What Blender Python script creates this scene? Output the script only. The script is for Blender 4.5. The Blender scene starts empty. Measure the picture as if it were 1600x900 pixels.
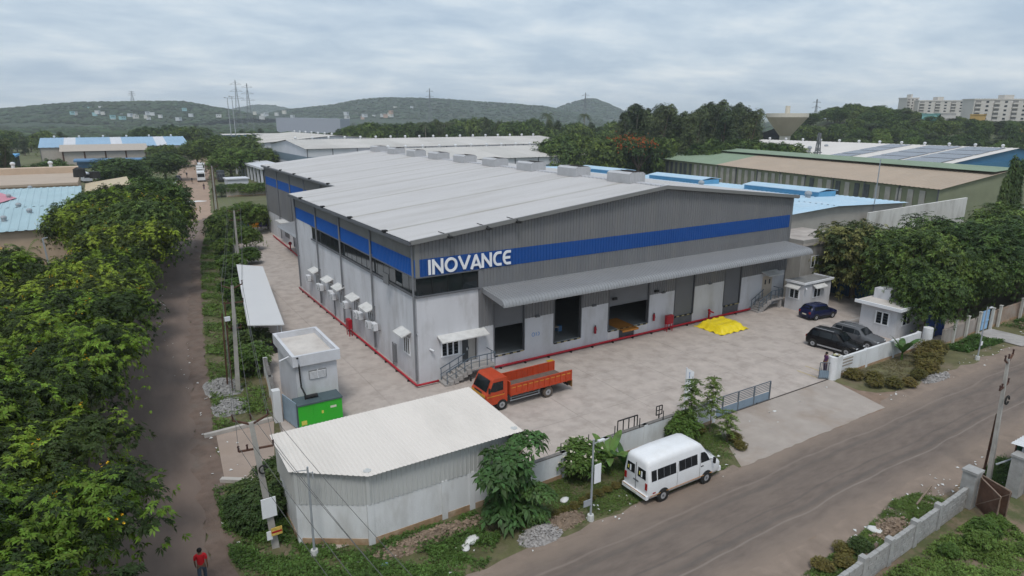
import bpy, bmesh, math, random
import numpy as np
from mathutils import Vector, Matrix
rnd = random.Random(7)
SC = bpy.context.scene
COL = SC.collection
R = math.radians
# ---------------------------------------------------------------- camera
# world axes follow the main warehouse: origin at its near corner, +X along the gable front, +Y along the long side, metres
CAM = np.array([-18.5482, -43.0870, 20.0]); YAW = .559174; PITCH = .258154; ROLL = .00139; FPX = 1009.08
def _rot(v): return np.array([v[0]*math.cos(YAW)+v[1]*math.sin(YAW), -v[0]*math.sin(YAW)+v[1]*math.cos(YAW), v[2]])
_F = np.array([0, math.cos(PITCH), -math.sin(PITCH)]); _U = np.array([0, math.sin(PITCH), math.cos(PITCH)]); _X = np.array([1., 0, 0])
FWD = _rot(_F); RGT = _rot(_X*math.cos(ROLL)+_U*math.sin(ROLL)); UPV = _rot(-_X*math.sin(ROLL)+_U*math.cos(ROLL))
cd = bpy.data.cameras.new('camera'); cam = bpy.data.objects.new('camera', cd); COL.objects.link(cam)
cd.sensor_width = 36; cd.lens = FPX/1600*36; cd.clip_start = .5; cd.clip_end = 20000
m = Matrix(((RGT[0], UPV[0], -FWD[0]), (RGT[1], UPV[1], -FWD[1]), (RGT[2], UPV[2], -FWD[2])))
cam.matrix_world = Matrix.Translation(Vector(CAM)) @ m.to_4x4()
SC.camera = cam
def far(u, v, D):            # a point of the surroundings: bearing u, elevation v, D metres out
    d = FWD + RGT*(u-800)/FPX - UPV*(v-450)/FPX
    return Vector(CAM + d*D)
# ---------------------------------------------------------------- light, sky, exposure
SC.view_settings.view_transform = 'Standard'; SC.view_settings.look = 'None'
SC.view_settings.exposure = 0.27; SC.view_settings.gamma = 1.0; SC.view_settings.use_curve_mapping = False
SUN_EL, SUN_AZ = R(60), R(215)          # azimuth measured from +Y towards +X
sd = Vector((math.sin(SUN_AZ)*math.cos(SUN_EL), math.cos(SUN_AZ)*math.cos(SUN_EL), math.sin(SUN_EL)))
sl = bpy.data.lights.new('sun', 'SUN'); sl.energy = 1.5; sl.angle = R(16); sl.color = (1, .965, .92)
so = bpy.data.objects.new('sun', sl); COL.objects.link(so); so.rotation_euler = sd.to_track_quat('Z', 'Y').to_euler()
W = bpy.data.worlds.new('World'); SC.world = W; W.use_nodes = True
nt = W.node_tree; N = nt.nodes; L = nt.links; N.clear()
def nd(t, **k):
    n = N.new(t)
    for a, b in k.items(): setattr(n, a, b)
    return n
out = nd('ShaderNodeOutputWorld'); bg = nd('ShaderNodeBackground'); bg.inputs[1].default_value = 1.0
sky = nd('ShaderNodeTexSky', sky_type='NISHITA'); sky.sun_disc = False; sky.sun_elevation = SUN_EL; sky.sun_rotation = SUN_AZ
sky.air_density = 1.3; sky.dust_density = 2.5
sk = nd('ShaderNodeVectorMath', operation='SCALE'); sk.inputs['Scale'].default_value = .085
L.new(sky.outputs[0], sk.inputs[0])
tc = nd('ShaderNodeTexCoord'); sp = nd('ShaderNodeSeparateXYZ'); L.new(tc.outputs['Generated'], sp.inputs[0])
ab = nd('ShaderNodeMath', operation='ABSOLUTE'); L.new(sp.outputs[2], ab.inputs[0])
ad = nd('ShaderNodeMath', operation='ADD'); ad.inputs[1].default_value = .16; L.new(ab.outputs[0], ad.inputs[0])
dv = nd('ShaderNodeVectorMath', operation='DIVIDE'); L.new(tc.outputs['Generated'], dv.inputs[0])
cb = nd('ShaderNodeCombineXYZ')
for i in range(3): L.new(ad.outputs[0], cb.inputs[i])
L.new(cb.outputs[0], dv.inputs[1])
mp = nd('ShaderNodeMapping'); mp.inputs['Rotation'].default_value = (0, 0, R(32)); mp.inputs['Scale'].default_value = (.75, .95, 0)
L.new(dv.outputs[0], mp.inputs[0])
n1 = nd('ShaderNodeTexNoise'); n1.inputs['Scale'].default_value = 1.5; n1.inputs['Detail'].default_value = 9; n1.inputs['Roughness'].default_value = .6; n1.inputs['Distortion'].default_value = .15
L.new(mp.outputs[0], n1.inputs['Vector'])
r1 = nd('ShaderNodeValToRGB'); e = r1.color_ramp.elements
e[0].position = .36; e[0].color = (.40, .50, .62, 1); e[1].position = .66; e[1].color = (.70, .755, .80, 1)
e.new(.5).color = (.52, .61, .705, 1)
L.new(n1.outputs['Fac'], r1.inputs[0])
mx = nd('ShaderNodeMix', data_type='RGBA'); mx.inputs['Factor'].default_value = .86
L.new(sk.outputs[0], mx.inputs[6]); L.new(r1.outputs[0], mx.inputs[7])
L.new(mx.outputs[2], bg.inputs[0]); L.new(bg.outputs[0], out.inputs[0])
SC.cycles.use_denoising = True
SC.cycles.max_bounces = 6; SC.cycles.diffuse_bounces = 3; SC.cycles.glossy_bounces = 3; SC.cycles.transmission_bounces = 4; SC.cycles.transparent_max_bounces = 8; SC.cycles.volume_bounces = 1
SC.cycles.use_adaptive_sampling = True; SC.cycles.adaptive_threshold = .02
# ---------------------------------------------------------------- materials
MATS = {}
def M(name, col=None, rough=.75, var=.12, scale=1.2, dirt=None, dscale=.25, damt=.5, bump=0, bscale=20, metal=0, coord='pos', island=0, trans=0, spec=.3, stretch=None, dramp=(.48, .68), objvar=0):
    if name in MATS: return MATS[name]
    mt = bpy.data.materials.new(name); MATS[name] = mt; mt.use_nodes = True
    t = mt.node_tree; b = t.nodes['Principled BSDF']; lk = t.links.new
    b.inputs['Roughness'].default_value = rough; b.inputs['Metallic'].default_value = metal
    b.inputs['Specular IOR Level'].default_value = spec
    if coord == 'pos': cs = t.nodes.new('ShaderNodeNewGeometry').outputs['Position']
    else: cs = t.nodes.new('ShaderNodeTexCoord').outputs['Object']
    if stretch:
        mpn = t.nodes.new('ShaderNodeMapping'); mpn.inputs['Scale'].default_value = stretch; lk(cs, mpn.inputs[0]); cs2 = mpn.outputs[0]
    else: cs2 = cs
    nz = t.nodes.new('ShaderNodeTexNoise'); nz.inputs['Scale'].default_value = scale; nz.inputs['Detail'].default_value = 5; nz.inputs['Roughness'].default_value = .6
    lk(cs2, nz.inputs['Vector'])
    mr = t.nodes.new('ShaderNodeMapRange'); mr.inputs[1].default_value = .28; mr.inputs[2].default_value = .72; lk(nz.outputs['Fac'], mr.inputs[0])
    mxx = t.nodes.new('ShaderNodeMix'); mxx.data_type = 'RGBA'; lk(mr.outputs[0], mxx.inputs['Factor'])
    mxx.inputs[6].default_value = (*[c*(1-var) for c in col], 1); mxx.inputs[7].default_value = (*[min(1, c*(1+var)) for c in col], 1)
    cur = mxx.outputs[2]
    if dirt:
        n2 = t.nodes.new('ShaderNodeTexNoise'); n2.inputs['Scale'].default_value = dscale; n2.inputs['Detail'].default_value = 8; n2.inputs['Roughness'].default_value = .65; lk(cs2, n2.inputs['Vector'])
        m2 = t.nodes.new('ShaderNodeMapRange'); m2.inputs[1].default_value = dramp[0]; m2.inputs[2].default_value = dramp[1]; m2.inputs[4].default_value = damt; lk(n2.outputs['Fac'], m2.inputs[0])
        m3 = t.nodes.new('ShaderNodeMix'); m3.data_type = 'RGBA'; lk(m2.outputs[0], m3.inputs['Factor']); lk(cur, m3.inputs[6]); m3.inputs[7].default_value = (*dirt, 1); cur = m3.outputs[2]
    if objvar:
        oi = t.nodes.new('ShaderNodeObjectInfo'); h0 = t.nodes.new('ShaderNodeHueSaturation'); q0 = t.nodes.new('ShaderNodeMapRange'); q0.inputs[3].default_value = 1-objvar; q0.inputs[4].default_value = 1+objvar; lk(oi.outputs['Random'], q0.inputs[0]); lk(q0.outputs[0], h0.inputs['Value']); q1 = t.nodes.new('ShaderNodeMapRange'); q1.inputs[3].default_value = .515; q1.inputs[4].default_value = .48; lk(oi.outputs['Random'], q1.inputs[0]); lk(q1.outputs[0], h0.inputs['Hue']); lk(cur, h0.inputs['Color']); cur = h0.outputs[0]
    if island:
        ge = t.nodes.new('ShaderNodeNewGeometry'); hs = t.nodes.new('ShaderNodeHueSaturation')
        a = t.nodes.new('ShaderNodeMapRange'); a.inputs[3].default_value = 1-island; a.inputs[4].default_value = 1+island; lk(ge.outputs['Random Per Island'], a.inputs[0]); lk(a.outputs[0], hs.inputs['Value'])
        h = t.nodes.new('ShaderNodeMapRange'); h.inputs[3].default_value = .485; h.inputs[4].default_value = .515; lk(ge.outputs['Random Per Island'], h.inputs[0]); lk(h.outputs[0], hs.inputs['Hue'])
        lk(cur, hs.inputs['Color']); cur = hs.outputs[0]
    lk(cur, b.inputs['Base Color'])
    if bump:
        n3 = t.nodes.new('ShaderNodeTexNoise'); n3.inputs['Scale'].default_value = bscale; n3.inputs['Detail'].default_value = 4; lk(cs, n3.inputs['Vector'])
        bp = t.nodes.new('ShaderNodeBump'); bp.inputs['Strength'].default_value = bump; bp.inputs['Distance'].default_value = .05; lk(n3.outputs['Fac'], bp.inputs['Height']); lk(bp.outputs[0], b.inputs['Normal'])
    if trans:
        tr = t.nodes.new('ShaderNodeBsdfTranslucent'); lk(cur, tr.inputs[0]); ms = t.nodes.new('ShaderNodeMixShader'); ms.inputs[0].default_value = trans
        lk(b.outputs[0], ms.inputs[1]); lk(tr.outputs[0], ms.inputs[2]); lk(ms.outputs[0], t.nodes['Material Output'].inputs[0])
    return mt
# ---------------------------------------------------------------- mesh builder and scene-tree helpers
OFF = {}
class MB:
    def __init__(s): s.v = []; s.f = []
    def poly(s, *p):
        b = len(s.v); s.v += [tuple(q) for q in p]; s.f.append(tuple(range(b, b+len(p)))); return s
    def box(s, x0, x1, y0, y1, z0, z1):
        b = len(s.v)
        s.v += [(x0,y0,z0),(x1,y0,z0),(x1,y1,z0),(x0,y1,z0),(x0,y0,z1),(x1,y0,z1),(x1,y1,z1),(x0,y1,z1)]
        s.f += [tuple(b+i for i in q) for q in ((0,3,2,1),(4,5,6,7),(0,1,5,4),(1,2,6,5),(2,3,7,6),(3,0,4,7))]; return s
    def bar(s, p, q, w, h=None, up=(0,0,1)):
        p = Vector(p); q = Vector(q); h = h or w; d = (q-p).normalized(); u = Vector(up)
        if abs(d.dot(u)) > .98: u = Vector((1,0,0))
        a = d.cross(u).normalized()*w/2; c = a.cross(d).normalized()*h/2; b = len(s.v)
        for e in (p, q): s.v += [tuple(e+a+c), tuple(e-a+c), tuple(e-a-c), tuple(e+a-c)]
        s.f += [tuple(b+i for i in k) for k in ((0,1,2,3),(7,6,5,4),(0,4,5,1),(1,5,6,2),(2,6,7,3),(3,7,4,0))]; return s
    def cyl(s, p, q, r, r2=None, n=10, cap=True):
        p = Vector(p); q = Vector(q); r2 = r if r2 is None else r2; d = (q-p).normalized(); u = Vector((0,0,1)) if abs(d.z) < .95 else Vector((1,0,0))
        a = d.cross(u).normalized(); c = a.cross(d); b = len(s.v)
        for e, rr in ((p, r), (q, r2)):
            for i in range(n):
                t = 2*math.pi*i/n; s.v.append(tuple(e+(a*math.cos(t)+c*math.sin(t))*rr))
        for i in range(n):
            j = (i+1) % n; s.f.append((b+i, b+n+i, b+n+j, b+j))
        if cap: s.f.append(tuple(b+i for i in range(n))); s.f.append(tuple(b+n+n-1-i for i in range(n)))
        return s
    def tube(s, pts, r, n=6):
        for i in range(len(pts)-1): s.cyl(pts[i], pts[i+1], r, r, n)
        return s
    def prism(s, poly, z0, z1):
        n = len(poly); b = len(s.v)
        s.v += [(x,y,z0) for x,y in poly]+[(x,y,z1) for x,y in poly]
        s.f.append(tuple(b+n-1-i for i in range(n))); s.f.append(tuple(b+n+i for i in range(n)))
        for i in range(n): j = (i+1) % n; s.f.append((b+i, b+j, b+n+j, b+n+i))
        return s
    def sweep(s, prof, axis, lo, hi, cap=True):      # closed profile of (a,b) extruded along axis; 'x': (y,z)  'y': (x,z)
        n = len(prof); b = len(s.v)
        for e in (lo, hi):
            for a, c in prof: s.v.append((e,a,c) if axis == 'x' else (a,e,c) if axis == 'y' else (a,c,e))
        for i in range(n): j = (i+1) % n; s.f.append((b+i, b+j, b+n+j, b+n+i))
        if cap: s.f.append(tuple(b+n-1-i for i in range(n))); s.f.append(tuple(b+n+i for i in range(n)))
        return s
    def ribs(s, O, U, V, Nn, u0, u1, pitch, depth, lo, hi):   # trapezoid sheet; lo/hi: v as functions of u
        O, U, V, Nn = map(Vector, (O, U, V, Nn)); us = []
        k = max(1, round((u1-u0)/pitch)); pt = (u1-u0)/k
        for i in range(k):
            a = u0+i*pt; us += [(a, 0), (a+pt*.58, 0), (a+pt*.68, 1), (a+pt*.9, 1)]
        us.append((u1, 0)); b = len(s.v)
        lo = lo if callable(lo) else (lambda u, c=lo: c); hi = hi if callable(hi) else (lambda u, c=hi: c)
        for u, o in us: s.v.append(tuple(O+U*u+V*lo(u)+Nn*depth*o)); s.v.append(tuple(O+U*u+V*hi(u)+Nn*depth*o))
        for i in range(len(us)-1): s.f.append((b+2*i, b+2*i+2, b+2*i+3, b+2*i+1))
        return s
    def ball(s, c, r, n=8, m=6, sz=1, jit=0, rg=rnd):
        b = len(s.v); c = Vector(c)
        for i in range(m+1):
            ph = math.pi*i/m
            for j in range(n):
                th = 2*math.pi*j/n; k = r*(1+jit*(rg.random()-.5)*2)
                s.v.append((c.x+k*math.sin(ph)*math.cos(th), c.y+k*math.sin(ph)*math.sin(th), c.z+k*math.cos(ph)*sz))
        for i in range(m):
            for j in range(n): s.f.append((b+i*n+j, b+(i+1)*n+j, b+(i+1)*n+(j+1) % n, b+i*n+(j+1) % n))
        return s
    def loft(s, secs, closed=True, cap=True):
        n = len(secs[0]); b = len(s.v)
        for q in secs: s.v += [tuple(p) for p in q]
        for i in range(len(secs)-1):
            for j in range(n if closed else n-1):
                k = (j+1) % n; s.f.append((b+i*n+j, b+(i+1)*n+j, b+(i+1)*n+k, b+i*n+k))
        if cap: s.f.append(tuple(b+n-1-j for j in range(n))); s.f.append(tuple(b+(len(secs)-1)*n+j for j in range(n)))
        return s
    def mesh(s, name, mat, smooth=False, off=None):
        me = bpy.data.meshes.new(name); v = s.v
        if off is not None: v = [(a-off[0], b-off[1], c-off[2]) for a, b, c in v]
        me.from_pydata(v, [], s.f); me.materials.append(mat)
        if smooth: me.shade_smooth()
        return me
    def build(s, name, mat, parent=None, smooth=False, fix=True):
        off = OFF.get(parent) if parent else None
        me = s.mesh(name, mat, smooth, off)
        if fix:
            bm = bmesh.new(); bm.from_mesh(me); bmesh.ops.recalc_face_normals(bm, faces=bm.faces); bm.to_mesh(me); bm.free()
        return link(name, me, parent)
def link(name, me, parent=None, loc=None, rz=0):
    o = bpy.data.objects.new(name, me); COL.objects.link(o)
    if parent: o.parent = parent; OFF[o] = OFF.get(parent)
    if loc is not None: o.location = loc
    if rz: o.rotation_euler.z = rz
    return o
def tag(o, label=None, cat=None, group=None, kind=None):
    for k, v in (('label', label), ('category', cat), ('group', group), ('kind', kind)):
        if v: o[k] = v
    return o
def thing(name, label, cat, loc=(0,0,0), rz=0, group=None, local=False):
    o = bpy.data.objects.new(name, None); COL.objects.link(o); o.location = loc; o.rotation_euler.z = rz; o.empty_display_size = .2
    OFF[o] = None if local else tuple(loc)
    return tag(o, label, cat, group)
def struct(name, mb, mat, label=None, smooth=False):
    o = mb.build(name, mat, None, smooth, fix=False); o['kind'] = 'structure'
    if label: o['label'] = label
    return o
def copy_tree(o, parent=None):
    c = o.copy(); COL.objects.link(c); c.parent = parent
    for ch in list(o.children): copy_tree(ch, c)
    return c
def fast_mesh(name, V, F, mats, mi=None):         # V (n,3), F (m,k) numpy
    me = bpy.data.meshes.new(name); n, k = F.shape
    me.vertices.add(len(V)); me.vertices.foreach_set('co', np.asarray(V, np.float32).ravel())
    me.loops.add(n*k); me.loops.foreach_set('vertex_index', F.astype(np.int32).ravel())
    me.polygons.add(n); me.polygons.foreach_set('loop_start', np.arange(0, n*k, k, dtype=np.int32))
    for q in (mats if isinstance(mats, (list, tuple)) else [mats]): me.materials.append(q)
    if mi is not None: me.polygons.foreach_set('material_index', mi.astype(np.int32))
    me.update(); me.validate(); return me
# ================================================================ setting
concrete = M('yard_concrete', (.425,.37,.332), .85, .13, .9, dirt=(.29,.248,.218), dscale=.7, damt=.7, bump=.15, bscale=30)
asphalt = M('dusty_asphalt', (.155,.124,.105), .9, .18, 2.2, dirt=(.20,.16,.132), dscale=.5, damt=.7, bump=.35, bscale=40, stretch=(.35,1.2,1))
def road_mat(mt, mid, half, base_dust, tracks):      # dust blown to the road edges and worn wheel tracks along it
    t = mt.node_tree; lk = t.links.new; b = t.nodes['Principled BSDF']; cur = b.inputs['Base Color'].links[0].from_socket
    ge = t.nodes.new('ShaderNodeNewGeometry'); se = t.nodes.new('ShaderNodeSeparateXYZ'); lk(ge.outputs['Position'], se.inputs[0])
    def mth(op, a, b_=None):
        n = t.nodes.new('ShaderNodeMath'); n.operation = op
        for i, q in enumerate((a, b_)):
            if q is None: continue
            if isinstance(q, (int, float)): n.inputs[i].default_value = q
            else: lk(q, n.inputs[i])
        return n.outputs[0]
    def noise(sc, st, det=6):
        m_ = t.nodes.new('ShaderNodeMapping'); m_.inputs['Scale'].default_value = st; lk(ge.outputs['Position'], m_.inputs[0]); n = t.nodes.new('ShaderNodeTexNoise'); n.inputs['Scale'].default_value = sc; n.inputs['Detail'].default_value = det; n.inputs['Roughness'].default_value = .7; lk(m_.outputs[0], n.inputs['Vector']); return n.outputs['Fac']
    def mixin(fac, col):
        nonlocal cur
        m_ = t.nodes.new('ShaderNodeMix'); m_.data_type = 'RGBA'; lk(fac, m_.inputs['Factor']); lk(cur, m_.inputs[6]); m_.inputs[7].default_value = (*col, 1); cur = m_.outputs[2]
    d = mth('ABSOLUTE', mth('SUBTRACT', se.outputs[1], mid)); e_ = mth('ADD', d, mth('MULTIPLY', mth('SUBTRACT', noise(.55, (.5,1,1), 8), .5), 2.6))
    mr = t.nodes.new('ShaderNodeMapRange'); mr.interpolation_type = 'SMOOTHSTEP'; mr.inputs[1].default_value = half-1.5; mr.inputs[2].default_value = half+.15; mr.inputs[4].default_value = .9; lk(e_, mr.inputs[0]); mixin(mr.outputs[0], base_dust)
    wob = mth('MULTIPLY', mth('SUBTRACT', noise(.12, (1,.2,1), 2), .5), .8)
    for yy, w, col, am in tracks:
        dd_ = mth('ABSOLUTE', mth('SUBTRACT', mth('ADD', se.outputs[1], wob), yy)); r_ = t.nodes.new('ShaderNodeMapRange'); r_.inputs[1].default_value = w; r_.inputs[2].default_value = w*.3; r_.inputs[3].default_value = 0; r_.inputs[4].default_value = am; lk(dd_, r_.inputs[0]); mixin(mth('MULTIPLY', r_.outputs[0], noise(.8, (.25,1,1))), col)
    pz = t.nodes.new('ShaderNodeMapRange'); pz.inputs[1].default_value = .66; pz.inputs[2].default_value = .74; pz.inputs[4].default_value = .55; lk(noise(.35, (.6,1,1), 9), pz.inputs[0]); mixin(pz.outputs[0], tuple(q*1.35 for q in base_dust))
    lk(cur, b.inputs['Base Color'])
asphalt2 = M('dark_asphalt', (.165,.125,.104), .9, .14, .7, dirt=(.21,.157,.13), dscale=.3, damt=.6, bump=.25, bscale=40, stretch=(1.2,.3,1))
dirt_m = M('red_dirt', (.22,.155,.115), .95, .22, 1.4, dirt=(.27,.22,.18), dscale=.6, damt=.6, bump=.5, bscale=14)
dirt_road_m = M('dirt_road', (.33,.235,.175), .95, .15, .5, dirt=(.26,.19,.15), dscale=.12, damt=.5, bump=.3, bscale=8)
verge_m = M('verge_soil', (.10,.10,.045), .95, .35, 1.1, dirt=(.19,.15,.105), dscale=.45, damt=.9, bump=.6, bscale=10)
ground_m = M('open_ground', (.105,.115,.05), .95, .35, .03, dirt=(.20,.165,.115), dscale=.02, damt=.8, bump=.3, bscale=2)
struct('ground', MB().poly((-5000,-3000,-.12),(6000,-3000,-.12),(6000,6000,-.12),(-5000,6000,-.12)), ground_m)
struct('bare_soil', MB().poly((-13.5,-28.6,-.0195),(130,-28.6,-.0195),(130,-15.9,-.0195),(-13.5,-15.9,-.0195)), dirt_m)
def jag(pts, amp, step=1.0, seed=1):
    rg = random.Random(seed); o = []
    for i in range(len(pts)-1):
        a = Vector((*pts[i], 0)); b = Vector((*pts[i+1], 0)); n = max(1, int((b-a).length/step)); d = (b-a).normalized(); p = Vector((-d.y, d.x, 0))
        for k in range(n):
            q = a+(b-a)*(k/n)+p*rg.uniform(-amp, amp); o.append((q.x, q.y))
    o.append(pts[-1]); return o
def lerp_pts(pts, y):
    for (x0, y0), (x1, y1) in zip(pts, pts[1:]):
        if y <= y1 or (x1, y1) == pts[-1]: return x0+(x1-x0)*(y-y0)/(y1-y0)
def sheet(name, edge_a, edge_b, z, mat, label=None):       # a strip between two polylines
    import mathutils.geometry as mg
    pts = [Vector((*p, z)) for p in edge_a]+[Vector((*p, z)) for p in reversed(edge_b)]
    tri = mg.tessellate_polygon([pts]); mb = MB(); mb.v = [tuple(p) for p in pts]
    for t in tri:
        a, b, c = (pts[i] for i in t)
        mb.f.append(tuple(t) if (b-a).cross(c-a).z > 0 else tuple(reversed(t)))
    return struct(name, mb, mat, label)
RR = [(-16.1,-40),(-16.0,-14.5),(-15.5,-7.1),(-14.7,2.8),(-13.2,18.7),(-8.2,61.4),(0,112.2),(9.5,195.4),(21.2,279),(40,420)]   # right edge of the side road
def rr(y): return lerp_pts(RR, y)
def wall_x(y): return -10.55+.1235*y                        # the compound's left wall
ys = [-70]+list(range(-40, 104, 4))
sheet('side_road', jag([(rr(max(y,-40))-6.6, y) for y in ys], .12, 2, 3), jag([(rr(max(y,-40))-.75, y) for y in ys], .16, .7, 4), -.03, asphalt2)
ys2 = list(range(100, 421, 8))
sheet('dirt_road', jag([(rr(y)-7.5-(y-100)*.012, y) for y in ys2], .4, 2, 5), jag([(rr(y)+.4+(y-100)*.01, y) for y in ys2], .4, 2, 6), -.026, dirt_road_m)
sheet('dirt_shoulder', jag([(rr(y)-1.0, y) for y in range(-18, 104, 4)], .3, .7, 7), jag([(rr(y)+.35, y) for y in range(-18, 104, 4)], .2, .7, 8), -.022, M('shoulder_dirt', (.155,.112,.09), .95, .25, 1.3, dirt=(.17,.145,.125), dscale=.7, damt=.6, bump=.5, bscale=14))
sheet('verge', jag([(rr(y)+.15, y) for y in range(-14, 100, 4)], .2, .8, 9), [(wall_x(y)-.05, y) for y in range(-14, 100, 4)], -.034, verge_m)
road_mat(asphalt, -24.4, 3.2, (.24,.187,.15), [(-25.6,.22,(.10,.088,.08),.9),(-25.95,.08,(.28,.235,.2),.9),(-24.9,.10,(.095,.082,.075),.8),(-23.2,.25,(.10,.088,.08),.7),(-22.6,.1,(.27,.22,.185),.7)])
sheet('road', jag([(-60,-27.7),(130,-27.7)], .25, 1.1, 11), jag([(-60,-21.2),(130,-21.2)], .16, .9, 12), -.014, asphalt)
sheet('road_shoulder', jag([(26.2,-21.4),(45,-21.3),(130,-21.3)], .12, .4, 13), jag([(26.2,-20.7),(33,-20.2),(45,-20.3),(130,-20)], .35, 1.2, 14), -.0098, M('shoulder_dust', (.235,.183,.147), .95, .2, .9, dirt=(.205,.16,.128), dscale=.5, damt=.6, bump=.4, bscale=14))
sheet('road_shoulder', jag([(-8,-29.2),(20,-29.0),(26,-30),(33,-29.5),(130,-29.5)], .3, 1.0, 15), jag([(-8,-27.55),(12,-27.5),(17,-27.4),(25,-27.5),(130,-27.5)], .1, .4, 16), -.0095, M('shoulder_dust'))
sheet('road_shoulder', jag([(-16,-21.35),(11,-21.3)], .08, .4, 17), jag([(-16,-21.0),(11,-20.8)], .22, .9, 18), -.0093, M('shoulder_dust'))
sheet('front_verge', [(-16,-14.2),(-15.4,-17.5),(-13.6,-20),(-10.5,-21.15),(11.2,-21.2)], [(-10.4,-13.9),(-10.4,-15.8),(14.6,-15.8),(14.6,-16.4)], -.010, verge_m)
sheet('right_verge', jag([(27.9,-18.6),(28.6,-19.6),(31,-20.4),(36,-21),(60,-20.8),(110,-20.8)], .2, 1, 19), [(27.9,-15.9),(110,-15.9)], -.0105, M('verge_dry', (.12,.115,.055), .95, .3, 1, dirt=(.21,.165,.12), dscale=.35, damt=.9, bump=.6, bscale=10))
sheet('near_verge', [(-40,-80),(90,-80)], jag([(-40,-28.6),(10,-28.6),(16,-27.4),(19,-28),(30,-28.4),(90,-28.4)], .3, 1, 21), -.0183, M('near_soil', (.20,.15,.105), .95, .25, .9, dirt=(.085,.10,.04), dscale=.28, damt=.95, bump=.6, bscale=9, dramp=(.5, .6)))
sheet('gate_apron', jag([(11.2,-21.25),(26.6,-21.25)], .06, .5, 22), [(14.6,-16.02),(28.1,-16.02)], -.002, M('apron_concrete', (.35,.305,.27), .88, .12, .8, dirt=(.27,.21,.165), dscale=.3, damt=.7, bump=.2, bscale=25))
sheet('side_pad', [(-15.0,-6.3),(-14.6,-.6)], [(-12.55,-7.9),(-10.95,-.4)], -.0045, M('pad_concrete', (.34,.27,.225), .88, .12, .8, dirt=(.25,.19,.15), dscale=.4, damt=.6, bump=.2, bscale=25))
kb = MB().bar((-15.3,-.45,.06),(-11,-.2,.06), .28, .3).bar((-15.2,-6.6,.05),(-12.4,-8.6,.05), .3, .25); struct('kerb', kb, M('kerb_concrete', (.45,.42,.39), .9, .15, 2))
# ---- the concrete yard, cast in slabs
def clip(poly, a, b, c):             # keep a*x+b*y+c >= 0
    o = []
    for i in range(len(poly)):
        p, q = poly[i], poly[(i+1) % len(poly)]; dp = a*p[0]+b*p[1]+c; dq = a*q[0]+b*q[1]+c
        if dp >= 0: o.append(p)
        if dp*dq < 0: t = dp/(dp-dq); o.append((p[0]+(q[0]-p[0])*t, p[1]+(q[1]-p[1])*t))
    return o
yard = struct('concrete_yard', MB().poly((-12.6,-16.0,-.0085),(52,-16.0,-.0085),(52,90,-.0085),(.4,90,-.0085)), M('joint_filler', (.21,.185,.165), .95))
S = 5.2; slab_mesh = None; g_ = .010
for ix in range(-3, 11):
    for iy in range(0, 21):
        x0, x1, y0, y1 = ix*S+2, ix*S+S+2, -16+iy*S, -16+iy*S+S
        if x0 > .5 and x1 < 43.8 and y0 > .5 and y1 < 34: continue
        if x0 > 7 and x1 < 43.8 and y1 < 76 and y0 > 33: continue
        if y0 > 88 or x0 > 50 or (x0 > 46 and y0 > 0): continue
        q = clip([(x0+g_,y0+g_),(x1-g_,y0+g_),(x1-g_,y1-g_),(x0+g_,y1-g_)], 1, -.1235, 10.5)
        if len(q) < 3: continue
        whole = len(q) == 4 and abs(q[0][0]-x0) < .02 and abs(q[3][0]-x0) < .02
        if whole:
            if slab_mesh is None:
                h = S/2-g_; slab_mesh = MB().box(-h,h,-h,h,-.15,0).mesh('slab', concrete)
            link('slab', slab_mesh, yard, (x0+S/2, y0+S/2, 0))
        else: MB().prism(q, -.15, 0).build('slab', concrete, yard)
# ---- hills
def hill(name, pts, width, mat, seed, rough=3, label=None, nx=70, ny=26):     # pts: ridge crest (x,y,z); gaussian flanks
    rg = np.random.RandomState(seed); P = np.array([tuple(p) for p in pts], float)
    d = np.linalg.norm(np.diff(P[:, :2], axis=0), axis=1); s = np.r_[0, np.cumsum(d)]; ss = np.linspace(0, s[-1], nx)
    cx, cy, cz = (np.interp(ss, s, P[:, i]) for i in range(3))
    k = np.array([.25,.5,.25])
    for _ in range(3): cz = np.r_[cz[0], np.convolve(cz, k, 'valid'), cz[-1]]
    tx, ty = np.gradient(cx), np.gradient(cy); ln = np.hypot(tx, ty); px, py = -ty/ln, tx/ln
    V = []
    for j in range(ny):
        o = (j/(ny-1)-.5)*2*width*1.7
        z = cz*math.exp(-(o/width)**2*1.6) - 1 + rg.randn(nx)*rough*.35*math.exp(-(o/width)**2)
        V += list(zip(cx+px*o, cy+py*o, z))
    F = [(j*nx+i, j*nx+i+1, (j+1)*nx+i+1, (j+1)*nx+i) for j in range(ny-1) for i in range(nx-1)]
    mb = MB(); mb.v = V; mb.f = F
    return struct(name, mb, mat, label, smooth=True)
hill_m = M('hill_scrub', (.034,.052,.028), .95, .45, .05, dirt=(.07,.062,.042), dscale=.012, damt=.6)
def crest(D, uv): return [far(u, v, D) for u, v in uv]
HL = crest(1500, [(-60,186),(-10,182),(40,174),(80,167),(120,163),(150,161),(205,161),(240,160),(285,160),(310,164),(345,171),(375,175),(410,184)])
HM = crest(2200, [(400,185),(450,173),(490,168),(530,164),(560,157),(600,153.5),(650,154),(700,156),(740,159),(800,163),(850,167),(880,173),(930,183)])
HC = crest(2700, [(855,184),(870,170),(890,161),(915,155),(930,155),(950,163),(975,174),(1000,184)])
HF = crest(3400, [(330,184),(380,168),(405,164),(430,165),(455,171),(500,184)])
hill('hill', HL, 420, hill_m, 1, label='low scrub covered hill with houses on its flank'); hill('hill', HM, 520, hill_m, 2, 3, label='long flat topped green hill on the horizon')
hill('hill', HC, 420, hill_m, 3, 2, label='rounded cone shaped hill on the horizon'); hill('hill', HF, 500, hill_m, 4, 2, label='small distant hill behind the pylons')
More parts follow.
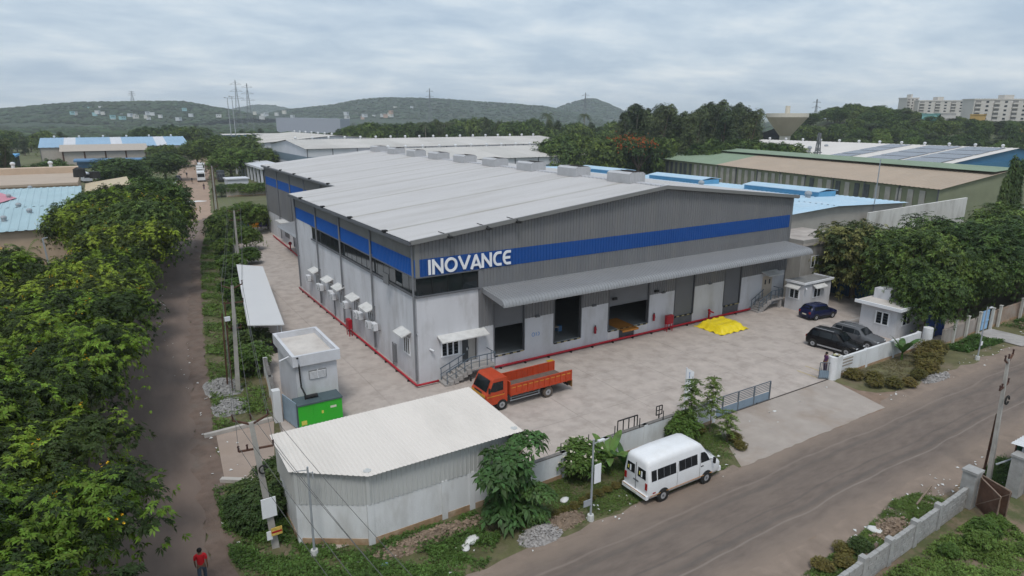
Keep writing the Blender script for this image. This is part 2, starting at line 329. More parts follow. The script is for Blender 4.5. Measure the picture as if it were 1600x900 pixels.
HR = crest(400, [(1240,186),(1275,180),(1300,172),(1330,170),(1400,172),(1450,176),(1520,180),(1600,182),(1700,184),(1800,186)])
HR = [Vector((p.x, p.y, max(2, (p.z-14)*1.0+10))) for p in HR]
hill('hill', HR, 110, M('near_hill_scrub', (.07,.085,.04), .95, .4, .15, dirt=(.13,.11,.075), dscale=.04, damt=.7), 5, 1.5, label='wooded hillside below the apartment blocks')
# ================================================================ foliage meshes
def leaf_mat(name, col, dark, island=.35, trans=.22, sc=.35, spec=.25):
    return M(name, col, .6, .25, sc, dirt=dark, dscale=sc*1.7, damt=.75, coord='obj', island=island, trans=trans, spec=spec, objvar=.28)
def leaves(C, NRM, k, ll, lw, droop, rg, spread=1.0, lift=.25):
    """C cluster centres, NRM cluster axes: k diamond leaflets radiating from each centre -> V,F"""
    n = len(C); a = np.cross(NRM, rg.randn(n, 3)); a /= np.linalg.norm(a, axis=1)[:, None]+1e-9; b = np.cross(NRM, a)
    Vs = []
    for i in range(k):
        th = 2*np.pi*(i+rg.rand(n)*.7)/k
        d = a*np.cos(th)[:, None]+b*np.sin(th)[:, None]
        up = (lift+.5*rg.rand(n))[:, None]*spread
        d = d+NRM*up; d /= np.linalg.norm(d, axis=1)[:, None]
        s = np.cross(d, NRM); s /= np.linalg.norm(s, axis=1)[:, None]+1e-9
        L_ = ll*(.65+.7*rg.rand(n))[:, None]; W_ = lw*(.7+.6*rg.rand(n))[:, None]
        st = C+d*L_*.08; tip = C+d*L_; tip[:, 2] -= droop*L_[:, 0]; mid = C+d*L_*.55; mid[:, 2] -= droop*.15*L_[:, 0]
        Vs.append(np.stack([st, mid+s*W_*.5, tip, mid-s*W_*.5], 1))
    V = np.concatenate(Vs, 0).reshape(-1, 3); F = np.arange(len(V)).reshape(-1, 4); return V, F
def shell_points(blobs, n, rg, inner=.72, low=-.35, zf=1.0):
    vol = np.array([b[3]*b[4]+b[3]*b[5] for b in blobs]); pick = rg.choice(len(blobs), n, p=vol/vol.sum()); B = np.array(blobs)[pick]
    d = rg.randn(n, 3); d /= np.linalg.norm(d, axis=1)[:, None]; fl = (d[:, 2] < low); d[fl, 2] *= -1
    r = inner+(1-inner)*rg.rand(n)**.6
    r *= 1+.10*np.sin(d[:, 0]*7+B[:, 0])*np.cos(d[:, 1]*6+B[:, 1])
    P = B[:, :3]+d*B[:, 3:6]*r[:, None]; nr = d/B[:, 3:6]; nr /= np.linalg.norm(nr, axis=1)[:, None]; nr = nr*.55+np.array([0,0,.75])+rg.randn(n, 3)*.28; nr /= np.linalg.norm(nr, axis=1)[:, None]
    return P, nr
def trunk_mesh(name, blobs, h0, r, mat, rg, lean=.3):
    mb = MB(); top = Vector((rg.uniform(-lean, lean), rg.uniform(-lean, lean), h0)); mb.cyl((0,0,-.3), top, r*1.25, r*.8, 9, cap=False)
    for b in blobs:
        c = Vector(b[:3]); mid = top.lerp(c, .5)+Vector((rg.uniform(-.3,.3), rg.uniform(-.3,.3), .25)); mb.cyl(top, mid, r*.55, r*.36, 6, cap=False).cyl(mid, c+Vector((0,0,b[5]*.2)), r*.36, r*.12, 5, cap=False)
        for _ in range(2):
            e = c+Vector((rg.uniform(-.7,.7)*b[3], rg.uniform(-.7,.7)*b[4], rg.uniform(.1,.6)*b[5])); mb.cyl(mid, e, r*.2, r*.06, 4, cap=False)
    return mb.mesh(name, mat, True)
bark = M('bark', (.14,.105,.08), .95, .3, 3, coord='obj', bump=.6, bscale=12)
pale_bark = M('pale_bark', (.30,.26,.21), .95, .25, 2, coord='obj')
KIND = {}
def tree_kind(name, seed, blobs, h0, r, n, k, ll, lw, lmat, bmat, droop=.25, inner=.72, low=-.35, flowers=None, lift=.25, tuft=0, trad=.4):
    rg = np.random.RandomState(seed); mi = None
    if tuft:             # leaves gathered in tufts at the twig ends; a tuft is at random young and pale or old and dark, which also paints in lit tops and dark gaps
        C, cn = shell_points(blobs, tuft, rg, inner, low); per = max(1, n//tuft); ag = rg.rand(tuft); idx = np.repeat(np.arange(tuft), per)
        o = rg.randn(len(idx), 3)*np.array([1, 1, .45])*trad*(.7+.6*ag[idx])[:, None]; o[:, 2] -= .5*(o[:, 0]**2+o[:, 1]**2)/trad
        P = C[idx]+o; nr = cn[idx]*.6+np.array([0, 0, .7])+o*.5/trad+rg.randn(len(idx), 3)*.15; nr /= np.linalg.norm(nr, axis=1)[:, None]
        V, F = leaves(P, nr, k, ll, lw, droop, rg, lift=lift); m1 = (ag[idx] > .58).astype(int)
        if isinstance(lmat, (list, tuple)): mi = np.tile(m1, k)
    else:
        P, nr = shell_points(blobs, n, rg, inner, low); V, F = leaves(P, nr, k, ll, lw, droop, rg, lift=lift)
    d = {'crown': fast_mesh('crown', V, F, lmat, mi), 'trunk': trunk_mesh('trunk', blobs, h0, r, bmat, random.Random(seed))}
    if flowers:
        nf, fm, fs = flowers; P, nr = shell_points(blobs, nf, rg, .97, .1); P = P+nr*.12; P = np.repeat(P, 4, 0)+rg.randn(nf*4, 3)*fs*1.3; nr = np.repeat(nr, 4, 0)
        V, F = leaves(P, nr, 3, fs, fs*.7, 0, rg, lift=1.2); d['blossoms'] = fast_mesh('blossoms', V, F, fm)
    d['h'] = max(b[2]+b[5] for b in blobs); d['w'] = max(math.hypot(b[0], b[1])+max(b[3], b[4]) for b in blobs); KIND[name] = d
def plant(kind, loc, label, name='tree', cat='tree', s=1.0, sz=None, rz=None, group=None, rg=rnd, sx=None):
    t = thing(name, label, cat, loc, rg.uniform(0, 6.28) if rz is None else rz, group, local=True); t.scale = (sx or s, s, sz or s)
    for p in ('trunk', 'crown', 'blossoms', 'fronds'):
        if p in KIND[kind]:
            o = link(p, KIND[kind][p], t)
            if p == 'blossoms': o['kind'] = 'stuff'
    return t
lime = leaf_mat('copperpod_leaf', (.19,.28,.03), (.125,.19,.022), .35, .25, .5); lime_old_shade = leaf_mat('copperpod_old_shade_leaf', (.042,.065,.015), (.03,.045,.012), .4, .2, .5)  # young and old leaf tones, contrast widened to paint lit tufts against dark gaps
yellow = M('yellow_blossom', (.62,.36,.015), .7, .2, 3, coord='obj', island=.2)
dgreen = leaf_mat('rain_tree_leaf', (.06,.098,.028), (.036,.06,.02), .35, .2, .4); dgreen2 = leaf_mat('rain_tree_young_leaf', (.125,.185,.04), (.08,.13,.03), .35, .2, .4)
mango = leaf_mat('mango_leaf', (.22,.215,.07), (.15,.16,.05), .35, .15, .8); mango_old = leaf_mat('mango_old_leaf', (.06,.085,.028), (.04,.06,.02), .35, .15, .8)
wood_leaf = leaf_mat('wood_leaf', (.058,.08,.034), (.036,.052,.024), .35, .15, .3)
wood_leaf2 = leaf_mat('wood_young_leaf', (.085,.115,.045), (.055,.08,.032), .35, .15, .3)
fresh = leaf_mat('fresh_leaf', (.09,.155,.03), (.05,.085,.02), .35, .22, .6)
orange = M('orange_blossom', (.42,.085,.02), .7, .3, 2, coord='obj', island=.3)
def cluster_blobs(seed, n, R_, zc, rz, br, flat=.7):
    rg = random.Random(seed); o = [(0, 0, zc+rz*.35, br*1.15, br*1.15, br*flat)]
    for i in range(n):
        a = 6.283*(i+rg.random()*.6)/n; q = R_*(.55+.5*rg.random()); b = br*(.75+.4*rg.random()); o.append((q*math.cos(a), q*math.sin(a), zc+rz*(rg.random()-.5), b, b, b*flat))
    return o
for i, sd_ in enumerate((3, 11, 23)):
    tree_kind('copperpod%d' % i, sd_, cluster_blobs(sd_, 9, 3.6, 6.6, 1.5, 2.5, .72), 3.2, .22, 12600, 8, .20, .078, [lime_old_shade, lime], bark, .4, .58, -.3, (14, yellow, .09), tuft=520, trad=.33)
for i, sd_ in enumerate((5, 17, 29)):
    tree_kind('broad%d' % i, sd_, cluster_blobs(sd_, 9, 3.4, 6.4, 2.0, 2.4, .75)+cluster_blobs(sd_+1, 6, 3.0, 4.2, 1.2, 1.9, .8), 2.2, .28, 6400, 5, .36, .16, [dgreen, dgreen2], bark, .35, .6, -.6, tuft=700, trad=.42)
tree_kind('mango0', 41, cluster_blobs(41, 8, 2.7, 5.2, 2.2, 2.2, .9)+cluster_blobs(43, 6, 2.6, 3.2, 1.0, 1.8, .9), 1.6, .26, 6000, 6, .34, .12, [mango_old, mango], bark, .4, .66, -.6, tuft=640, trad=.36)
for i, sd_ in enumerate((51, 53, 57)):
    rg_ = random.Random(sd_); bl = [(rg_.uniform(-3.0,3.0)*(1-j/34), rg_.uniform(-3.0,3.0)*(1-j/34), 4+.78*j+rg_.uniform(-.9,.9), *([rg_.uniform(.9,1.75)]*2), rg_.uniform(.8,1.3)) for j in range(20)]
    tree_kind('tall%d' % i, sd_, bl, 9, .3, 3600, 4, .62, .26, [wood_leaf, wood_leaf2], bark, .4, .4, -.95, tuft=330, trad=.55)
tree_kind('eucalypt', 61, [(rg_.uniform(-1.6,1.6), rg_.uniform(-1.6,1.6), 11+1.9*j, 1.5, 1.5, 1.2) for j in range(6)], 12, .25, 800, 4, .7, .28, wood_leaf, pale_bark, .5, .2, -.9)
for i, sd_ in enumerate((71, 73)):
    tree_kind('round%d' % i, sd_, cluster_blobs(sd_, 7, 2.4, 4.2, 1.6, 2.1, .8), 2.0, .2, 2400, 4, .45, .2, [[dgreen, dgreen2], [fresh, dgreen2]][i], bark, .35, .5, -.6, tuft=260, trad=.42)
tree_kind('flame', 81, cluster_blobs(81, 8, 3.2, 6, 1.0, 2.2, .6), 3, .25, 1600, 4, .6, .28, dgreen, bark, .3, .6, -.3, (110, orange, .26))
tree_kind('ashoka', 91, [(0, 0, 1.2+j*1.1, 1.15-.085*j, 1.15-.085*j, .95) for j in range(11)], 8, .14, 2400, 5, .36, .12, leaf_mat('ashoka_leaf', (.05,.085,.022), (.025,.045,.014), .3, .1, .5), bark, 1.0, .6, -.9)
for i, sd_ in enumerate((101, 103)):
    tree_kind('shrub%d' % i, sd_, cluster_blobs(sd_, 5, .55, .62, .3, .55, .85), .3, .05, 700, 5, .19, .085, [fresh, dgreen][i], bark, .3, .45, -.8)
tree_kind('clipped', 107, cluster_blobs(107, 5, .5, .5, .15, .5, .8), .25, .05, 900, 5, .13, .06, leaf_mat('copper_shrub', (.14,.115,.03), (.06,.07,.02), .4, .15, 1.5), bark, .2, .5, -.8)
# big-leaved teak-like sapling
tree_kind('teak', 111, [(0,0,.7,1.5,1.2,.7),(.3,.2,1.7,.9,.8,.6),(-.2,.1,3.2,1.25,1.2,.5),(1.7,.1,3.3,1.3,.9,.45),(-1.2,-.1,2.9,.8,.8,.45),(.5,-.3,2.4,.7,.7,.5)], 3.2, .07, 430, 5, .42, .21, leaf_mat('teak_leaf', (.088,.165,.04), (.05,.10,.03), .35, .25, .7, .4), bark, .55, .6, -.6, lift=.1)
# slender saplings with drooping pinnate sprays
def spray_kind(name, seed, h, n, lmat, ll, lw):
    rg = np.random.RandomState(seed); C = []; NR = []
    for i in range(n):
        z = h*(.35+.65*(i//4*4+.8*(i%4)/4)/n); a = i*2.4; r0 = .72*(1-.4*i/n)
        for q in np.linspace(.15, 1, 9): C.append((math.cos(a)*r0*q, math.sin(a)*r0*q, z+.28*q-.42*q*q)); NR.append((.15*math.cos(a), .15*math.sin(a), 1))
    C = np.array(C)+rg.randn(len(C), 3)*.02; NR = np.array(NR); NR /= np.linalg.norm(NR, axis=1)[:, None]
    V, F = leaves(C, NR, 4, ll, lw, .3, rg, lift=.05); mb = MB().cyl((0,0,-.1),(.04,.02,h), .035, .015, 6, cap=False)
    KIND[name] = {'crown': fast_mesh('crown', V, F, lmat), 'trunk': mb.mesh('trunk', bark)}
spray_kind('sapling0', 121, 3.6, 32, dgreen2, .2, .085); spray_kind('sapling1', 123, 2.6, 22, dgreen2, .2, .08)
def frond_kind(name, h, nf, fl, fw, mat, seed, trunk_r=.14, up=.7, droop=1.1, tmat=None, whole=False):
    rg = random.Random(seed); mb = MB(); tip = Vector((rg.uniform(-.3,.3), rg.uniform(-.3,.3), h))
    for i in range(nf):
        a = 6.283*i/nf+rg.random()*.4; u = up*rg.uniform(.35, 1.2); d = Vector((math.cos(a), math.sin(a), 0)); s = Vector((-d.y, d.x, 0)); ps = []
        for k in range(8):
            t = k/7; ps.append(tip+d*fl*t*(1-.15*t*u)+Vector((0,0,fl*(u*t-droop*t*t*.75))))
        for k in range(7):
            t0, t1 = k/7, (k+1)/7; w0 = fw*math.sin(math.pi*(.12+.86*t0))**.7; w1 = fw*math.sin(math.pi*(.12+.86*t1))**.7
            if whole:
                for sg in (-1, 1): mb.poly(ps[k], ps[k]+s*w0*sg+Vector((0,0,.12*w0)), ps[k+1]+s*w1*sg+Vector((0,0,.12*w1)), ps[k+1])
            else:
                for sg in (-1, 1):
                    for j in range(3):
                        f0 = ps[k].lerp(ps[k+1], j/3); f1 = ps[k].lerp(ps[k+1], (j+.6)/3); e = f0+s*w0*sg+d*.25*fl*.2-Vector((0,0,.35*w0)); mb.poly(f0, f1, e)
    tm = MB(); n = 6
    for k in range(n): tm.cyl(tip*(k/n)-Vector((0,0,.2 if k == 0 else 0)), tip*((k+1)/n), trunk_r*(1.15-.3*k/n), trunk_r*(1.1-.3*(k+1)/n), 8, cap=False)
    KIND[name] = {'fronds': mb.mesh('fronds', mat), 'trunk': tm.mesh('trunk', tmat or pale_bark)}
frond_kind('palm', 9, 18, 3.2, .75, leaf_mat('palm_leaf', (.06,.08,.03), (.03,.045,.02), .3, .15, .5), 131)
frond_kind('banana', .7, 8, 1.7, .26, leaf_mat('banana_leaf', (.085,.17,.035), (.05,.10,.03), .2, .25, .8, .4), 133, .09, 1.5, .9, fresh, True)
frond_kind('areca', 2.2, 10, 1.7, .4, KIND and leaf_mat('areca_leaf', (.085,.14,.03), (.04,.08,.02), .3, .2, .8), 135, .08, 1.1, 1.2)
def scatter(name, label, cat, polys, n, mat, ll, lw, k=4, seed=1, hmax=.25, patch=.35, pscale=.5, exclude=None):
    """weeds or grass growing over given ground polygons: one mass nobody could count"""
    rg = np.random.RandomState(seed); pts = []
    ar = []
    for p in polys:
        a = np.array(p); x, y = a[:, 0], a[:, 1]; ar.append(abs(np.dot(x, np.roll(y, 1))-np.dot(y, np.roll(x, 1)))/2)
    for p, A_ in zip(polys, ar):
        a = np.array(p); want = int(n*A_/sum(ar)); lo, hi = a.min(0), a.max(0); got = 0
        while got < want:
            q = lo+(hi-lo)*rg.rand(want*2+50, 2); ins = np.zeros(len(q), bool); j = len(a)-1
            for i in range(len(a)):
                c = ((a[i, 1] > q[:, 1]) != (a[j, 1] > q[:, 1])) & (q[:, 0] < (a[j, 0]-a[i, 0])*(q[:, 1]-a[i, 1])/(a[j, 1]-a[i, 1]+1e-12)+a[i, 0]); ins ^= c; j = i
            den = np.sin(q[:, 0]*pscale*2.1+seed)*np.sin(q[:, 1]*pscale*2.7+seed*2)+.6*np.sin(q[:, 0]*pscale*5+q[:, 1]*pscale*4)+rg.randn(len(q))*.5
            q = q[ins & (den > patch*2-.9)][:want-got]; got += len(q); pts.append(q)
            if ins.sum() == 0: break
    Q = np.concatenate(pts); den = np.clip(.5+.5*np.sin(Q[:, 0]*pscale*1.7+seed)*np.sin(Q[:, 1]*pscale*2.2), 0, 1)
    C = np.c_[Q, rg.rand(len(Q))**1.6*hmax*(.25+.75*den)-.02]; NR = np.tile([0, 0, 1.], (len(Q), 1))+rg.randn(len(Q), 3)*.35; NR /= np.linalg.norm(NR, axis=1)[:, None]
    V, F = leaves(C, NR, k, ll, lw, .15, rg, lift=.35)
    return tag(link(name, fast_mesh(name, V, F, mat)), label, cat, kind='stuff')
# ================================================================ main warehouse
plaster = M('white_plaster', (.56,.56,.58), .9, .08, .5, dirt=(.37,.36,.355), dscale=.8, damt=.6, bump=.1, bscale=20, stretch=(1,1,.35))
plaster2 = M('painted_wall', (.57,.575,.60), .85, .06, .6, dirt=(.40,.39,.38), dscale=.7, damt=.6, stretch=(1,1,.4))
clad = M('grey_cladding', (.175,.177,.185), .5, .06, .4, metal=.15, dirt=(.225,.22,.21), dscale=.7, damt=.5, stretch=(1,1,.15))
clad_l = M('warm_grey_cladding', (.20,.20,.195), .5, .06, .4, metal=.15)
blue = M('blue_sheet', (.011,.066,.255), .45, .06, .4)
roof_m = M('white_roof_sheet', (.495,.485,.485), .5, .05, .3, dirt=(.40,.385,.37), dscale=.55, damt=.6, stretch=(.10,1,1))
seam_m = M('skylight_strip', (.40,.39,.375), .6, .12, .8, dirt=(.30,.27,.21), dscale=.5, damt=.6, stretch=(.3,1,1))
trim = M('grey_trim', (.11,.115,.125), .5, .08); glass = M('dark_glass', (.012,.017,.02), .06, .1, spec=.6)
shutter_m = M('shutter', (.15,.155,.165), .5, .06, .6); white_metal = M('white_metal', (.66,.67,.69), .5, .05, 1, dirt=(.5,.49,.47), dscale=1, damt=.4)
canopy_m = M('canopy_sheet', (.27,.275,.285), .45, .05, .3, metal=.2); concrete_raw = M('raw_concrete', (.36,.34,.325), .9, .14, 1.5, dirt=(.22,.21,.20), dscale=.8, damt=.5, bump=.2)
red = M('red_paint', (.36,.012,.025), .45, .12, 2, coord='obj'); rail_m = M('blue_grey_steel', (.10,.13,.16), .5, .1); white_paint = M('white_paint', (.75,.76,.78), .6, .04)
black_m = M('black_rubber', (.02,.02,.02), .8, .2); yellow_m = M('safety_yellow', (.55,.38,.02), .6, .1); dark_floor = M('inner_floor', (.20,.205,.20), .5, .1)
WH = thing('warehouse', 'large grey warehouse with blue stripe, white roof and ribbed canopy along its gable front', 'warehouse', (22, 36, 0))
def rz_(x): return 11.35+.105*(x if x < 24.8 else 49.6-x)
X1 = 44.2; YB = 34.9; XR = 5.6; YE = 77.3
# -- gable front plaster with openings
DO = [(6.7,9.6),(12.7,15.6),(18.8,23.7),(27.2,29.8),(34.3,36.8)]
xs = [5.3]+[v for d in DO for v in d]+[X1]
MB().box(0,3.75,0,.25,0,7.0).box(3.75,5.15,0,.25,0,1.0).box(3.75,5.15,0,.25,3.25,7.0).box(5.15,5.3,0,.25,0,7.0).build('plaster_wall', plaster, WH)
for i in range(0, len(xs), 2):
    MB().box(xs[i]+.002,xs[i+1]-.002,0,.25,0,3.75).build('plaster_wall', plaster2, WH)
for j, (a, b) in enumerate(DO):
    if j in (2,):
        MB().box(a,20.15,0,.25,0,1.0).build('dock_sill', M('sill_white', (.62,.62,.62), .8, .1), WH); MB().box(22.05,b,0,.25,0,1.0).build('dock_sill', M('sill_white'), WH)
        MB().box(20.15,22.05,.1,.25,0,.98).build('dock_pit', trim, WH)
        MB().poly((20.1,-.55,.98),(22.1,-.55,.98),(22.1,2.6,1.08),(20.1,2.6,1.08)).poly((20.1,-.55,.98),(20.1,-.55,.8),(22.1,-.55,.8),(22.1,-.55,.98)).build('dock_leveller', M('orange_steel', (.42,.17,.03), .6, .2, 2), WH)
    elif j in (3, 4): MB().box(a,b,.08,.25,0,1.0).build('dock_pit', M('pit_wall', (.12,.125,.13), .8, .15), WH)
    else: MB().box(a,b,.0,.25,0,1.0).build('dock_sill', plaster2, WH)
    n = int((b-a)/.36)
    for k in range(0, n, 2): MB().box(a+.02+k*.36,a+.02+k*.36+.33,-.05,.02,.92,1.04).build('dock_edge_bumper', black_m, WH)
    MB().box(a+.01,b-.01,-.03,.03,.93,1.02).build('dock_edge', M('worn_yellow', (.38,.32,.16), .8, .25, 3), WH)
    sh = (3.5, None, 3.4, 1.02, 1.02)[j]
    if sh:
        s = MB(); z = sh
        while z < 5.5: s.box(a+.05,b-.05,.1,.14,z,z+.15).box(a+.05,b-.05,.105,.13,z+.15,z+.17); z += .17
        s.box(a+.04,b-.04,.07,.16,sh-.06,sh+.02); s.build('roller_shutter', shutter_m, WH)
    MB().box(a-.06,a+.03,-.06,.2,1,5.5).build('door_frame', trim, WH); MB().box(b-.03,b+.06,-.06,.2,1,5.5).build('door_frame', trim, WH)
MB().box(.3,43.9,.26,34,.9,1.0).build('inner_floor', dark_floor, WH)
# -- gable front cladding, cut at the doors, in sheets
def front_sheet(x0, x1, z0, z1, mat, name='cladding_sheet', y=-.01):
    MB().ribs((0,y,0),(1,0,0),(0,0,1),(0,-1,0), x0, x1, .30, .05, z0, z1).build(name, mat, WH, fix=False)
for a, b in [(5.3,6.7),(9.6,12.7),(15.6,18.8),(23.7,27.2),(29.8,34.3),(36.8,X1)]: front_sheet(a, b, 3.75, 5.45, clad)
front_sheet(5.3, X1, 5.45, 8.5, clad)
for k in range(5):
    a, b = k*8.84, (k+1)*8.84; front_sheet(a+.0, b, 8.52, 9.86, blue, 'stripe_sheet', -.014); front_sheet(a, b, 9.86, lambda u: rz_(u)-.05, clad)
MB().box(5.3,X1,.02,.12,5.4,11.2).box(0,X1,.02,.12,8.5,11.0).build('girt_backing', trim, WH)
MB().box(-.02,.32,-.075,.3,8.5,11.3).build('corner_trim', clad_l, WH); MB().box(X1-.3,X1+.03,-.075,.3,3.75,11.8).build('corner_trim', clad, WH); MB().box(5.28,5.5,-.08,.02,3.75,8.5).build('corner_trim', clad, WH)
# -- left wall of the front block
MB().box(0,.25,.26,28,0,7.1).box(0,.25,28,YB,0,8.5).build('plaster_wall', plaster, WH)
by = [.0,9.1,17.6,25.7,YB]
for a, b in zip(by, by[1:]):
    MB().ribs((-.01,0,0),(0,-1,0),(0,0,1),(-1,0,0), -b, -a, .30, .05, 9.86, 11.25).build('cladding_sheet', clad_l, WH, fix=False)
    MB().ribs((-.014,0,0),(0,-1,0),(0,0,1),(-1,0,0), -b, -a, .30, .05, 8.52, 9.86).build('stripe_sheet', M('blue_sheet_lit_side', (.012,.095,.36), .45, .06, .4), WH, fix=False)  # same stripe blue, paler here: the left wall's stronger light put into the colour
MB().box(.02,.12,.2,YB,8.5,11.2).build('girt_backing', trim, WH)
MB().box(-.14,.1,.0,28.1,6.98,7.1).box(-.1,.1,0,28.1,8.44,8.53).build('ribbon_sill', trim, WH); MB().box(-.02,5.4,-.14,.1,6.95,7.07).box(0,5.4,-.1,.1,8.44,8.53).build('ribbon_sill', trim, WH)
k = 0; y = .06
while y < 27.9:
    w = 1.27
    if k == 3: MB().box(-.55,-.5,y+.05,y+w-.02,7.1,8.0).build('open_pane', glass, WH).rotation_euler = (0, 0, 0)
    MB().box(.03,.06,y,y+w,7.1,8.44).build('pane', glass, WH); MB().box(.02,.075,y+w,y+w+.06,7.1,8.44).build('mullion', black_m, WH); y += w+.06; k += 1
for k in range(4): MB().box(.05+k*1.31,1.3+k*1.31,.03,.06,7.07,8.44).build('pane', glass, WH); MB().box(1.3+k*1.31,1.33+k*1.31,0,.07,7.07,8.44).build('mullion', black_m, WH)
MB().box(.5,5.2,6,6.1,7.05,8.44).build('office_partition', plaster2, WH); MB().box(.3,8,1.5,28,6.9,7.0).build('office_floor', dark_floor, WH)
for yy in [.15,9.1,17.6,25.7,34.3]: MB().cyl((-.16,yy,.3),(-.16,yy,11.1),.085,None,8).box(-.2,0,yy-.1,yy+.1,4,4.08).box(-.2,0,yy-.1,yy+.1,8.6,8.68).build('downpipe', M('pipe_grey', (.17,.175,.185), .5, .08), WH)
# -- rear block and hidden sides
MB().box(XR,XR+.25,YB,YE,0,3.9).build('plaster_wall', plaster, WH)
ry = [YB,43.2,51.6,60,68.4,YE]
for a, b in zip(ry, ry[1:]):
    for z0, z1, mt, nm, o in ((3.9,8.6,clad,'cladding_sheet',0),(8.6,10.0,M('blue_sheet_lit_side'),'stripe_sheet',.004),(10.0,11.85,clad_l,'cladding_sheet',0)):
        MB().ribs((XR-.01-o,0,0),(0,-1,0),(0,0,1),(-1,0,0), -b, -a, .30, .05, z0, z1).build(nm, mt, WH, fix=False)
    MB().cyl((XR-.16,b-.2,.3),(XR-.16,b-.2,11.6),.085,None,8).build('downpipe', M('pipe_grey'), WH)
MB().box(XR+.02,XR+.12,YB,YE,3.9,11.8).box(0,XR,YB-.12,YB,0,11.3).build('girt_backing', trim, WH)
gb = MB(); gb.poly((XR,YE,0),(X1,YE,0),(X1,YE,rz_(X1)-.05),(24.8,YE,rz_(24.8)-.05),(XR,YE,rz_(XR)-.05)); gb.box(X1-.12,X1,0,YE,0,rz_(X1)-.1); gb.build('rear_wall', clad, WH)
# -- roof, in sheets between the dirty skylight strips
seams = [4.7,13.1,21.5,29.9,38.3,46.7,55.1,63.5,71.9]
def roof_piece(x0, x1, y0, y1, mat, name, dz=0):
    z0, z1 = rz_(x0), rz_(x1); sl_ = Vector((x1-x0, 0, z1-z0)); ln = sl_.length; sl_.normalize(); nn = Vector((-sl_.z, 0, sl_.x))
    if nn.z < 0: nn = -nn
    MB().ribs((x0, 0, z0+dz), (0,1,0), sl_, nn, y0, y1, .33, .05, 0, ln).build(name, mat, WH, fix=False)
ed = [-.45]+seams+[YE+.3]
for a, b in zip(ed, ed[1:]):
    a2 = a+(.28 if a > 0 else 0); b2 = b-(.28 if b < 77 else 0)
    for c, d in ([(a2,YB+.25),(YB+.25,b2)] if a2 < YB < b2 else [(a2,b2)]):
        roof_piece(-.45 if d <= YB+.3 else XR-.45, 24.8, c, d, roof_m, 'roof_sheet')
    roof_piece(24.8, X1+.4, a2, b2, roof_m, 'roof_sheet')
for s in seams:
    roof_piece(-.45 if s < YB else XR-.45, 24.8, s-.28, s+.28, seam_m, 'skylight_strip', -.012); roof_piece(24.8, X1+.4, s-.28, s+.28, seam_m, 'skylight_strip', -.012)
    x = -.5 if s < YB else XR-.5; MB().box(x-.12,x+.25,s-.22,s+.22,rz_(x)-.02,rz_(x)+.16).build('gutter_outlet', black_m, WH)
rc = MB()
for i in range(int(YE/.66)): rc.box(24.35,25.25,i*.66-.3,i*.66+.03,13.95,14.06)
rc.box(24.45,25.15,-.4,YE,13.93,14.0); rc.build('ridge_cap', M('ridge_cap', (.5,.5,.52), .5, .05), WH)
for yv in [5.2+8.38*i for i in range(9)]:
    v = MB(); L_, w0, w1 = 1.65, .95, 1.0
    for sx in (-1, 1):
        v.ribs((24.8+sx*w0,0,13.9),(0,-sx,0),Vector((sx*(w1-w0),0,.9)).normalized(),(sx,0,0), -sx*yv-L_, -sx*yv+L_, .22, .03, 0, .9)
        v.poly((24.8+sx*w1,yv-L_,14.78),(24.8+sx*w1,yv+L_,14.78),(24.8+sx*.68,yv+L_,14.98),(24.8+sx*.68,yv-L_,14.98))
        v.ribs((24.8,yv+sx*L_,13.9),(sx,0,0),(0,0,1),(0,sx,0), -1.0, 1.0, .2, .03, 0, lambda u: min(1.05, 1.05-.6*(abs(u)-.68)))
    vo = v.build('ridge_vent', M('vent_sheet', (.43,.43,.44), .5, .06), WH, fix=False); MB().box(24.15,25.45,yv-L_+.05,yv+L_-.05,14.4,14.78).build('vent_throat', M('rusty_throat', (.16,.12,.09), .9, .2), vo)
# eave gutter and barge boards
MB().sweep([(-.62,11.05),(-.40,11.05),(-.40,11.30),(-.44,11.30),(-.44,11.1),(-.58,11.1),(-.58,11.26),(-.62,11.26)],'y',-.45,YB+.2).build('gutter', trim, WH); MB().sweep([(XR-.62,11.62),(XR-.4,11.62),(XR-.4,11.88),(XR-.62,11.84)],'y',YB+.3,YE+.2).build('gutter', trim, WH)
MB().bar((-.45,-.42,rz_(-.45)-.06),(24.8,-.42,rz_(24.8)-.06),.14,.32).bar((24.8,-.42,rz_(24.8)-.06),(X1+.4,-.42,rz_(X1+.4)-.06),.14,.32).build('barge_board', clad_l, WH)
MB().bar((-.45,-.30,rz_(-.45)-.22),(24.8,-.30,rz_(24.8)-.22),.16,.1).bar((24.8,-.30,rz_(24.8)-.22),(X1+.4,-.30,rz_(X1+.4)-.22),.16,.1).build('barge_shadow_trim', trim, WH)
for x in (2.6,5.9,8.6): MB().box(x-.16,x+.16,-.85,-.5,rz_(x)-.28,rz_(x)-.12).bar((x,-.6,rz_(x)-.05),(x-.5,.3,rz_(x)+.12),.05).build('flood_light', black_m, WH)
# -- canopy over the docks
def can(o): # outward profile
    return [(-.02,6.98)]+[(-2.9*t, 6.98-.26*t) for t in (.25,.5,.75,1)]+[(-2.9-.52*math.sin(a), 6.72-.52+.52*math.cos(a)-.02) for a in [R(13*i) for i in range(1,8)]]
pr = can(0); cx0, cx1 = 5.6, 43.6; k = int((cx1-cx0)/.30); cm = MB(); rows = []
for i in range(k+1):
    x = cx0+(cx1-cx0)*i/k
    for xx, o in ((x,0),(x+.17,0),(x+.2,.05),(x+.27,.05)):
        if xx > cx1: continue
        row = []
        for j, (y_, z_) in enumerate(pr):
            q = pr[min(j+1, len(pr)-1)]; p_ = pr[max(j-1, 0)]; t = Vector((0, q[0]-p_[0], q[1]-p_[1])).normalized(); n_ = Vector((0, t.z, -t.y)); n_ = n_ if n_.z > 0 or n_.y < 0 else -n_
            row.append(Vector((xx, y_, z_))+n_*o)
        rows.append(row)
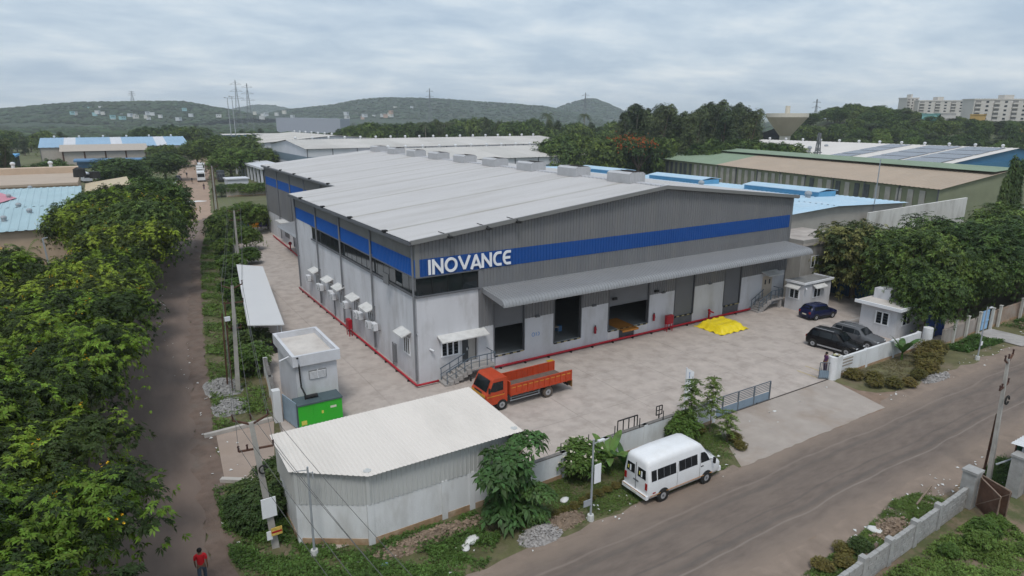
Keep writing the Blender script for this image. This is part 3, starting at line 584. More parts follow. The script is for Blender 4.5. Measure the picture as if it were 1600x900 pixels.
cm.loft(rows, closed=False, cap=False); CN = cm.build('canopy', canopy_m, WH, fix=False)
for x in (cx0, cx1): MB().poly(*[(x, y_, z_) for y_, z_ in pr], (x,-2.9,6.25), (x,-.02,6.6)).build('canopy_end', canopy_m, CN)
cb_ = MB()
for x in np.linspace(cx0+.2, cx1-.2, 9): cb_.bar((x,-.02,6.55),(x,-3.2,6.35),.08,.14)
cb_.bar((cx0,-3.2,6.3),(cx1,-3.2,6.3),.08,.12).build('canopy_bracket', trim, CN); MB().bar((cx0,-.1,6.99),(cx1,-.1,6.99),.16,.06).build('canopy_flashing', canopy_m, CN)
# -- entrance at the near corner: window, door, awning
def window(x0, x1, z0, z1, n, wall, parent=WH, o=0.0):     # wall: 'f' front (y=o) or 'l' left (x=o)
    def B(a0, a1, d0, d1, c0, c1): return MB().box(a0, a1, o-d1, o-d0, c0, c1) if wall == 'f' else MB().box(o-d1, o-d0, a0, a1, c0, c1)
    fr = None; w = (x1-x0)/n; fm = MB()
    for q in (B(x0-.09,x1+.09,-.02,.05,z0-.09,z0),B(x0-.09,x1+.09,-.02,.05,z1,z1+.09)): fm.f += [tuple(i+len(fm.v) for i in f_) for f_ in q.f]; fm.v += q.v
    for i in range(n+1):
        q = B(x0+i*w-.06,x0+i*w+.06,-.02,.046,z0,z1); fm.f += [tuple(i_+len(fm.v) for i_ in f_) for f_ in q.f]; fm.v += q.v
    fr = fm.build('window_frame', white_paint, parent)
    for i in range(n):
        B(x0+i*w+.06,x0+(i+1)*w-.06,-.015,.015,z0,z1).build('window_pane', glass, fr)
        gm = MB()
        for t in (.25,.5,.75):
            q = B(x0+i*w+.06,x0+(i+1)*w-.06,.016,.026,z0+(z1-z0)*t-.012,z0+(z1-z0)*t+.012); gm.f += [tuple(i_+len(gm.v) for i_ in f_) for f_ in q.f]; gm.v += q.v
        gm.build('window_grille', trim, fr)
    return fr
def awning(x0, x1, z, out_, wall, parent=WH, o=0.0):
    th = .09; d = .3
    def P_(a, dd, zz): return (a, o-dd, zz) if wall == 'f' else (o-dd, a, zz)
    mb = MB(); b = [P_(x0,0,z),P_(x1,0,z),P_(x1,out_,z-d),P_(x0,out_,z-d)]; mb.v = b+[(p[0],p[1],p[2]+th) for p in b]
    mb.f = [(0,3,2,1),(4,5,6,7),(0,1,5,4),(1,2,6,5),(2,3,7,6),(3,0,4,7)]; return mb.build('awning', M('awning_white', (.58,.575,.56), .7, .1, 2, dirt=(.40,.39,.37), dscale=1.2, damt=.6), parent)
window(1.95, 3.45, 1.95, 3.05, 3, 'f'); awning(1.6, 5.75, 3.62, .95, 'f')
dr = MB().box(3.78,4.35,.1,.14,1.0,3.2).build('door', M('door_dark', (.06,.065,.07), .5, .1), WH); MB().box(4.2,4.28,.06,.1,2,2.2).build('handle', white_metal, dr)
dr = MB().box(4.4,5.12,.3,.34,1.0,3.2).build('door', M('door_cream', (.42,.40,.37), .6, .1), WH); MB().box(4.45,4.5,.25,.3,2,2.2).build('handle', trim, dr)
dr = MB().box(40.4,42.0,-.04,.0,1.15,3.4).build('door', M('door_beige', (.44,.38,.31), .6, .08), WH)
for x in (40.75, 41.45): MB().box(x,x+.2,-.05,-.04,2.5,3.0).build('door_window', glass, dr)
awning(40.1, 42.6, 3.9, 1.0, 'f')
for x in (19.4,24.6): MB().box(x-.25,x+.25,-.18,-.02,3.95,4.15).build('wall_light', black_m, WH)
for x in (10.9, 17.0, 25.5, 32): MB().box(x-.2,x+.2,-.2,-.02,3.72,3.86).build('wall_light', trim, WH)
MB().cyl((.95,-.02,2.75),(1.15,-.35,2.65),.08,None,8).build('camera_housing', white_metal, WH)
# left-wall windows with awnings
for yc, w in ((27.0,2.2),(22.2,2.1),(18.5,2.1),(14.1,2.1),(10.2,2.2),(2.2,1.9)):
    awning(yc-w/2, yc+w/2, 3.85, .8, 'l'); window(yc-w/2+.35, yc+w/2-.35, 1.95, 3.25, 3, 'l')
MB().box(-.2,0,4.4,4.75,.4,2.0).cyl((-.08,5.1,0),(-.08,5.1,2),.05,None,6).cyl((-.08,15.6,0),(-.08,15.6,2),.05,None,6).cyl((-.08,21.0,0),(-.08,21.0,2),.05,None,6).build('cable_duct', M('pipe_grey'), WH)
# rear block doors and canopy
MB().sweep([(5.55,4.55),(3.0,4.15),(2.75,3.9),(2.78,3.85),(3.05,4.07),(5.55,4.45)],'y',45.5,58.5).build('rear_canopy', canopy_m, WH); 
for a, b in ((47,51),(53,57),(63,66)): MB().box(XR-.05,XR,a,b,1,3.7).build('roller_shutter', shutter_m, WH)
MB().box(4.2,XR,62.5,66.5,3.6,3.75).build('awning', M('awning_white'), WH)
# -- lettering on the stripe
def stroke(mb, pts, w, y0, y1):
    n = len(pts); Ls = []; Rs = []; P = [Vector((a, 0, b)) for a, b in pts]
    for i in range(n):
        d0 = (P[i]-P[i-1]).normalized() if i else (P[1]-P[0]).normalized(); d1 = (P[i+1]-P[i]).normalized() if i < n-1 else d0
        n0 = Vector((-d0.z,0,d0.x)); n1 = Vector((-d1.z,0,d1.x)); mm = (n0+n1).normalized(); k_ = min(w/2/max(.35, mm.dot(n0)), w*1.2); Ls.append(P[i]+mm*k_); Rs.append(P[i]-mm*k_)
    secs = [[(Ls[i].x,y0,Ls[i].z),(Rs[i].x,y0,Rs[i].z),(Rs[i].x,y1,Rs[i].z),(Ls[i].x,y1,Ls[i].z)] for i in range(n)]
    return mb.loft(secs)
SG = thing('company_sign', 'white raised company name lettering on the blue stripe beside the corner', 'sign', (4.6,-.12,8.6))
h = 1.14; z0 = 8.63; t_ = .195
def arc(cx, cz, rx, rz, a0, a1, n=14): return [(cx+rx*math.cos(R(a0+(a1-a0)*i/n)), cz+rz*math.sin(R(a0+(a1-a0)*i/n))) for i in range(n+1)]
def letter(ch, x, w):
    mb = MB(); a, b = x+t_/2, x+w-t_/2; lo, hi = z0, z0+h; mid = (lo+hi)/2; S_ = lambda p: stroke(mb, p, t_, -.15, -.07)
    if ch == 'I': S_([(a,lo),(a,hi)])
    if ch == 'N': S_([(a,lo),(a,hi)]); S_([(b,lo),(b,hi)]); stroke(mb, [(a,hi-.1),(b,lo+.1)], t_*1.05, -.149, -.071)
    if ch == 'O': S_(arc((a+b)/2, mid, (b-a)/2, h/2-t_/2, 0, 360, 26))
    if ch == 'V': S_([(x+.05,hi),((a+b)/2,lo+.1)]); stroke(mb, [((a+b)/2,lo+.1),(x+w-.05,hi)], t_, -.149, -.071)
    if ch == 'A': S_([(x+.08,lo),((a+b)/2,hi-.08)]); stroke(mb, [((a+b)/2-.02,hi-.02),(x+w-.06,lo)], t_, -.149, -.071); stroke(mb, [(x+.22,lo+.3),(b-.12,lo+.3)], t_*.8, -.148, -.072)
    if ch == 'C': S_([(b+.06,hi-t_/2)]+arc(a+(b-a)*.62, mid, (b-a)*.62, h/2-t_/2, 90, 270, 16)+[(b+.06,lo+t_/2)])
    if ch == 'E': S_([(b+.06,hi-t_/2)]+arc(a+(b-a)*.55, mid, (b-a)*.55, h/2-t_/2, 90, 270, 16)+[(b+.06,lo+t_/2)]); stroke(mb, [(a+.05,mid),(b,mid)], t_, -.149, -.071)
    mb.build('letter', white_paint, SG)
x = 1.0
for ch, w in zip('INOVANCE', (.195,.92,1.08,1.02,.96,.92,.80,.78)): letter(ch, x, w); x += w+(.12 if ch in 'IN' else .02 if ch in 'VA' else .09)
SB = thing('wall_sign', 'small blue circular mark painted on the white wall between the first two dock doors', 'sign', (10.9,-.01,2.1))
mb = MB(); stroke(mb, arc(10.55,2.2,.14,.16,0,360,14), .05, -.012, -.003); stroke(mb, [(10.85,2.05),(10.85,2.36)], .06, -.012, -.003); stroke(mb, [(11.0,2.05)]+arc(11.02,2.2,.15,.15,-90,90,8), .06, -.012, -.003); mb.build('mark', M('sign_blue', (.10,.25,.55), .6, .1), SB)
# -- stairs
def stairs(x0, x1, z, yout, label, nst, land):
    t = thing('entrance_stairs', label, 'stairs', (x0,-.7,0)); mb = MB(); st = (x1-x0-land)/nst
    for i in range(nst): mb.box(x0+i*st, x0+(i+1)*st+.02, -yout, -.06, z*i/nst-.0, z*(i+1)/nst)
    mb2 = MB().box(x1-land, x1, -yout, -.06, z-.16, z).box(x1-.35,x1-.05,-yout+.1,-yout+.35,0,z-.16)
    steps = MB()
    for i in range(nst): steps.box(x0+i*st, x0+(i+1)*st+.04, -yout, -.06, max(0, z*(i+1)/nst-.42), z*(i+1)/nst).build('step', concrete_raw, t); steps = MB()
    mb2.build('landing', concrete_raw, t)
    for yy in (-yout+.05, -.35):
        r_ = MB(); h_ = .95
        for i in range(0, nst, 2): xx = x0+(i+.5)*st; r_.bar((xx,yy,z*(i+1)/nst),(xx,yy,z*(i+1)/nst+h_),.05)
        r_.bar((x0+.3*st,yy,z/nst+h_),(x1-land,yy,z+h_),.06).bar((x0+.3*st,yy,z/nst+h_*.5),(x1-land,yy,z+h_*.5),.035)
        if yy < -.5:
            for xx in np.linspace(x1-land, x1-.05, 4): r_.bar((xx,yy,z),(xx,yy,z+h_),.05)
            r_.bar((x1-land,yy,z+h_),(x1,yy,z+h_),.06).bar((x1-land,yy,z+h_*.5),(x1,yy,z+h_*.5),.035).bar((x1-.05,yy,z+h_),(x1-.05,-.1,z+h_),.05).bar((x1-.05,-.8,z),(x1-.05,-.8,z+h_),.05)
        r_.build('handrail', rail_m, t)
stairs(1.5, 6.0, 1.0, 1.45, 'concrete entrance steps with blue grey handrails at the near corner', 6, 2.2)
stairs(38.3, 42.3, 1.15, 1.4, 'concrete steps with handrails up to the beige door beside the guard hut', 7, 2.0)
# -- fire main, hydrants, extinguishers, boxes
FP = thing('fire_main_pipe', 'red fire main pipe running along the foot of the warehouse walls', 'pipe', (0,0,0))
MB().tube([(-.42,34,.22),(-.42,-.5,.22),(1.4,-.5,.22)],.085,8).build('pipe_run', red, FP, True); MB().tube([(6.1,-.42,.24),(38.2,-.42,.24)],.085,8).box(6.1,38.2,-.2,-.02,.0,.12).build('pipe_run', red, FP)
sp_ = MB()
for i in range(14): sp_.box(-.55,-.3,1+i*2.4,1.12+i*2.4,0,.14)
for i in range(13): sp_.box(7+i*2.4,7.12+i*2.4,-.56,-.32,0,.14)
sp_.build('pipe_support', black_m, FP)
for i, (x, lb) in enumerate(((17.2,'red fire extinguisher hung left of the wide open dock door'),(24.4,'red fire extinguisher hung right of the wide open dock door'))):
    t = thing('fire_extinguisher', lb, 'extinguisher', (x,-.12,1.15), group='fire extinguishers on the dock wall'); MB().cyl((x,-.14,1.15),(x,-.14,1.7),.11,None,10).ball((x,-.14,1.7),.11,10,6).build('cylinder', red, t, True); MB().box(x-.05,x+.05,-.18,-.1,1.8,1.9).bar((x,-.14,1.85),(x+.14,-.2,1.45),.03).build('valve', black_m, t)
def hosebox(x0, x1, y0, y1, lb, ax):
    t = thing('hose_cabinet', lb, 'cabinet', ((x0+x1)/2,(y0+y1)/2,0), group='red fire hose cabinets'); MB().box(x0,x1,y0,y1,.75,1.6).build('cabinet', red, t); lg = MB()
    for x in (x0+.05,x1-.05):
        for y in (y0+.05,y1-.05): lg.box(x-.03,x+.03,y-.03,y+.03,0,.75)
    lg.build('stand', red, t); (MB().box(x0+.08,x1-.08,y0-.012,y0-.002,.83,1.52) if ax == 'f' else MB().box(x0-.012,x0-.002,y0+.08,y1-.08,.83,1.52)).build('door', M('red_dark', (.27,.01,.02), .5, .1), t)
hosebox(25.5, 26.3, -.85, -.5, 'red fire hose cabinet standing by the dock wall', 'f'); hosebox(-.95,-.6,13.9,14.7, 'red fire hose cabinet beside the long side wall', 'l')
t = thing('fire_hydrant', 'red twin outlet fire hydrant on the dock wall pipe', 'hydrant', (31.7,-.5,0)); MB().cyl((31.7,-.5,0),(31.7,-.5,1.1),.09,None,8).ball((31.7,-.5,1.12),.15,8,6).build('standpipe', red, t); MB().cyl((31.7,-.5,1.05),(31.45,-.85,.9),.08,None,8).cyl((31.7,-.5,1.05),(32.0,-.85,.9),.08,None,8).build('outlet', red, t)
t = thing('fire_hydrant', 'red fire hydrant at the set back rear wall', 'hydrant', (4.4,58,0)); MB().cyl((4.4,58,0),(4.4,58,1.1),.1,None,8).ball((4.4,58,1.2),.28,8,6).build('standpipe', red, t); MB().tube([(4.9,72,.25),(4.4,58,.25),(4.0,50,.25)],.1,6).build('outlet', red, t)
t = thing('concrete_cover', 'small yellow chequer plate on the yard by the dock wall', 'cover', (11.5,-1.2,0)); MB().box(11.2,11.8,-1.4,-1.0,.004,.05).build('plate', yellow_m, t)
# -- air conditioners on the long wall
ords = ('first','second','third','fourth','fifth','sixth','seventh','eighth','ninth','tenth','eleventh','twelfth')
acb = None
for i, (y, z) in enumerate(((8.3,2.2),(9.7,2.0),(12.0,2.2),(13.0,2.05),(16.1,2.2),(20.1,2.1),(20.9,2.2),(24.4,2.1),(25.2,2.0),(29.3,2.1))):
    lb = 'white air conditioner on the long side wall, %s from the near corner' % ords[i]
    if acb is None:
        acb = thing('air_conditioner', lb, 'air conditioner', (0,y,z), group='air conditioners on the long side wall', local=True)
        MB().box(-.62,-.25,-.42,.42,0,.62).build('casing', white_metal, acb); fg = MB().cyl((-.62,-.08,.31),(-.65,-.08,.31),.25,None,16).build('fan_grille', M('grille_grey', (.35,.36,.37), .6, .1), acb)
        MB().cyl((-.65,-.08,.31),(-.66,-.08,.31),.07,None,8).build('fan_hub', white_metal, fg); MB().bar((-.6,-.3,-.03),(0,-.3,-.03),.05).bar((-.6,.3,-.03),(0,.3,-.03),.05).build('bracket', trim, acb)
    else:
        c = copy_tree(acb); c.location = (0,y,z); c['label'] = lb
# -- things inside the second dock door
t = thing('work_table', 'work table seen through the second dock door', 'table', (13.9,2.2,1.0)); MB().box(13.0,14.5,1.7,2.5,1.7,1.76).build('tabletop', M('ply', (.35,.30,.25), .7, .1), t)
for x in (13.06,14.44):
    for y in (1.76,2.44): MB().box(x-.03,x+.03,y-.03,y+.03,1.0,1.7).build('leg', trim, t)
for i, (x, y, s_, c_, lb) in enumerate(((14.5,3.2,.7,(.30,.18,.09),'brown carton on the floor inside the second dock door'),(15.1,2.6,.45,(.10,.22,.42),'blue crate just inside the second dock door'),(13.4,4.2,.9,(.28,.28,.29),'grey cabinet deep inside the second dock door'))):
    t = tag(MB().box(x-s_/2,x+s_/2,y-s_/2,y+s_/2,1.0,1.0+s_).box(x-s_/2-.02,x+s_/2+.02,y-s_/2-.02,y+s_/2+.02,1.0+s_,1.05+s_).build('carton', M('carton%d' % i, c_, .8, .1)), lb, 'box')
t = thing('pedestal_fan', 'pedestal fan standing inside the wide dock door', 'fan', (21.2,4.0,1.0)); MB().cyl((21.2,4,1.0),(21.2,4,1.06),.25,None,12).build('base', trim, t); MB().cyl((21.2,4,1.06),(21.2,4,2.4),.03,None,6).build('pole', white_metal, t)
MB().cyl((21.2,3.9,2.5),(21.2,4.05,2.5),.3,None,14).build('fan_cage', white_metal, t)
# ================================================================ compound: small buildings, walls, gates
wallw = M('compound_wall_paint', (.64,.645,.65), .9, .08, .8, dirt=(.40,.385,.36), dscale=.7, damt=.6, bump=.15, bscale=15, stretch=(1,1,.35))
mud = M('mud_splash', (.33,.22,.13), .95, .3, 2, dirt=(.45,.38,.3), dscale=1, damt=.6)
# pump house
PH = thing('pump_house', 'tall white flat roofed pump house beside the green generator', 'building', (-7.95,1.8,0))
MB().box(-9.33,-6.54,-.9,4.42,0,3.795).build('wall', plaster2, PH)
pr_ = [(-9.62,-1.22),(-6.28,-1.22),(-6.28,4.72),(-9.62,4.72)]
MB().box(-9.55,-6.32,-1.15,-.93,3.8,4.55).box(-9.55,-6.32,4.45,4.67,3.8,4.55).box(-9.55,-9.33,-.93,4.45,3.8,4.55).box(-6.54,-6.32,-.93,4.45,3.8,4.55).build('parapet', plaster2, PH)
MB().box(-9.33,-6.54,-.93,4.45,3.7,4.12).build('roof_slab', M('roof_screed', (.56,.52,.48), .95, .1, 1.2, dirt=(.38,.34,.31), dscale=.6, damt=.7), PH)
lv = MB(); 
for i in range(7): lv.poly((-8.45,-.93,2.72+i*.08),(-7.35,-.93,2.72+i*.08),(-7.35,-.98,2.69+i*.08),(-8.45,-.98,2.69+i*.08))
lo_ = MB().box(-8.5,-7.3,-.94,-.9,2.66,3.3).build('louvre', M('louvre_grey', (.25,.25,.25), .7, .1), PH); lv.build('slat', white_metal, lo_); MB().box(-7.93,-7.87,-1.0,-.94,2.66,3.3).build('louvre_mullion', white_metal, lo_)
MB().cyl((-9.55,-.2,4.3),(-10.2,-.2,4.1),.05,None,6).build('drain_spout', white_metal, PH)
# generator
GS = thing('generator', 'bright green canopied diesel generator with dark top and exhaust stack', 'generator', (-8.4,-2.35,0))
gr = M('generator_green', (.035,.42,.03), .4, .06, 2, dirt=(.05,.30,.03), dscale=1, damt=.4); gt = M('generator_top', (.07,.10,.11), .5, .1)
MB().box(-9.85,-6.95,-2.95,-1.65,.22,1.75).build('enclosure', gr, GS); MB().box(-9.9,-6.9,-3.0,-1.6,1.75,1.85).box(-8.3,-8.25,-3.0,-1.6,1.85,1.88).build('top_panel', gt, GS); MB().box(-9.86,-9.845,-2.9,-1.7,.3,1.7).build('radiator_panel', gt, GS); MB().box(-9.8,-7,-2.9,-1.7,0,.22).build('base_frame', black_m, GS)
for a, b in ((-9.75,-8.9),(-8.86,-8.0),(-7.96,-7.05)): MB().box(a,b,-2.965,-2.95,.35,1.66).build('access_door', gr, GS)
MB().box(-7.75,-7.35,-2.975,-2.965,1.2,1.35).build('badge', M('badge_white', (.6,.62,.5), .5, .2, 8), GS); MB().box(-8.35,-8.22,-2.975,-2.965,.95,1.15).build('badge', M('badge_yellow', (.6,.55,.1), .5, .2, 8), GS); MB().box(-9.7,-9.35,-2.975,-2.965,.4,.7).build('badge', M('badge_yellow'), GS)
MB().cyl((-9.1,-2.2,2.0),(-8.35,-2.2,2.0),.13,None,10).tube([(-9.15,-2.2,1.85),(-9.15,-2.2,2.2),(-9.15,-1.3,2.4),(-9.15,-1.05,4.4),(-9.3,-1.4,4.5)],.06,6).build('exhaust', black_m, GS)
# carport along the left wall
CP = thing('carport', 'long white lean to parking shelter along the left boundary wall', 'shelter', (-7,24,0))
c0, c1, c2, c3 = (-10.0,12.4),(-7.2,11.6),(-4.0,35.8),(-6.6,37.6)
mb = MB(); mb.v = [(*c0,3.05),(*c1,2.85),(*c2,2.85),(*c3,3.05),(*c0,3.12),(*c1,2.92),(*c2,2.92),(*c3,3.12)]; mb.f = [(0,3,2,1),(4,5,6,7),(0,1,5,4),(1,2,6,5),(2,3,7,6),(3,0,4,7)]; mb.build('roof', M('carport_roof', (.58,.575,.575), .6, .04, .3, dirt=(.55,.54,.53), dscale=.3, damt=.5), CP)
for i in range(6):
    t = i/5; a = Vector((*c1,0)).lerp(Vector((*c2,0)), .02+t*.96); b = Vector((*c0,0)).lerp(Vector((*c3,0)), .02+t*.96); MB().cyl(a+Vector((-.25,0,0)),a+Vector((-.25,0,2.85)),.05,None,6).build('post', white_metal, CP); MB().cyl(b+Vector((.2,0,0)),b+Vector((.2,0,3.05)),.05,None,6).bar(a+Vector((-.25,0,2.8)),b+Vector((.2,0,3.0)),.07).build('frame', trim, CP)
mcol = [(.05,.05,.06),(.25,.03,.03),(.08,.09,.12),(.03,.03,.03)]
def motorbike(x, y, rz, col, lb, i):
    t = thing('motorbike', lb, 'motorbike', (x,y,0), rz, 'motorbikes under the parking shelter', local=True)
    for xx in (-.62,.62):
        w = MB(); w.cyl((xx,-.05,.3),(xx,.05,.3),.3,None,14); w.build('wheel', black_m, t)
    MB().loft([[(xx,-wd,z0_),(xx,wd,z0_),(xx,wd,z1_),(xx,-wd,z1_)] for xx,wd,z0_,z1_ in ((-.75,.06,.55,.72),(-.2,.12,.4,.78),(.15,.14,.4,.95),(.45,.1,.6,.95))]).build('body', M('bike_paint%d' % i, col, .3, .05), t); MB().box(-.75,-.02,-.12,.12,.76,.84).build('seat', black_m, t); MB().bar((.55,0,.3),(.42,0,1.0),.06).bar((.4,-.33,1.02),(.4,.33,1.02),.035).build('handlebar', trim, t)
for i in range(3): motorbike(-8.4+i*.24, 13.2+i*1.5, R(170+i*3), mcol[i], ('black','dark red','dark grey')[i]+' motorbike parked under the near end of the white shelter', i)
# corner store with corrugated upper walls
ST = thing('corner_store', 'low store with cream ribbed roof and clipped corner in the yard corner', 'building', (-7,-14,0))
fp = [(-12.75,-11.2),(-12.75,-14.6),(-9.9,-16.45),(-1.75,-16.45),(-1.75,-11.2)]
cream = M('cream_roof_sheet', (.66,.61,.56), .55, .04, .3, dirt=(.54,.50,.455), dscale=.4, damt=.5, stretch=(1,.3,1)); sheet_grey = M('store_cladding', (.47,.475,.465), .55, .04, .6, dirt=(.38,.38,.37), dscale=.6, damt=.4, stretch=(1,1,.3))
for (a, b) in zip(fp, fp[1:]+fp[:1]):
    A_, B_ = Vector((*a,0)), Vector((*b,0)); d = (B_-A_); ln = d.length; d.normalize(); nn = Vector((d.y,-d.x,0))
    MB().bar(A_+Vector((0,0,1.1)),B_+Vector((0,0,1.1)),.22,2.2).build('plaster_wall', wallw, ST); MB().bar(A_+Vector((0,0,.1))+nn*.02,B_+Vector((0,0,.1))+nn*.02,.24,.45).build('mud_stained_footing', mud, ST)
    MB().ribs(A_+nn*.13,d,(0,0,1),nn,-.02,ln+.02,.25,.035,2.18,3.92).build('cladding_sheet', sheet_grey, ST, fix=False)
for x, y in ((-9.9,-16.45),(-6.0,-16.45),(-4.4,-16.45),(-12.75,-14.6)): MB().box(x-.16,x+.16,y-.16,y+.16,0,2.22).build('pilaster', wallw, ST)
for x, y in fp: MB().cyl((x,y,2.2),(x,y,3.95),.2,.2,8).build('corner_flashing', sheet_grey, ST)
def zst(x, y): return 3.88+(y+17)*.045
x = -13.1
edge = lambda x_: -16.95 if x_ > -10 else -16.95+(-10-x_)*2.2/3.1
nsh = 11; wsh = (13.1-1.45)/nsh
for i in range(nsh):
    xa, xb = -13.1+i*wsh, -13.1+(i+1)*wsh
    sv = Vector((0,1,.045)).normalized()
    MB().ribs((0,-17,3.90),(1,0,0),sv,(0,0,1),xa,xb,.21,.022,lambda u: edge(u)+17,lambda u: 6.15).build('roof_sheet', cream, ST, fix=False)
# ---- boundary walls
def wall_run(name, label, pts, h, th=.22, mat=wallw, pst=3.2, cap=True, group=None, pil=.3, footing=True):
    t = thing(name, label, 'wall', (*pts[0],0), group=group)
    for a, b in zip(pts, pts[1:]):
        A_, B_ = Vector((*a,0)), Vector((*b,0)); ln = (B_-A_).length; n = max(1, round(ln/pst))
        for i in range(n):
            p, q = A_.lerp(B_, i/n), A_.lerp(B_, (i+1)/n); MB().bar(p+Vector((0,0,h/2-.05)),q+Vector((0,0,h/2-.05)),th,h+.1).build('wall_panel', mat, t)
            MB().box(p.x-pil/2,p.x+pil/2,p.y-pil/2,p.y+pil/2,-.1,h+.05).build('pilaster', mat, t)
            if footing: MB().bar(p+Vector((0,0,.08)),q+Vector((0,0,.08)),th+.05,.26).build('mud_stained_footing', mud, t)
            if cap: MB().bar(p+Vector((0,0,h+.02)),q+Vector((0,0,h+.02)),th+.03,.06).build('coping', M('coping_dark', (.16,.15,.14), .9, .3, 2), t)
        MB().box(b[0]-pil/2,b[0]+pil/2,b[1]-pil/2,b[1]+pil/2,-.1,h+.05).build('pilaster', mat, t)
    return t
FW = wall_run('boundary_wall', 'white front boundary wall between the corner store and the sliding gate', [(-1.6,-16.5),(14.3,-16.25)], 1.5, pst=3.2)
sk_ = MB()
for i in range(8): sk_.bar((-.6+i*2,-16.47,1.5),(-.6+i*2,-16.47,2.15),.04)
sk_.build('iron_stake', black_m, FW)
GW = wall_run('boundary_wall', 'white wall with ventilation slots from the gate pillar to the gatehouse', [(28.9,-16.0),(41.2,-16.0)], 1.55, pst=4.2, cap=False)
for i in range(3): MB().box(29.5,30.9,-16.125,-16.1,.75+i*.26,.87+i*.26).build('ventilation_slot', M('slot_shadow', (.3,.26,.22), .9, .1), GW)
pl = thing('gate_pillar', 'broad rounded white gate pillar with rubbish on its top', 'pillar', (28.45,-16.05,0)); MB().cyl((28.2,-16.1,0),(28.2,-16.1,1.9),.36,None,14).box(28.2,28.95,-16.4,-15.75,0,1.9).build('pillar', wallw, pl); MB().ball((28.4,-16.0,1.95),.16,7,5,.6).ball((28.65,-16.2,1.93),.12,7,5,.6).build('rubbish', M('litter_mix', (.35,.33,.2), .9, .5, 6), pl)
LW = wall_run('boundary_wall', 'low grey left boundary wall behind the utility poles', [(wall_x(y)-.1, y) for y in (-.3,7.8)], 1.6, pst=4, group=None); wall_run('boundary_wall', 'long left boundary wall beside the parking shelter and rear yard', [(wall_x(y)-.1, y) for y in (11,36,60,86)], 1.5, pst=5.5)
t = thing('gate_post', 'stout concrete post with blue steel leaf at the side entry', 'pillar', (-10.7,-.6,0)); MB().box(-10.95,-10.45,-.85,-.35,0,2.3).build('post', wallw, t); MB().bar((-10.3,-.6,1.0),(-9.9,-2.6,1.0),.05,1.8).build('gate_leaf', M('pale_blue_steel', (.25,.33,.40), .5, .15), t)
MU = thing('painted_wall', 'rear yard wall painted in blue, orange and purple panels', 'wall', (4.2,84.4,0))
for i, (a, b, c_) in enumerate(((1.4,3.3,(.03,.10,.32)),(3.3,5.0,(.65,.25,.02)),(5.0,7.0,(.06,.04,.16)),(7.0,12.0,(.5,.5,.5)))): MB().box(a+.005,b-.005,84.3,84.5,0,1.5).build('painted_panel', M('mural%d' % i, c_, .8, .08), MU)
# sliding gate and track
SGt = thing('sliding_gate', 'half open blue grey sliding gate with horizontal bars above a solid lower panel', 'gate', (17.3,-16.0,0))
gm_ = M('gate_blue', (.19,.25,.31), .55, .1, 1.5); x0, x1 = 13.9, 20.6
for a, b in ((13.9,15.5),(15.56,17.1),(17.16,18.8),(18.86,20.5)): MB().box(a,b,-16.06,-16.02,.12,.68).build('lower_panel', gm_, SGt)
for i in range(5): MB().bar((x0,-16.04,.82+i*.13),(x1,-16.04,.82+i*.13),.035).build('bar', M('gate_bar', (.12,.14,.16), .5, .1), SGt)
for x in (13.9,15.53,17.13,18.83,20.6): MB().box(x-.035,x+.035,-16.09,-16.0,.08,1.46).build('upright', M('gate_bar'), SGt)
MB().bar((x0,-16.04,1.48),(x1+.03,-16.04,1.48),.06).bar((x0,-16.04,.09),(x1,-16.04,.09),.07).build('rail', M('gate_bar'), SGt)
for x in (15,19.2): MB().cyl((x,-16.08,.07),(x,-16.0,.07),.07,None,10).build('roller', black_m, SGt)
tag(MB().bar((13.5,-16.04,.012),(28.0,-16.04,.012),.09,.03).build('gate_track', M('gate_rail', (.06,.05,.045), .7, .2)), 'dark steel track across the gateway for the sliding gate', 'track')
t = thing('wicket_gate', 'small steel wicket gate standing ajar against the gate pillar', 'gate', (27.6,-15.9,0)); mg = M('gate_bar')
w_ = MB().bar((27.3,-15.6,.1),(27.3,-15.6,1.4),.05).bar((27.9,-16.1,.1),(27.9,-16.1,1.4),.05).bar((27.3,-15.6,1.4),(27.9,-16.1,1.4),.05).bar((27.3,-15.6,.1),(27.9,-16.1,.1),.05); w_.build('frame', mg, t)
for i in range(5): p = Vector((27.3,-15.6,0)).lerp(Vector((27.9,-16.1,0)), (i+1)/6); MB().bar(p+Vector((0,0,.1)),p+Vector((0,0,1.4)),.025).build('bar', mg, t)
MB().bar((27.3,-15.6,.45),(27.9,-16.1,.45),.02,.6).build('sheet', gm_, t)
# guard hut
GH = thing('guard_hut', 'small white flat roofed hut with two shaded windows at the warehouse corner', 'building', (44.8,-2.2,0))
MB().box(42.5,47.3,-3.6,-1.5,0,3.0).build('wall', plaster2, GH); MB().box(42.35,47.45,-3.75,-1.35,3.0,3.1).build('roof_slab', M('hut_roof', (.20,.20,.195), .95, .2, 1.5), GH); MB().box(42.3,47.5,-3.8,-3.68,3.0,3.22).box(42.3,42.42,-3.68,-1.4,3.0,3.22).box(47.38,47.5,-3.68,-1.4,3.0,3.22).build('parapet', white_paint, GH)
window(44.3,45.5,1.4,2.3,2,'f',GH,-3.6); awning(43.9,45.9,2.75,.6,'f',GH,-3.6); window(-3.1,-2.0,1.35,2.25,2,'l',GH,42.5); awning(-3.3,-1.7,2.75,.6,'l',GH,42.5); MB().cyl((42.7,-3.7,2.6),(42.5,-3.95,2.5),.08,None,8).build('camera_housing', white_metal, GH)
GT = thing('gatehouse', 'white gatehouse with projecting roof slab and stepped parapet half hidden by a tree', 'building', (44.2,-11.8,0))
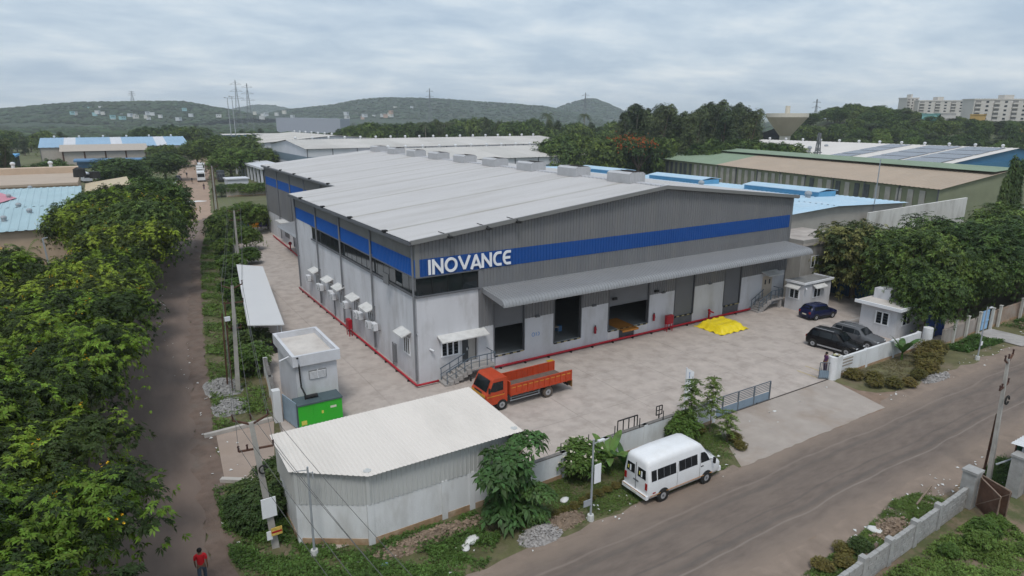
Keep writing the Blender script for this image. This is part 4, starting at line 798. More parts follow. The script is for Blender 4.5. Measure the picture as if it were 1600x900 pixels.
MB().box(41.9,46.2,-13.6,-10.2,0,2.9).build('wall', plaster2, GT); MB().box(41.4,46.5,-14.1,-9.8,2.9,3.05).build('roof_slab', M('roof_screed'), GT); MB().box(41.3,46.6,-14.2,-14.05,2.85,3.15).box(41.3,41.45,-14.05,-9.8,2.85,3.15).build('parapet', white_paint, GT)
MB().box(43.8,46.0,-11.8,-10.2,3.05,4.0).build('roof_room', plaster2, GT); window(-12.9,-11.7,1.2,2.3,2,'l',GT,41.9); window(43.0,44.4,1.2,2.3,2,'f',GT,-13.6)
BF = thing('blue_sheet_fence', 'dark blue sheet metal fence behind the guard hut', 'fence', (52,-5,0))
for i in range(7): a = Vector((52.6,.8-i*1.5,0)); MB().ribs(a,(0,-1,0),(0,0,1),(-1,0,0),0,1.49,.25,.05,.05,2.5).build('fence_sheet', M('blue_fence', (.02,.075,.15), .6, .12, 1), BF, fix=False)
BG = thing('blue_gate', 'tall dark blue steel gate of the neighbouring plot behind the white wall', 'gate', (46,-15.2,0))
for a, b in ((44.4,45.5),(45.9,47.0)): MB().box(a,b,-15.3,-15.2,.1,4.2).build('gate_leaf', M('deep_blue', (.015,.05,.20), .5, .1), BG)
MB().box(45.5,45.9,-15.25,-15.15,.1,3.5).build('gap_sheet', concrete_raw, BG); MB().box(44.2,44.4,-15.4,-15.1,0,4.4).box(47,47.2,-15.4,-15.1,0,4.4).box(44.2,47.2,-15.35,-15.15,4.2,4.4).build('gate_frame', M('deep_blue'), BG)
tag(MB().cyl((42.6,-16.1,0),(42.6,-16.1,1.75),.42,.40,16).box(42.25,42.95,-16.3,-15.9,1.7,1.78).build('gate_pillar', wallw), 'short broad white pillar at the end of the neighbour gateway', 'pillar')
NW = wall_run('boundary_wall', 'weathered neighbour wall with slender concrete posts along the road', [(44.0,-16.8),(51.2,-16.6)], 1.5, mat=M('weathered_wall', (.33,.29,.26), .95, .2, 1.2, dirt=(.2,.16,.14), dscale=.8, damt=.7, stretch=(1,1,.4)), pst=2.4, cap=False, pil=.2); wall_run('boundary_wall', 'weathered brownish wall beyond the neighbour entrance ramp', [(53.8,-16.6),(75,-16.4)], 1.6, mat=M('brown_wall', (.30,.22,.17), .95, .2, 1.2, dirt=(.36,.34,.31), dscale=.5, damt=.8), pst=3.6, cap=False, pil=.2)
for i, x in enumerate((45.6,48.0,50.4,53.0,54.6,59.5,66.0)): tag(MB().box(x-.12,x+.12,-17.05,-16.85,0,2.15).box(x-.15,x+.15,-17.08,-16.82,2.15,2.22).build('concrete_post', M('post_paint', (.5,.49,.45), .9, .12, 2)), 'pale concrete post on the neighbour wall, %s from the white pillar' % ords[i], 'post', 'concrete posts of the neighbour wall')
tag(MB().box(51.5,52.8,-16.75,-16.65,.1,2.0).box(51.5,52.8,-16.8,-16.75,.95,1.02).build('entrance_door', M('pale_blue_door', (.25,.42,.62), .6, .1)), 'pale blue metal door in the neighbour wall', 'door')
sheet('entrance_ramp', [(49.8,-20.8),(50.0,-16.9)], [(53.2,-21.2),(53.2,-16.9)], .06, M('raw_concrete'))
# yellow tarpaulin over a pallet load
YT = thing('tarpaulin', 'bright yellow tarpaulin draped over a low load on the yard', 'tarpaulin', (31.1,-2.7,0)); nx_, ny_ = 24, 20; rg = np.random.RandomState(4); mb = MB()
for j in range(ny_+1):
    for i in range(nx_+1):
        u, v = i/nx_*2-1, j/ny_*2-1; e_ = max(abs(u), abs(v)); z = .62 if e_ < .68 else .62-.6*min(1, (e_-.68)/.22); z = max(.03, z)+rg.randn()*.018+(.07*math.sin(u*14+v*9)*(e_ > .62))+.04*math.sin(v*11); k_ = 1.0 if e_ < .9 else 1+.05*math.sin(u*21)*math.cos(v*17)
        mb.v.append((31.1+u*2.0*k_, -2.7+v*1.75*k_, max(.02, z)))
mb.f = [(j*(nx_+1)+i, j*(nx_+1)+i+1, (j+1)*(nx_+1)+i+1, (j+1)*(nx_+1)+i) for j in range(ny_) for i in range(nx_)]
mb.build('sheet', M('tarp_yellow', (.72,.56,.02), .45, .08, 3), YT, True); MB().box(29.9,32.3,-3.8,-1.6,.0,.56).build('load', M('ply'), YT)
# small items on the yard
t = thing('window_frame', 'black steel window frame leaning on the front boundary wall', 'frame', (6.6,-16.1,0)); f_ = MB()
for x in (5.9,6.35,6.8,7.25,7.5): f_.bar((x,-16.15,1.25),(x,-16.15,2.2),.05)
f_.bar((5.9,-16.15,1.25),(7.5,-16.15,1.25),.06).bar((5.9,-16.15,2.2),(7.5,-16.15,2.2),.06).bar((5.95,-16.15,1.3),(5.95,-15.8,0),.04).bar((7.45,-16.15,1.3),(7.45,-15.8,0),.04).build('frame', black_m, t)
t = thing('notice_stand', 'small black framed notice board on a post behind the wall', 'sign', (9.6,-15.9,0)); MB().bar((9.6,-15.9,0),(9.6,-15.9,1.6),.06).build('post', black_m, t); MB().bar((9.35,-15.9,1.6),(9.85,-15.9,1.6),.05).bar((9.35,-15.9,2.2),(9.85,-15.9,2.2),.05).bar((9.35,-15.9,1.6),(9.35,-15.9,2.2),.05).bar((9.85,-15.9,1.6),(9.85,-15.9,2.2),.05).bar((9.6,-15.9,1.6),(9.6,-15.9,2.2),.04).bar((9.35,-15.9,1.9),(9.85,-15.9,1.9),.04).build('frame', black_m, t)
t = thing('flag_sign', 'tall white company feather sign behind the young tree by the gate', 'sign', (13.3,-14.6,0)); MB().bar((13.3,-14.6,0),(13.3,-14.6,3.6),.06).build('pole', white_metal, t); MB().poly((13.34,-14.6,1.2),(13.9,-14.75,1.2),(13.9,-14.75,3.2),(13.34,-14.6,3.55)).poly((13.34,-14.58,3.55),(13.9,-14.73,3.2),(13.9,-14.73,1.2),(13.34,-14.58,1.2)).build('banner', white_paint, t)
bt = MB()
for i in range(3): stroke(bt, [(0,0),(0,.2)], .05, 0, .004); bt.v[-8:] = [(13.55+p[0]*.9-.0, -14.672-p[0]*.3, 2.55+i*.24+p[2]) for p in bt.v[-8:]]
bt.build('lettering', M('sign_blue'), t)
for i, (x, y) in enumerate(((27.4,-14.2),(28.9,-13.9))): tag(MB().box(x,x+.12,y-1.2,y+.6,.002,.006).build('paint_line', M('faded_yellow', (.42,.34,.18), .9, .25, 3)), 'faded yellow parking line on the yard, %s from the gate' % ords[i], 'marking', 'yellow parking lines')
tag(MB().box(43.5,45.8,-8.1,-7.98,.002,.006).box(45.7,45.82,-8.1,-7.2,.0022,.0062).build('paint_line', M('faded_white', (.5,.49,.47), .9, .2, 3)), 'faded white parking mark near the gatehouse', 'marking')
# ================================================================ poles, lamps, wires
pole_c = M('pole_concrete', (.34,.325,.30), .9, .14, 2, dirt=(.22,.2,.18), dscale=.8, damt=.5); rust = M('rusty_steel', (.09,.045,.03), .85, .3, 4); galv = M('galvanised', (.30,.32,.34), .5, .1)
def utility_pole(base, top, lb, arms, rz, w0=.34, w1=.2, extra=None):
    t = thing('utility_pole', lb, 'pole', (*base,0)); b = Vector((*base,0)); T = Vector(top); d = T-b
    c, s = math.cos(rz), math.sin(rz)
    def sec(p, w): return [p+Vector((c*w/2-s*w*.3, s*w/2+c*w*.3, 0)), p+Vector((-c*w/2-s*w*.3,-s*w/2+c*w*.3,0)), p+Vector((-c*w/2+s*w*.3,-s*w/2-c*w*.3,0)), p+Vector((c*w/2+s*w*.3,s*w/2-c*w*.3,0))]
    MB().loft([sec(b-Vector((0,0,.2)), w0), sec(b+d*.6, (w0+w1)/2), sec(T, w1)]).build('shaft', pole_c, t)
    ends = []
    for z, ln, vee in arms:
        p = b+d*z; ax = Vector((c, s, 0)); a = MB(); e0, e1 = p-ax*ln+Vector((0,0,vee)), p+ax*ln+Vector((0,0,vee)); a.bar(p, e0, .08).bar(p, e1, .08); ar = a.build('crossarm', rust, t)
        for e_ in (e0, e1, (e0+p)/2 if not vee else p+Vector((0,0,.25))):
            MB().cyl(e_, e_+Vector((0,0,.22)), .05, .035, 6).ball(e_+Vector((0,0,.24)), .06, 6, 4).build('insulator', M('porcelain_brown', (.06,.03,.025), .4, .2), ar); ends.append(e_+Vector((0,0,.27)))
    return t, ends
t1, E1 = utility_pole((-13.9,-14.3), (-14.35,-13.9,6.5), 'tilted concrete utility pole with two rusty crossarms and notices near the store', [(.985,.75,.35),(.8,.75,0)], R(-8))
MB().box(-14.38,-13.72,-14.42,-14.36,1.75,2.75).build('notice_board', white_paint, t1); MB().box(-14.1,-13.6,-14.62,-14.58,.85,1.25).build('warning_plate', M('warning_yellow', (.6,.42,.1), .7, .3, 9), t1); MB().box(-14.08,-13.62,-14.625,-14.62,.98,1.08).build('plate_lettering', red, t1); MB().box(-14.3,-14.05,-14.56,-14.52,.65,1.1).build('notice_board', white_paint, t1)
MB().tube([(-14.1+.18*math.cos(a), -14.25, 4.2+.2*math.sin(a)) for a in [R(30*i) for i in range(11)]],.04,5).build('cable_coil', black_m, t1)
t2, E2 = utility_pole((-12.1,6.3), (-11.6,6.9,8.0), 'concrete utility pole beside the gravel heap on the left verge', [(.97,.7,.3),(.84,.7,0),(.6,.45,0)], R(-8)); MB().tube([(-12.5,6.2,0),(-12.3,6.4,7)],.05,5).tube([(-12.7,7,0),(-12.5,6.9,6)],.06,5).build('conduit', rust, t2)
MB().box(-12.5,-12.1,6.0,6.2,5.6,5.9).build('junction_box', white_metal, t2)
t3, E3 = utility_pole((-4.6,49), (-4.5,49,8.0), 'utility pole on the verge beyond the parking shelter', [(.97,.8,.3),(.84,.8,0)], R(-8)); t4, E4 = utility_pole((-1.3,90.5), (-1.2,90.5,11.2), 'rusty lattice like utility pole at the start of the dirt road', [(.97,1,.3),(.88,1,0),(.78,1.0,0)], R(-8)); MB().bar((-1.7,90.6,0),(-1.35,90.5,11),.12).bar((-.9,90.4,0),(-1.05,90.5,11),.12).build('lattice_leg', rust, t4)
t5, E5 = utility_pole((21.9,-29.7), (22.0,-29.4,7.3), 'worn utility pole with black insulators at the right hand road edge', [(.965,.75,.35),(.78,.8,0)], R(8), .36, .2); MB().tube([(21.95+.22*math.cos(a), -29.75, 5.0+.24*math.sin(a)) for a in [R(30*i) for i in range(12)]],.05,5).build('cable_coil', black_m, t5); MB().bar((22.15,-29.3,0),(22.05,-29.4,4),.1).build('brace', rust, t5)
wire_m = M('wire', (.10,.10,.095), .6, .1); WI = thing('power_lines', 'thin overhead wires strung between the left hand utility poles', 'wires', (-13,0,0))
def wire(p, q, sag, r=.012, parent=WI, n=10):
    p, q = Vector(p), Vector(q); MB().tube([p.lerp(q, i/n)-Vector((0,0,sag*4*(i/n)*(1-i/n))) for i in range(n+1)], r, 4).build('wire', wire_m, parent)
for i in range(5): wire(E1[i], E2[i], .5)
for i in range(5): wire(E2[i], E3[i], .6)
for i in range(5): wire(E3[i], E4[i], .7)
for i, q in enumerate(((-12.6,-36,6.6),(-11.1,-36,6.6),(-11.9,-36,6.8),(-12.6,-36,5.3),(-11.1,-36,5.3))): wire(E1[i], q, .5)
def lamp(base, h, lb, boards, k):
    x, y = base; t = thing('street_lamp', lb, 'street lamp', (x,y,0), group='slim galvanised street lamps'); MB().cyl((x,y,0),(x+.02,y,h),.06,.045,8).build('pole', galv, t); MB().cyl((x,y,-.05),(x,y,.32),.19,.17,8).build('footing', M('footing_white', (.5,.5,.48), .9, .15, 3), t)
    a = MB(); a.bar((x,y,h-.25),(x+.35,y-.12,h-.1),.04) if k else a.bar((x,y,h-.15),(x-.5,y+.1,h-.12),.03).bar((x,y,h-.3),(x+.2,y-.1,h-.3),.03).bar((x+.2,y-.1,h-.6),(x+.2,y-.1,h-.25),.05); a.build('bracket', galv, t)
    if k: MB().box(x+.2,x+.6,y-.2,y-.06,h-.12,h-.04).build('lamp_head', white_metal, t)
    for (dx, dz, w, hh, c_) in boards: MB().box(x+dx,x+dx+w,y-.1,y-.07,dz,dz+hh).build('board', c_, t)
    return t
lamp((-12.5,-15.9), 4.65, 'slim street lamp with dangling wires before the corner store', [], 0); lamp((.3,-20.6), 4.55, 'slim street lamp with a white board beside the parked minibus', [(.08,2.1,.42,1.05,white_paint),(-.55,.95,.5,.36,galv)], 1); lamp((42.8,-20.2), 4.7, 'slim street lamp by the concrete ramp on the right', [(-.1,1.3,.3,.35,white_paint)], 1)
# ================================================================ vehicles
tyre_m = M('tyre', (.022,.021,.02), .9, .3, 6, coord='obj'); rim_m = M('rim_steel', (.32,.32,.33), .4, .15, 4, coord='obj'); lamp_red = M('tail_lamp', (.28,.012,.012), .25, .1); lamp_clear = M('head_lamp', (.62,.64,.66), .15, .1); plate_m = M('number_plate', (.6,.58,.5), .6, .1)
car_glass = M('car_glass', (.010,.013,.016), .08, .1, spec=.4)
def wheel(t, x, y, r, w, dusty=None):
    mb = MB(); prof = [(r*.55,-w/2),(r*.9,-w/2),(r,-w/2+.04),(r,w/2-.04),(r*.9,w/2),(r*.55,w/2)]; n = 20
    secs = [[(x+pr0*math.cos(a), y+yy, r+pr0*math.sin(a)) for pr0, yy in prof] for a in [2*math.pi*i/n for i in range(n+1)]]
    o = mb.loft(secs, cap=False).build('wheel', dusty or tyre_m, t, False); s = -1 if y < 0 else 1
    MB().cyl((x,y-w*.45,r),(x,y+w*.45,r),r*.6,r*.6,16).build('rim', rim_m, o)
    MB().cyl((x,y+s*w*.45,r),(x,y+s*w*.56,r),r*.22,r*.15,10).build('hub', trim, o); return o
# ---- orange open-bed truck (local: +x forward)
TR = thing('truck', 'orange open bed goods truck with yellow trim parked in front of the docks', 'truck', (5.2,-6.1,0), R(180.6), local=True)
org = M('truck_orange', (.44,.055,.018), .45, .1, 2, coord='obj', dirt=(.33,.06,.03), dscale=1.5, damt=.5); ory = M('truck_yellow', (.55,.27,.03), .5, .1, 3, coord='obj'); brn = M('bed_floor', (.13,.10,.085), .9, .2, 3, coord='obj')
fx, rx = 2.1, -1.9
cab = MB()
def cabsec(y, inset): return [(3.42-inset,y,.55),(3.42-inset,y,1.35),(3.28-inset*1.2,y,1.52),(2.88-inset,y,2.36),(2.72,y,2.46),(1.72,y,2.46),(1.66,y,2.4),(1.66,y,.6)]
cab.loft([cabsec(-1.06,.10),cabsec(-1.02,.03),cabsec(-.6,0),cabsec(.6,0),cabsec(1.02,.03),cabsec(1.06,.10)]); CB = cab.build('cab', org, TR)
MB().poly((3.285,-.9,1.56),(3.285,.9,1.56),(2.9,.82,2.33),(2.9,-.82,2.33)).build('windscreen', car_glass, TR).location = (.014,0,.006)
for s in (-1,1):
    MB().poly((3.08,s*1.068,1.58),(2.84,s*1.068,2.22),(2.0,s*1.068,2.22),(2.0,s*1.068,1.55),(2.7,s*1.068,1.5)).build('side_window', car_glass, TR)
    MB().box(1.9,3.3,s*1.062-.004,s*1.062+.004,1.18,1.24).build('trim_line', ory, TR); MB().box(3.40,3.45,s*.62-.14,s*.62+.14,.74,.9).build('head_lamp', lamp_clear, TR); MB().bar((3.2,s*1.08,1.9),(3.3,s*1.32,1.95),.03).box(3.24,3.32,s*1.32-.08,s*1.32+.08,1.62,2.0).build('mirror', black_m, TR)
    MB().box(1.95,2.02,s*1.066-.004,s*1.066+.006,1.3,1.36).build('door_handle', black_m, TR)
MB().box(3.415,3.432,-.94,.94,1.16,1.36).build('trim_panel', ory, TR); MB().box(3.415,3.435,-.94,.94,.95,1.14).build('grille', black_m, TR); MB().box(3.3,3.52,-1.05,1.05,.42,.68).build('bumper', org, TR)
MB().box(3.425,3.435,-.5,.5,1.36,1.5).build('wiper_panel', black_m, TR); MB().box(3.523,3.53,-.25,.25,.48,.6).build('number_plate', plate_m, TR)
MB().box(-3.6,1.9,-.42,-.3,.62,.84).box(-3.6,1.9,.3,.42,.62,.84).box(-1.98,-1.82,-.9,.9,.38,.54).box(2.02,2.18,-.9,.9,.38,.54).build('chassis', black_m, TR)
MB().box(-4.0,1.45,-1.1,1.1,.9,1.02).build('bed_floor', brn, TR)
def side(y):
    sd__ = MB().box(-4.0,1.45,y-.03,y+.03,1.02,1.68).build('bed_side', org, TR); n = 11
    for i in range(n+1): xx = -3.96+i*5.37/n; MB().box(xx-.04,xx+.04,y-.07,y+.07,.92,1.72).build('stake', org, sd__)
    MB().bar((-4.02,y,1.71),(1.47,y,1.71),.1,.07).bar((-4.0,y,1.0),(1.45,y,1.0),.1,.1).build('rail', org, sd__)
    for i in range(n): xx = -3.96+(i+.5)*5.37/n; s = 1 if y > 0 else -1; MB().box(xx-.17,xx+.17,y+s*.031,y+s*.037,1.5,1.56).build('painted_panel', ory, sd__)
side(-1.1); side(1.1)
MB().box(1.42,1.48,-1.12,1.12,1.02,1.95).bar((1.45,-1.1,1.97),(1.45,1.1,1.97),.08).build('headboard', org, TR); MB().box(-4.12,-4.05,-1.08,1.08,.38,.92).build('tailgate', M('tailgate_brown', (.22,.12,.05), .8, .2), TR); MB().box(-3.9,-3.8,-.9,.9,.45,.6).build('rear_bumper', black_m, TR)
for y in (-1.0,1.0): MB().bar((1.4,y,.72),(-1.2,y,.72),.04).bar((1.4,y,.52),(-1.2,y,.52),.04).bar((1.3,y,.5),(1.3,y,.9),.04).bar((-1.1,y,.5),(-1.1,y,.9),.04).build('side_guard', galv, TR)
MB().box(.2,1.1,-.95,-.5,.45,.85).build('fuel_tank', M('tank_blue', (.03,.05,.12), .4, .1), TR)
dusty = M('dusty_tyre', (.10,.08,.065), .95, .25, 3, coord='obj')
for x in (fx, rx):
    for y in (-.95,.95): wheel(TR, x, y, .43, .26, dusty if x < 0 else None)
# ---- white minibus (local: +x forward)
VN = thing('minibus', 'white high roof minibus parked on the verge beside the road', 'minibus', (6.2,-20.35,0), 0, local=True)
van_w = M('van_white', (.72,.725,.735), .3, .03, 2, coord='obj', dirt=(.62,.6,.57), dscale=1.2, damt=.35)
def vs(x, w, zb, zt, wt): # half width w at waist, wt at roof
    k_ = min(1, (zt-.5)/1.2); z1_ = min(1.25, zb+(zt-zb)*.62); z2_ = min(1.5, zb+(zt-zb)*.76); q = [(w*.96,zb),(w,zb+.18*k_),(w,z1_),(w*.985,z2_),(wt if zt > 1.95 else w*.95,max(z2_+.02,zt-.32*k_)),(wt*.95,max(z2_+.03,zt-.12*k_)),(wt*.78,zt-.02),(wt*.35,zt),]
    return [(x,-a,b) for a, b in q]+[(x,a,b) for a, b in reversed(q)]
mbv = MB().loft([vs(-2.62,.90,.55,2.30,.72),vs(-2.58,.95,.45,2.48,.80),vs(-2.4,.97,.42,2.58,.84),vs(-1,.98,.42,2.63,.86),vs(1.0,.98,.42,2.62,.86),vs(1.35,.98,.42,2.52,.84),vs(1.55,.98,.42,2.38,.81),vs(1.95,.975,.42,1.93,.78),vs(2.35,.96,.42,1.50,.88),vs(2.75,.93,.42,1.30,.82),vs(3.0,.86,.45,1.10,.74),vs(3.08,.78,.5,.95,.65)]); VB = mbv.build('body', van_w, VN, True)
def vside(z, s):  # side surface y at height z for the straight middle part
    if z <= 1.25: return s*.98
    if z <= 1.5: return s*(.98-.0147*(z-1.25)/.25)
    return s*(.9653-(.9653-.86)*(z-1.5)/.80)
for s in (-1, 1):
    for a, b, nme in ((-2.42,-2.05,'rear_quarter_window'),(-1.98,-.62,'side_window'),(-.4,1.02,'side_window'),(1.3,1.78,'door_window')):
        z0_, z1_ = 1.42, 2.02
        if nme == 'door_window': p = [(a,z0_),(2.0,z0_),(1.78,1.82),(1.6,z1_-.02),(a,z1_)]
        else: p = [(a,z0_),(b,z0_),(b,z1_),(a,z1_)]
        o = MB().poly(*[(x_, vside(z_, s)+s*.012, z_) for x_, z_ in p]).build(nme, car_glass, VN)
        if nme == 'side_window':
            for k_ in (1, 2): xx = a+(b-a)*k_/3; MB().poly((xx-.02,vside(z0_,s)+s*.016,z0_),(xx+.02,vside(z0_,s)+s*.016,z0_),(xx+.02,vside(z1_,s)+s*.016,z1_),(xx-.02,vside(z1_,s)+s*.016,z1_)).build('window_divider', trim, o)
    MB().box(-2.5,2.3,s*.988-.004,s*.988+.004,.56,.60).build('trim_line', M('van_orange', (.5,.24,.08), .5, .1), VN); MB().box(1.22,1.235,s*.985-.004,s*.985+.004,.6,2.0).box(-.52,-.505,s*.985-.004,s*.985+.004,.6,1.95).build('door_seam', trim, VN); MB().box(1.3,1.5,s*.99-.01,s*.99+.015,1.18,1.23).build('door_handle', black_m, VN)
    MB().bar((2.05,s*.95,1.45),(2.15,s*1.18,1.5),.03).box(2.1,2.2,s*1.18-.07,s*1.18+.07,1.28,1.62).build('mirror', black_m, VN); MB().box(-2.66,-2.58,s*.80-.07,s*.80+.07,.92,1.3).build('tail_lamp', lamp_red, VN); MB().box(2.96,3.04,s*.62-.13,s*.62+.13,.82,1.0).build('head_lamp', lamp_clear, VN); MB().box(-2.3,-2.1,s*.985-.004,s*.985+.006,.68,.75).build('marker', lamp_red, VN)
    o = MB().poly((-2.617,s*.12,1.46),(-2.617,s*.74,1.46),(-2.605,s*.70,2.0),(-2.605,s*.12,2.0)); o.v = [(x_-.022,y_,z_) for x_, y_, z_ in o.v]; o = o.build('rear_window', car_glass, VN)
    MB().box(-2.655,-2.648,s*.43-.05,s*.43+.05,1.52,1.86).build('sticker', white_paint, o)
    MB().box(-2.655,-2.648,s*.43+.12,s*.43+.2,1.6,1.8).build('sticker', M('badge_yellow'), o)
MB().poly((2.0,-.76,1.90),(2.0,.76,1.90),(2.36,.84,1.53),(2.36,-.84,1.53)).build('windscreen', car_glass, VN).location = (.03,0,.03)
MB().box(-2.74,-2.55,-.94,.94,.40,.62).build('rear_bumper', van_w, VN); MB().box(-2.75,-2.73,-.9,.9,.60,.63).build('bumper_trim', M('van_orange'), VN); MB().box(2.9,3.16,-.86,.86,.36,.62).build('front_bumper', van_w, VN); MB().box(-2.645,-2.635,-.2,.2,1.1,1.18).build('badge', trim, VN); MB().box(-2.665,-2.64,-.01,.01,.65,2.2).build('door_seam', trim, VN); MB().box(-2.76,-2.74,-.22,.22,.44,.56).build('number_plate', plate_m, VN)
rl = MB()
for i in range(7): rl.box(-2.2+i*.5,-2.16+i*.5,-.55,.55,2.6,2.635)
MB().box(-2.4,2.3,-.8,.8,.3,.45).build('underbody', black_m, VN)
for x in (-1.52,1.83):
    for s in (-1,1):
        wheel(VN, x, s*.90, .35, .22); MB().cyl((x,s*.9,.38),(x,s*.985,.38),.43,None,18).build('wheel_arch', black_m, VN)
# ---- cars (local: +x forward)
def car(name, label, loc, rz, col, L_, Wd, H_, suv=0, plate=True, rails=False):
    t = thing(name, label, 'car', loc, rz, 'cars parked in the yard', local=True); pm = M(name+'_paint', col, .25, .04, 2, coord='obj', spec=.25); w = Wd/2; b = .93+.08*suv; g0 = .24+.06*suv; h2 = L_/2
    def sec(x, ww, zb, zr, wr):
        q = [(ww*.9,g0),(ww,g0+.2),(ww*1.0,zb*.75),(ww*.97,zb),(wr,max(zb+.015,zr-.07)),(wr*.8,max(zb+.025,zr)),(wr*.3,max(zb+.03,zr+.015))]
        return [(x,-a,c) for a, c in q]+[(x,a,c) for a, c in reversed(q)]
    S_ = [sec(-h2,w*.80,b*.85,b*.87,w*.6),sec(-h2+.08,w*.93,b,b+.05,w*.75),sec(-h2+.2+.05,w*.97,b+.02,b+.3,w*.76),sec(-h2+.55,w,b+.02,H_-.04,w*.74),sec(-h2+1.2,w,b,H_,w*.76),sec(.1,w,b,H_-.01,w*.76),sec(.42,w,b,H_-.08,w*.76),sec(h2-1.22,w,b,b+.10,w*.80),sec(h2-.9,w*.99,b-.02,b+.03,w*.8),sec(h2-.25,w*.95,b-.14,b-.10,w*.76),sec(h2-.06,w*.86,b-.26,b-.23,w*.7),sec(h2,w*.76,b-.36,b-.34,w*.6)]
    MB().loft(S_).build('body', pm, t, True)
    def sp(i, f_, s, o=.012): # point between belt and roof edge on section i
        A_, B_ = Vector(S_[i][3]), Vector(S_[i][4]); p = A_.lerp(B_, f_); return Vector((p.x, s*(abs(p.y)+o), p.z))
    for s in (-1,1):
        for (i, j) in ((3,4),(4,5),(5,6)):
            a, c = sp(i,.12,s), sp(j,.12,s); d_, e_ = sp(j,.9,s), sp(i,.9,s); mid = (a+c+d_+e_)/4
            MB().poly(*[mid+(p-mid)*.94 for p in (a,c,d_,e_)]).build('side_window', car_glass, t)
        a, c, d_ = sp(6,.1,s), sp(7,.4,s), sp(6,.9,s); MB().poly(a, a.lerp(c,.55), d_).build('quarter_window', car_glass, t)
        MB().box(h2-.2,h2-.05,s*w*.68-.14,s*w*.68+.14,b-.32,b-.2).build('head_lamp', lamp_clear, t); MB().box(-h2-.01,-h2+.1,s*w*.74-.1,s*w*.74+.1,b-.22,b-.02).build('tail_lamp', lamp_red, t); MB().box(.62,.78,s*(w+.08)-.07,s*(w+.08)+.07,b,b+.14).build('mirror', pm, t); MB().box(-h2+.7,h2-.9,s*w*.97-.02,s*w*.97+.012,g0-.02,g0+.1).build('sill', rim_m if rails else black_m, t)
        if rails: MB().bar((-h2+.7,s*w*.7,H_+.04),(.1,s*w*.7,H_+.04),.04).build('roof_rail', rim_m, t)
        for x in (-h2+.78, h2-.82): wheel(t, x, s*(w-.07), .31+.05*suv, .2); MB().cyl((x,s*(w-.2),.33+.05*suv),(x,s*(w+.004),.33+.05*suv),.36+.05*suv,None,18).build('wheel_arch', black_m, t)
    P_ = lambda i, y_, z_: Vector((S_[i][4][0], y_, z_))
    MB().poly(Vector((S_[7][4][0]-.02,-w*.72,b+.13)),Vector((S_[7][4][0]-.02,w*.72,b+.13)),Vector((S_[6][4][0]+.05,w*.62,H_-.09)),Vector((S_[6][4][0]+.05,-w*.62,H_-.09))).build('windscreen', car_glass, t).location = (.03,0,.035)
    MB().poly((-h2+.2,-w*.66,b+.2),(-h2+.2,w*.66,b+.2),(-h2+.5,w*.62,H_-.12),(-h2+.5,-w*.62,H_-.12)).build('rear_window', car_glass, t).location = (-.035,0,.03)
    if plate: MB().box(-h2-.03,-h2-.01,-.24,.24,b-.4,b-.28).build('number_plate', plate_m, t)
    MB().box(h2-.02,h2+.03,-.3,.3,b-.5,b-.36).build('grille', black_m, t); return t
car('black_suv', 'black sport utility car nearest the gate pillar', (34.75,-12.2,0), R(-84), (.005,.005,.006), 4.6, 1.86, 1.74, 1, rails=True)
car('grey_car', 'grey estate car with roof rails between the black car and gatehouse', (38.0,-12.3,0), R(-86), (.10,.103,.11), 4.5, 1.8, 1.66, 1, rails=True)
car('blue_hatchback', 'dark blue hatchback parked against the guard hut', (42.4,-5.55,0), R(-8), (.010,.014,.05), 3.9, 1.72, 1.52)
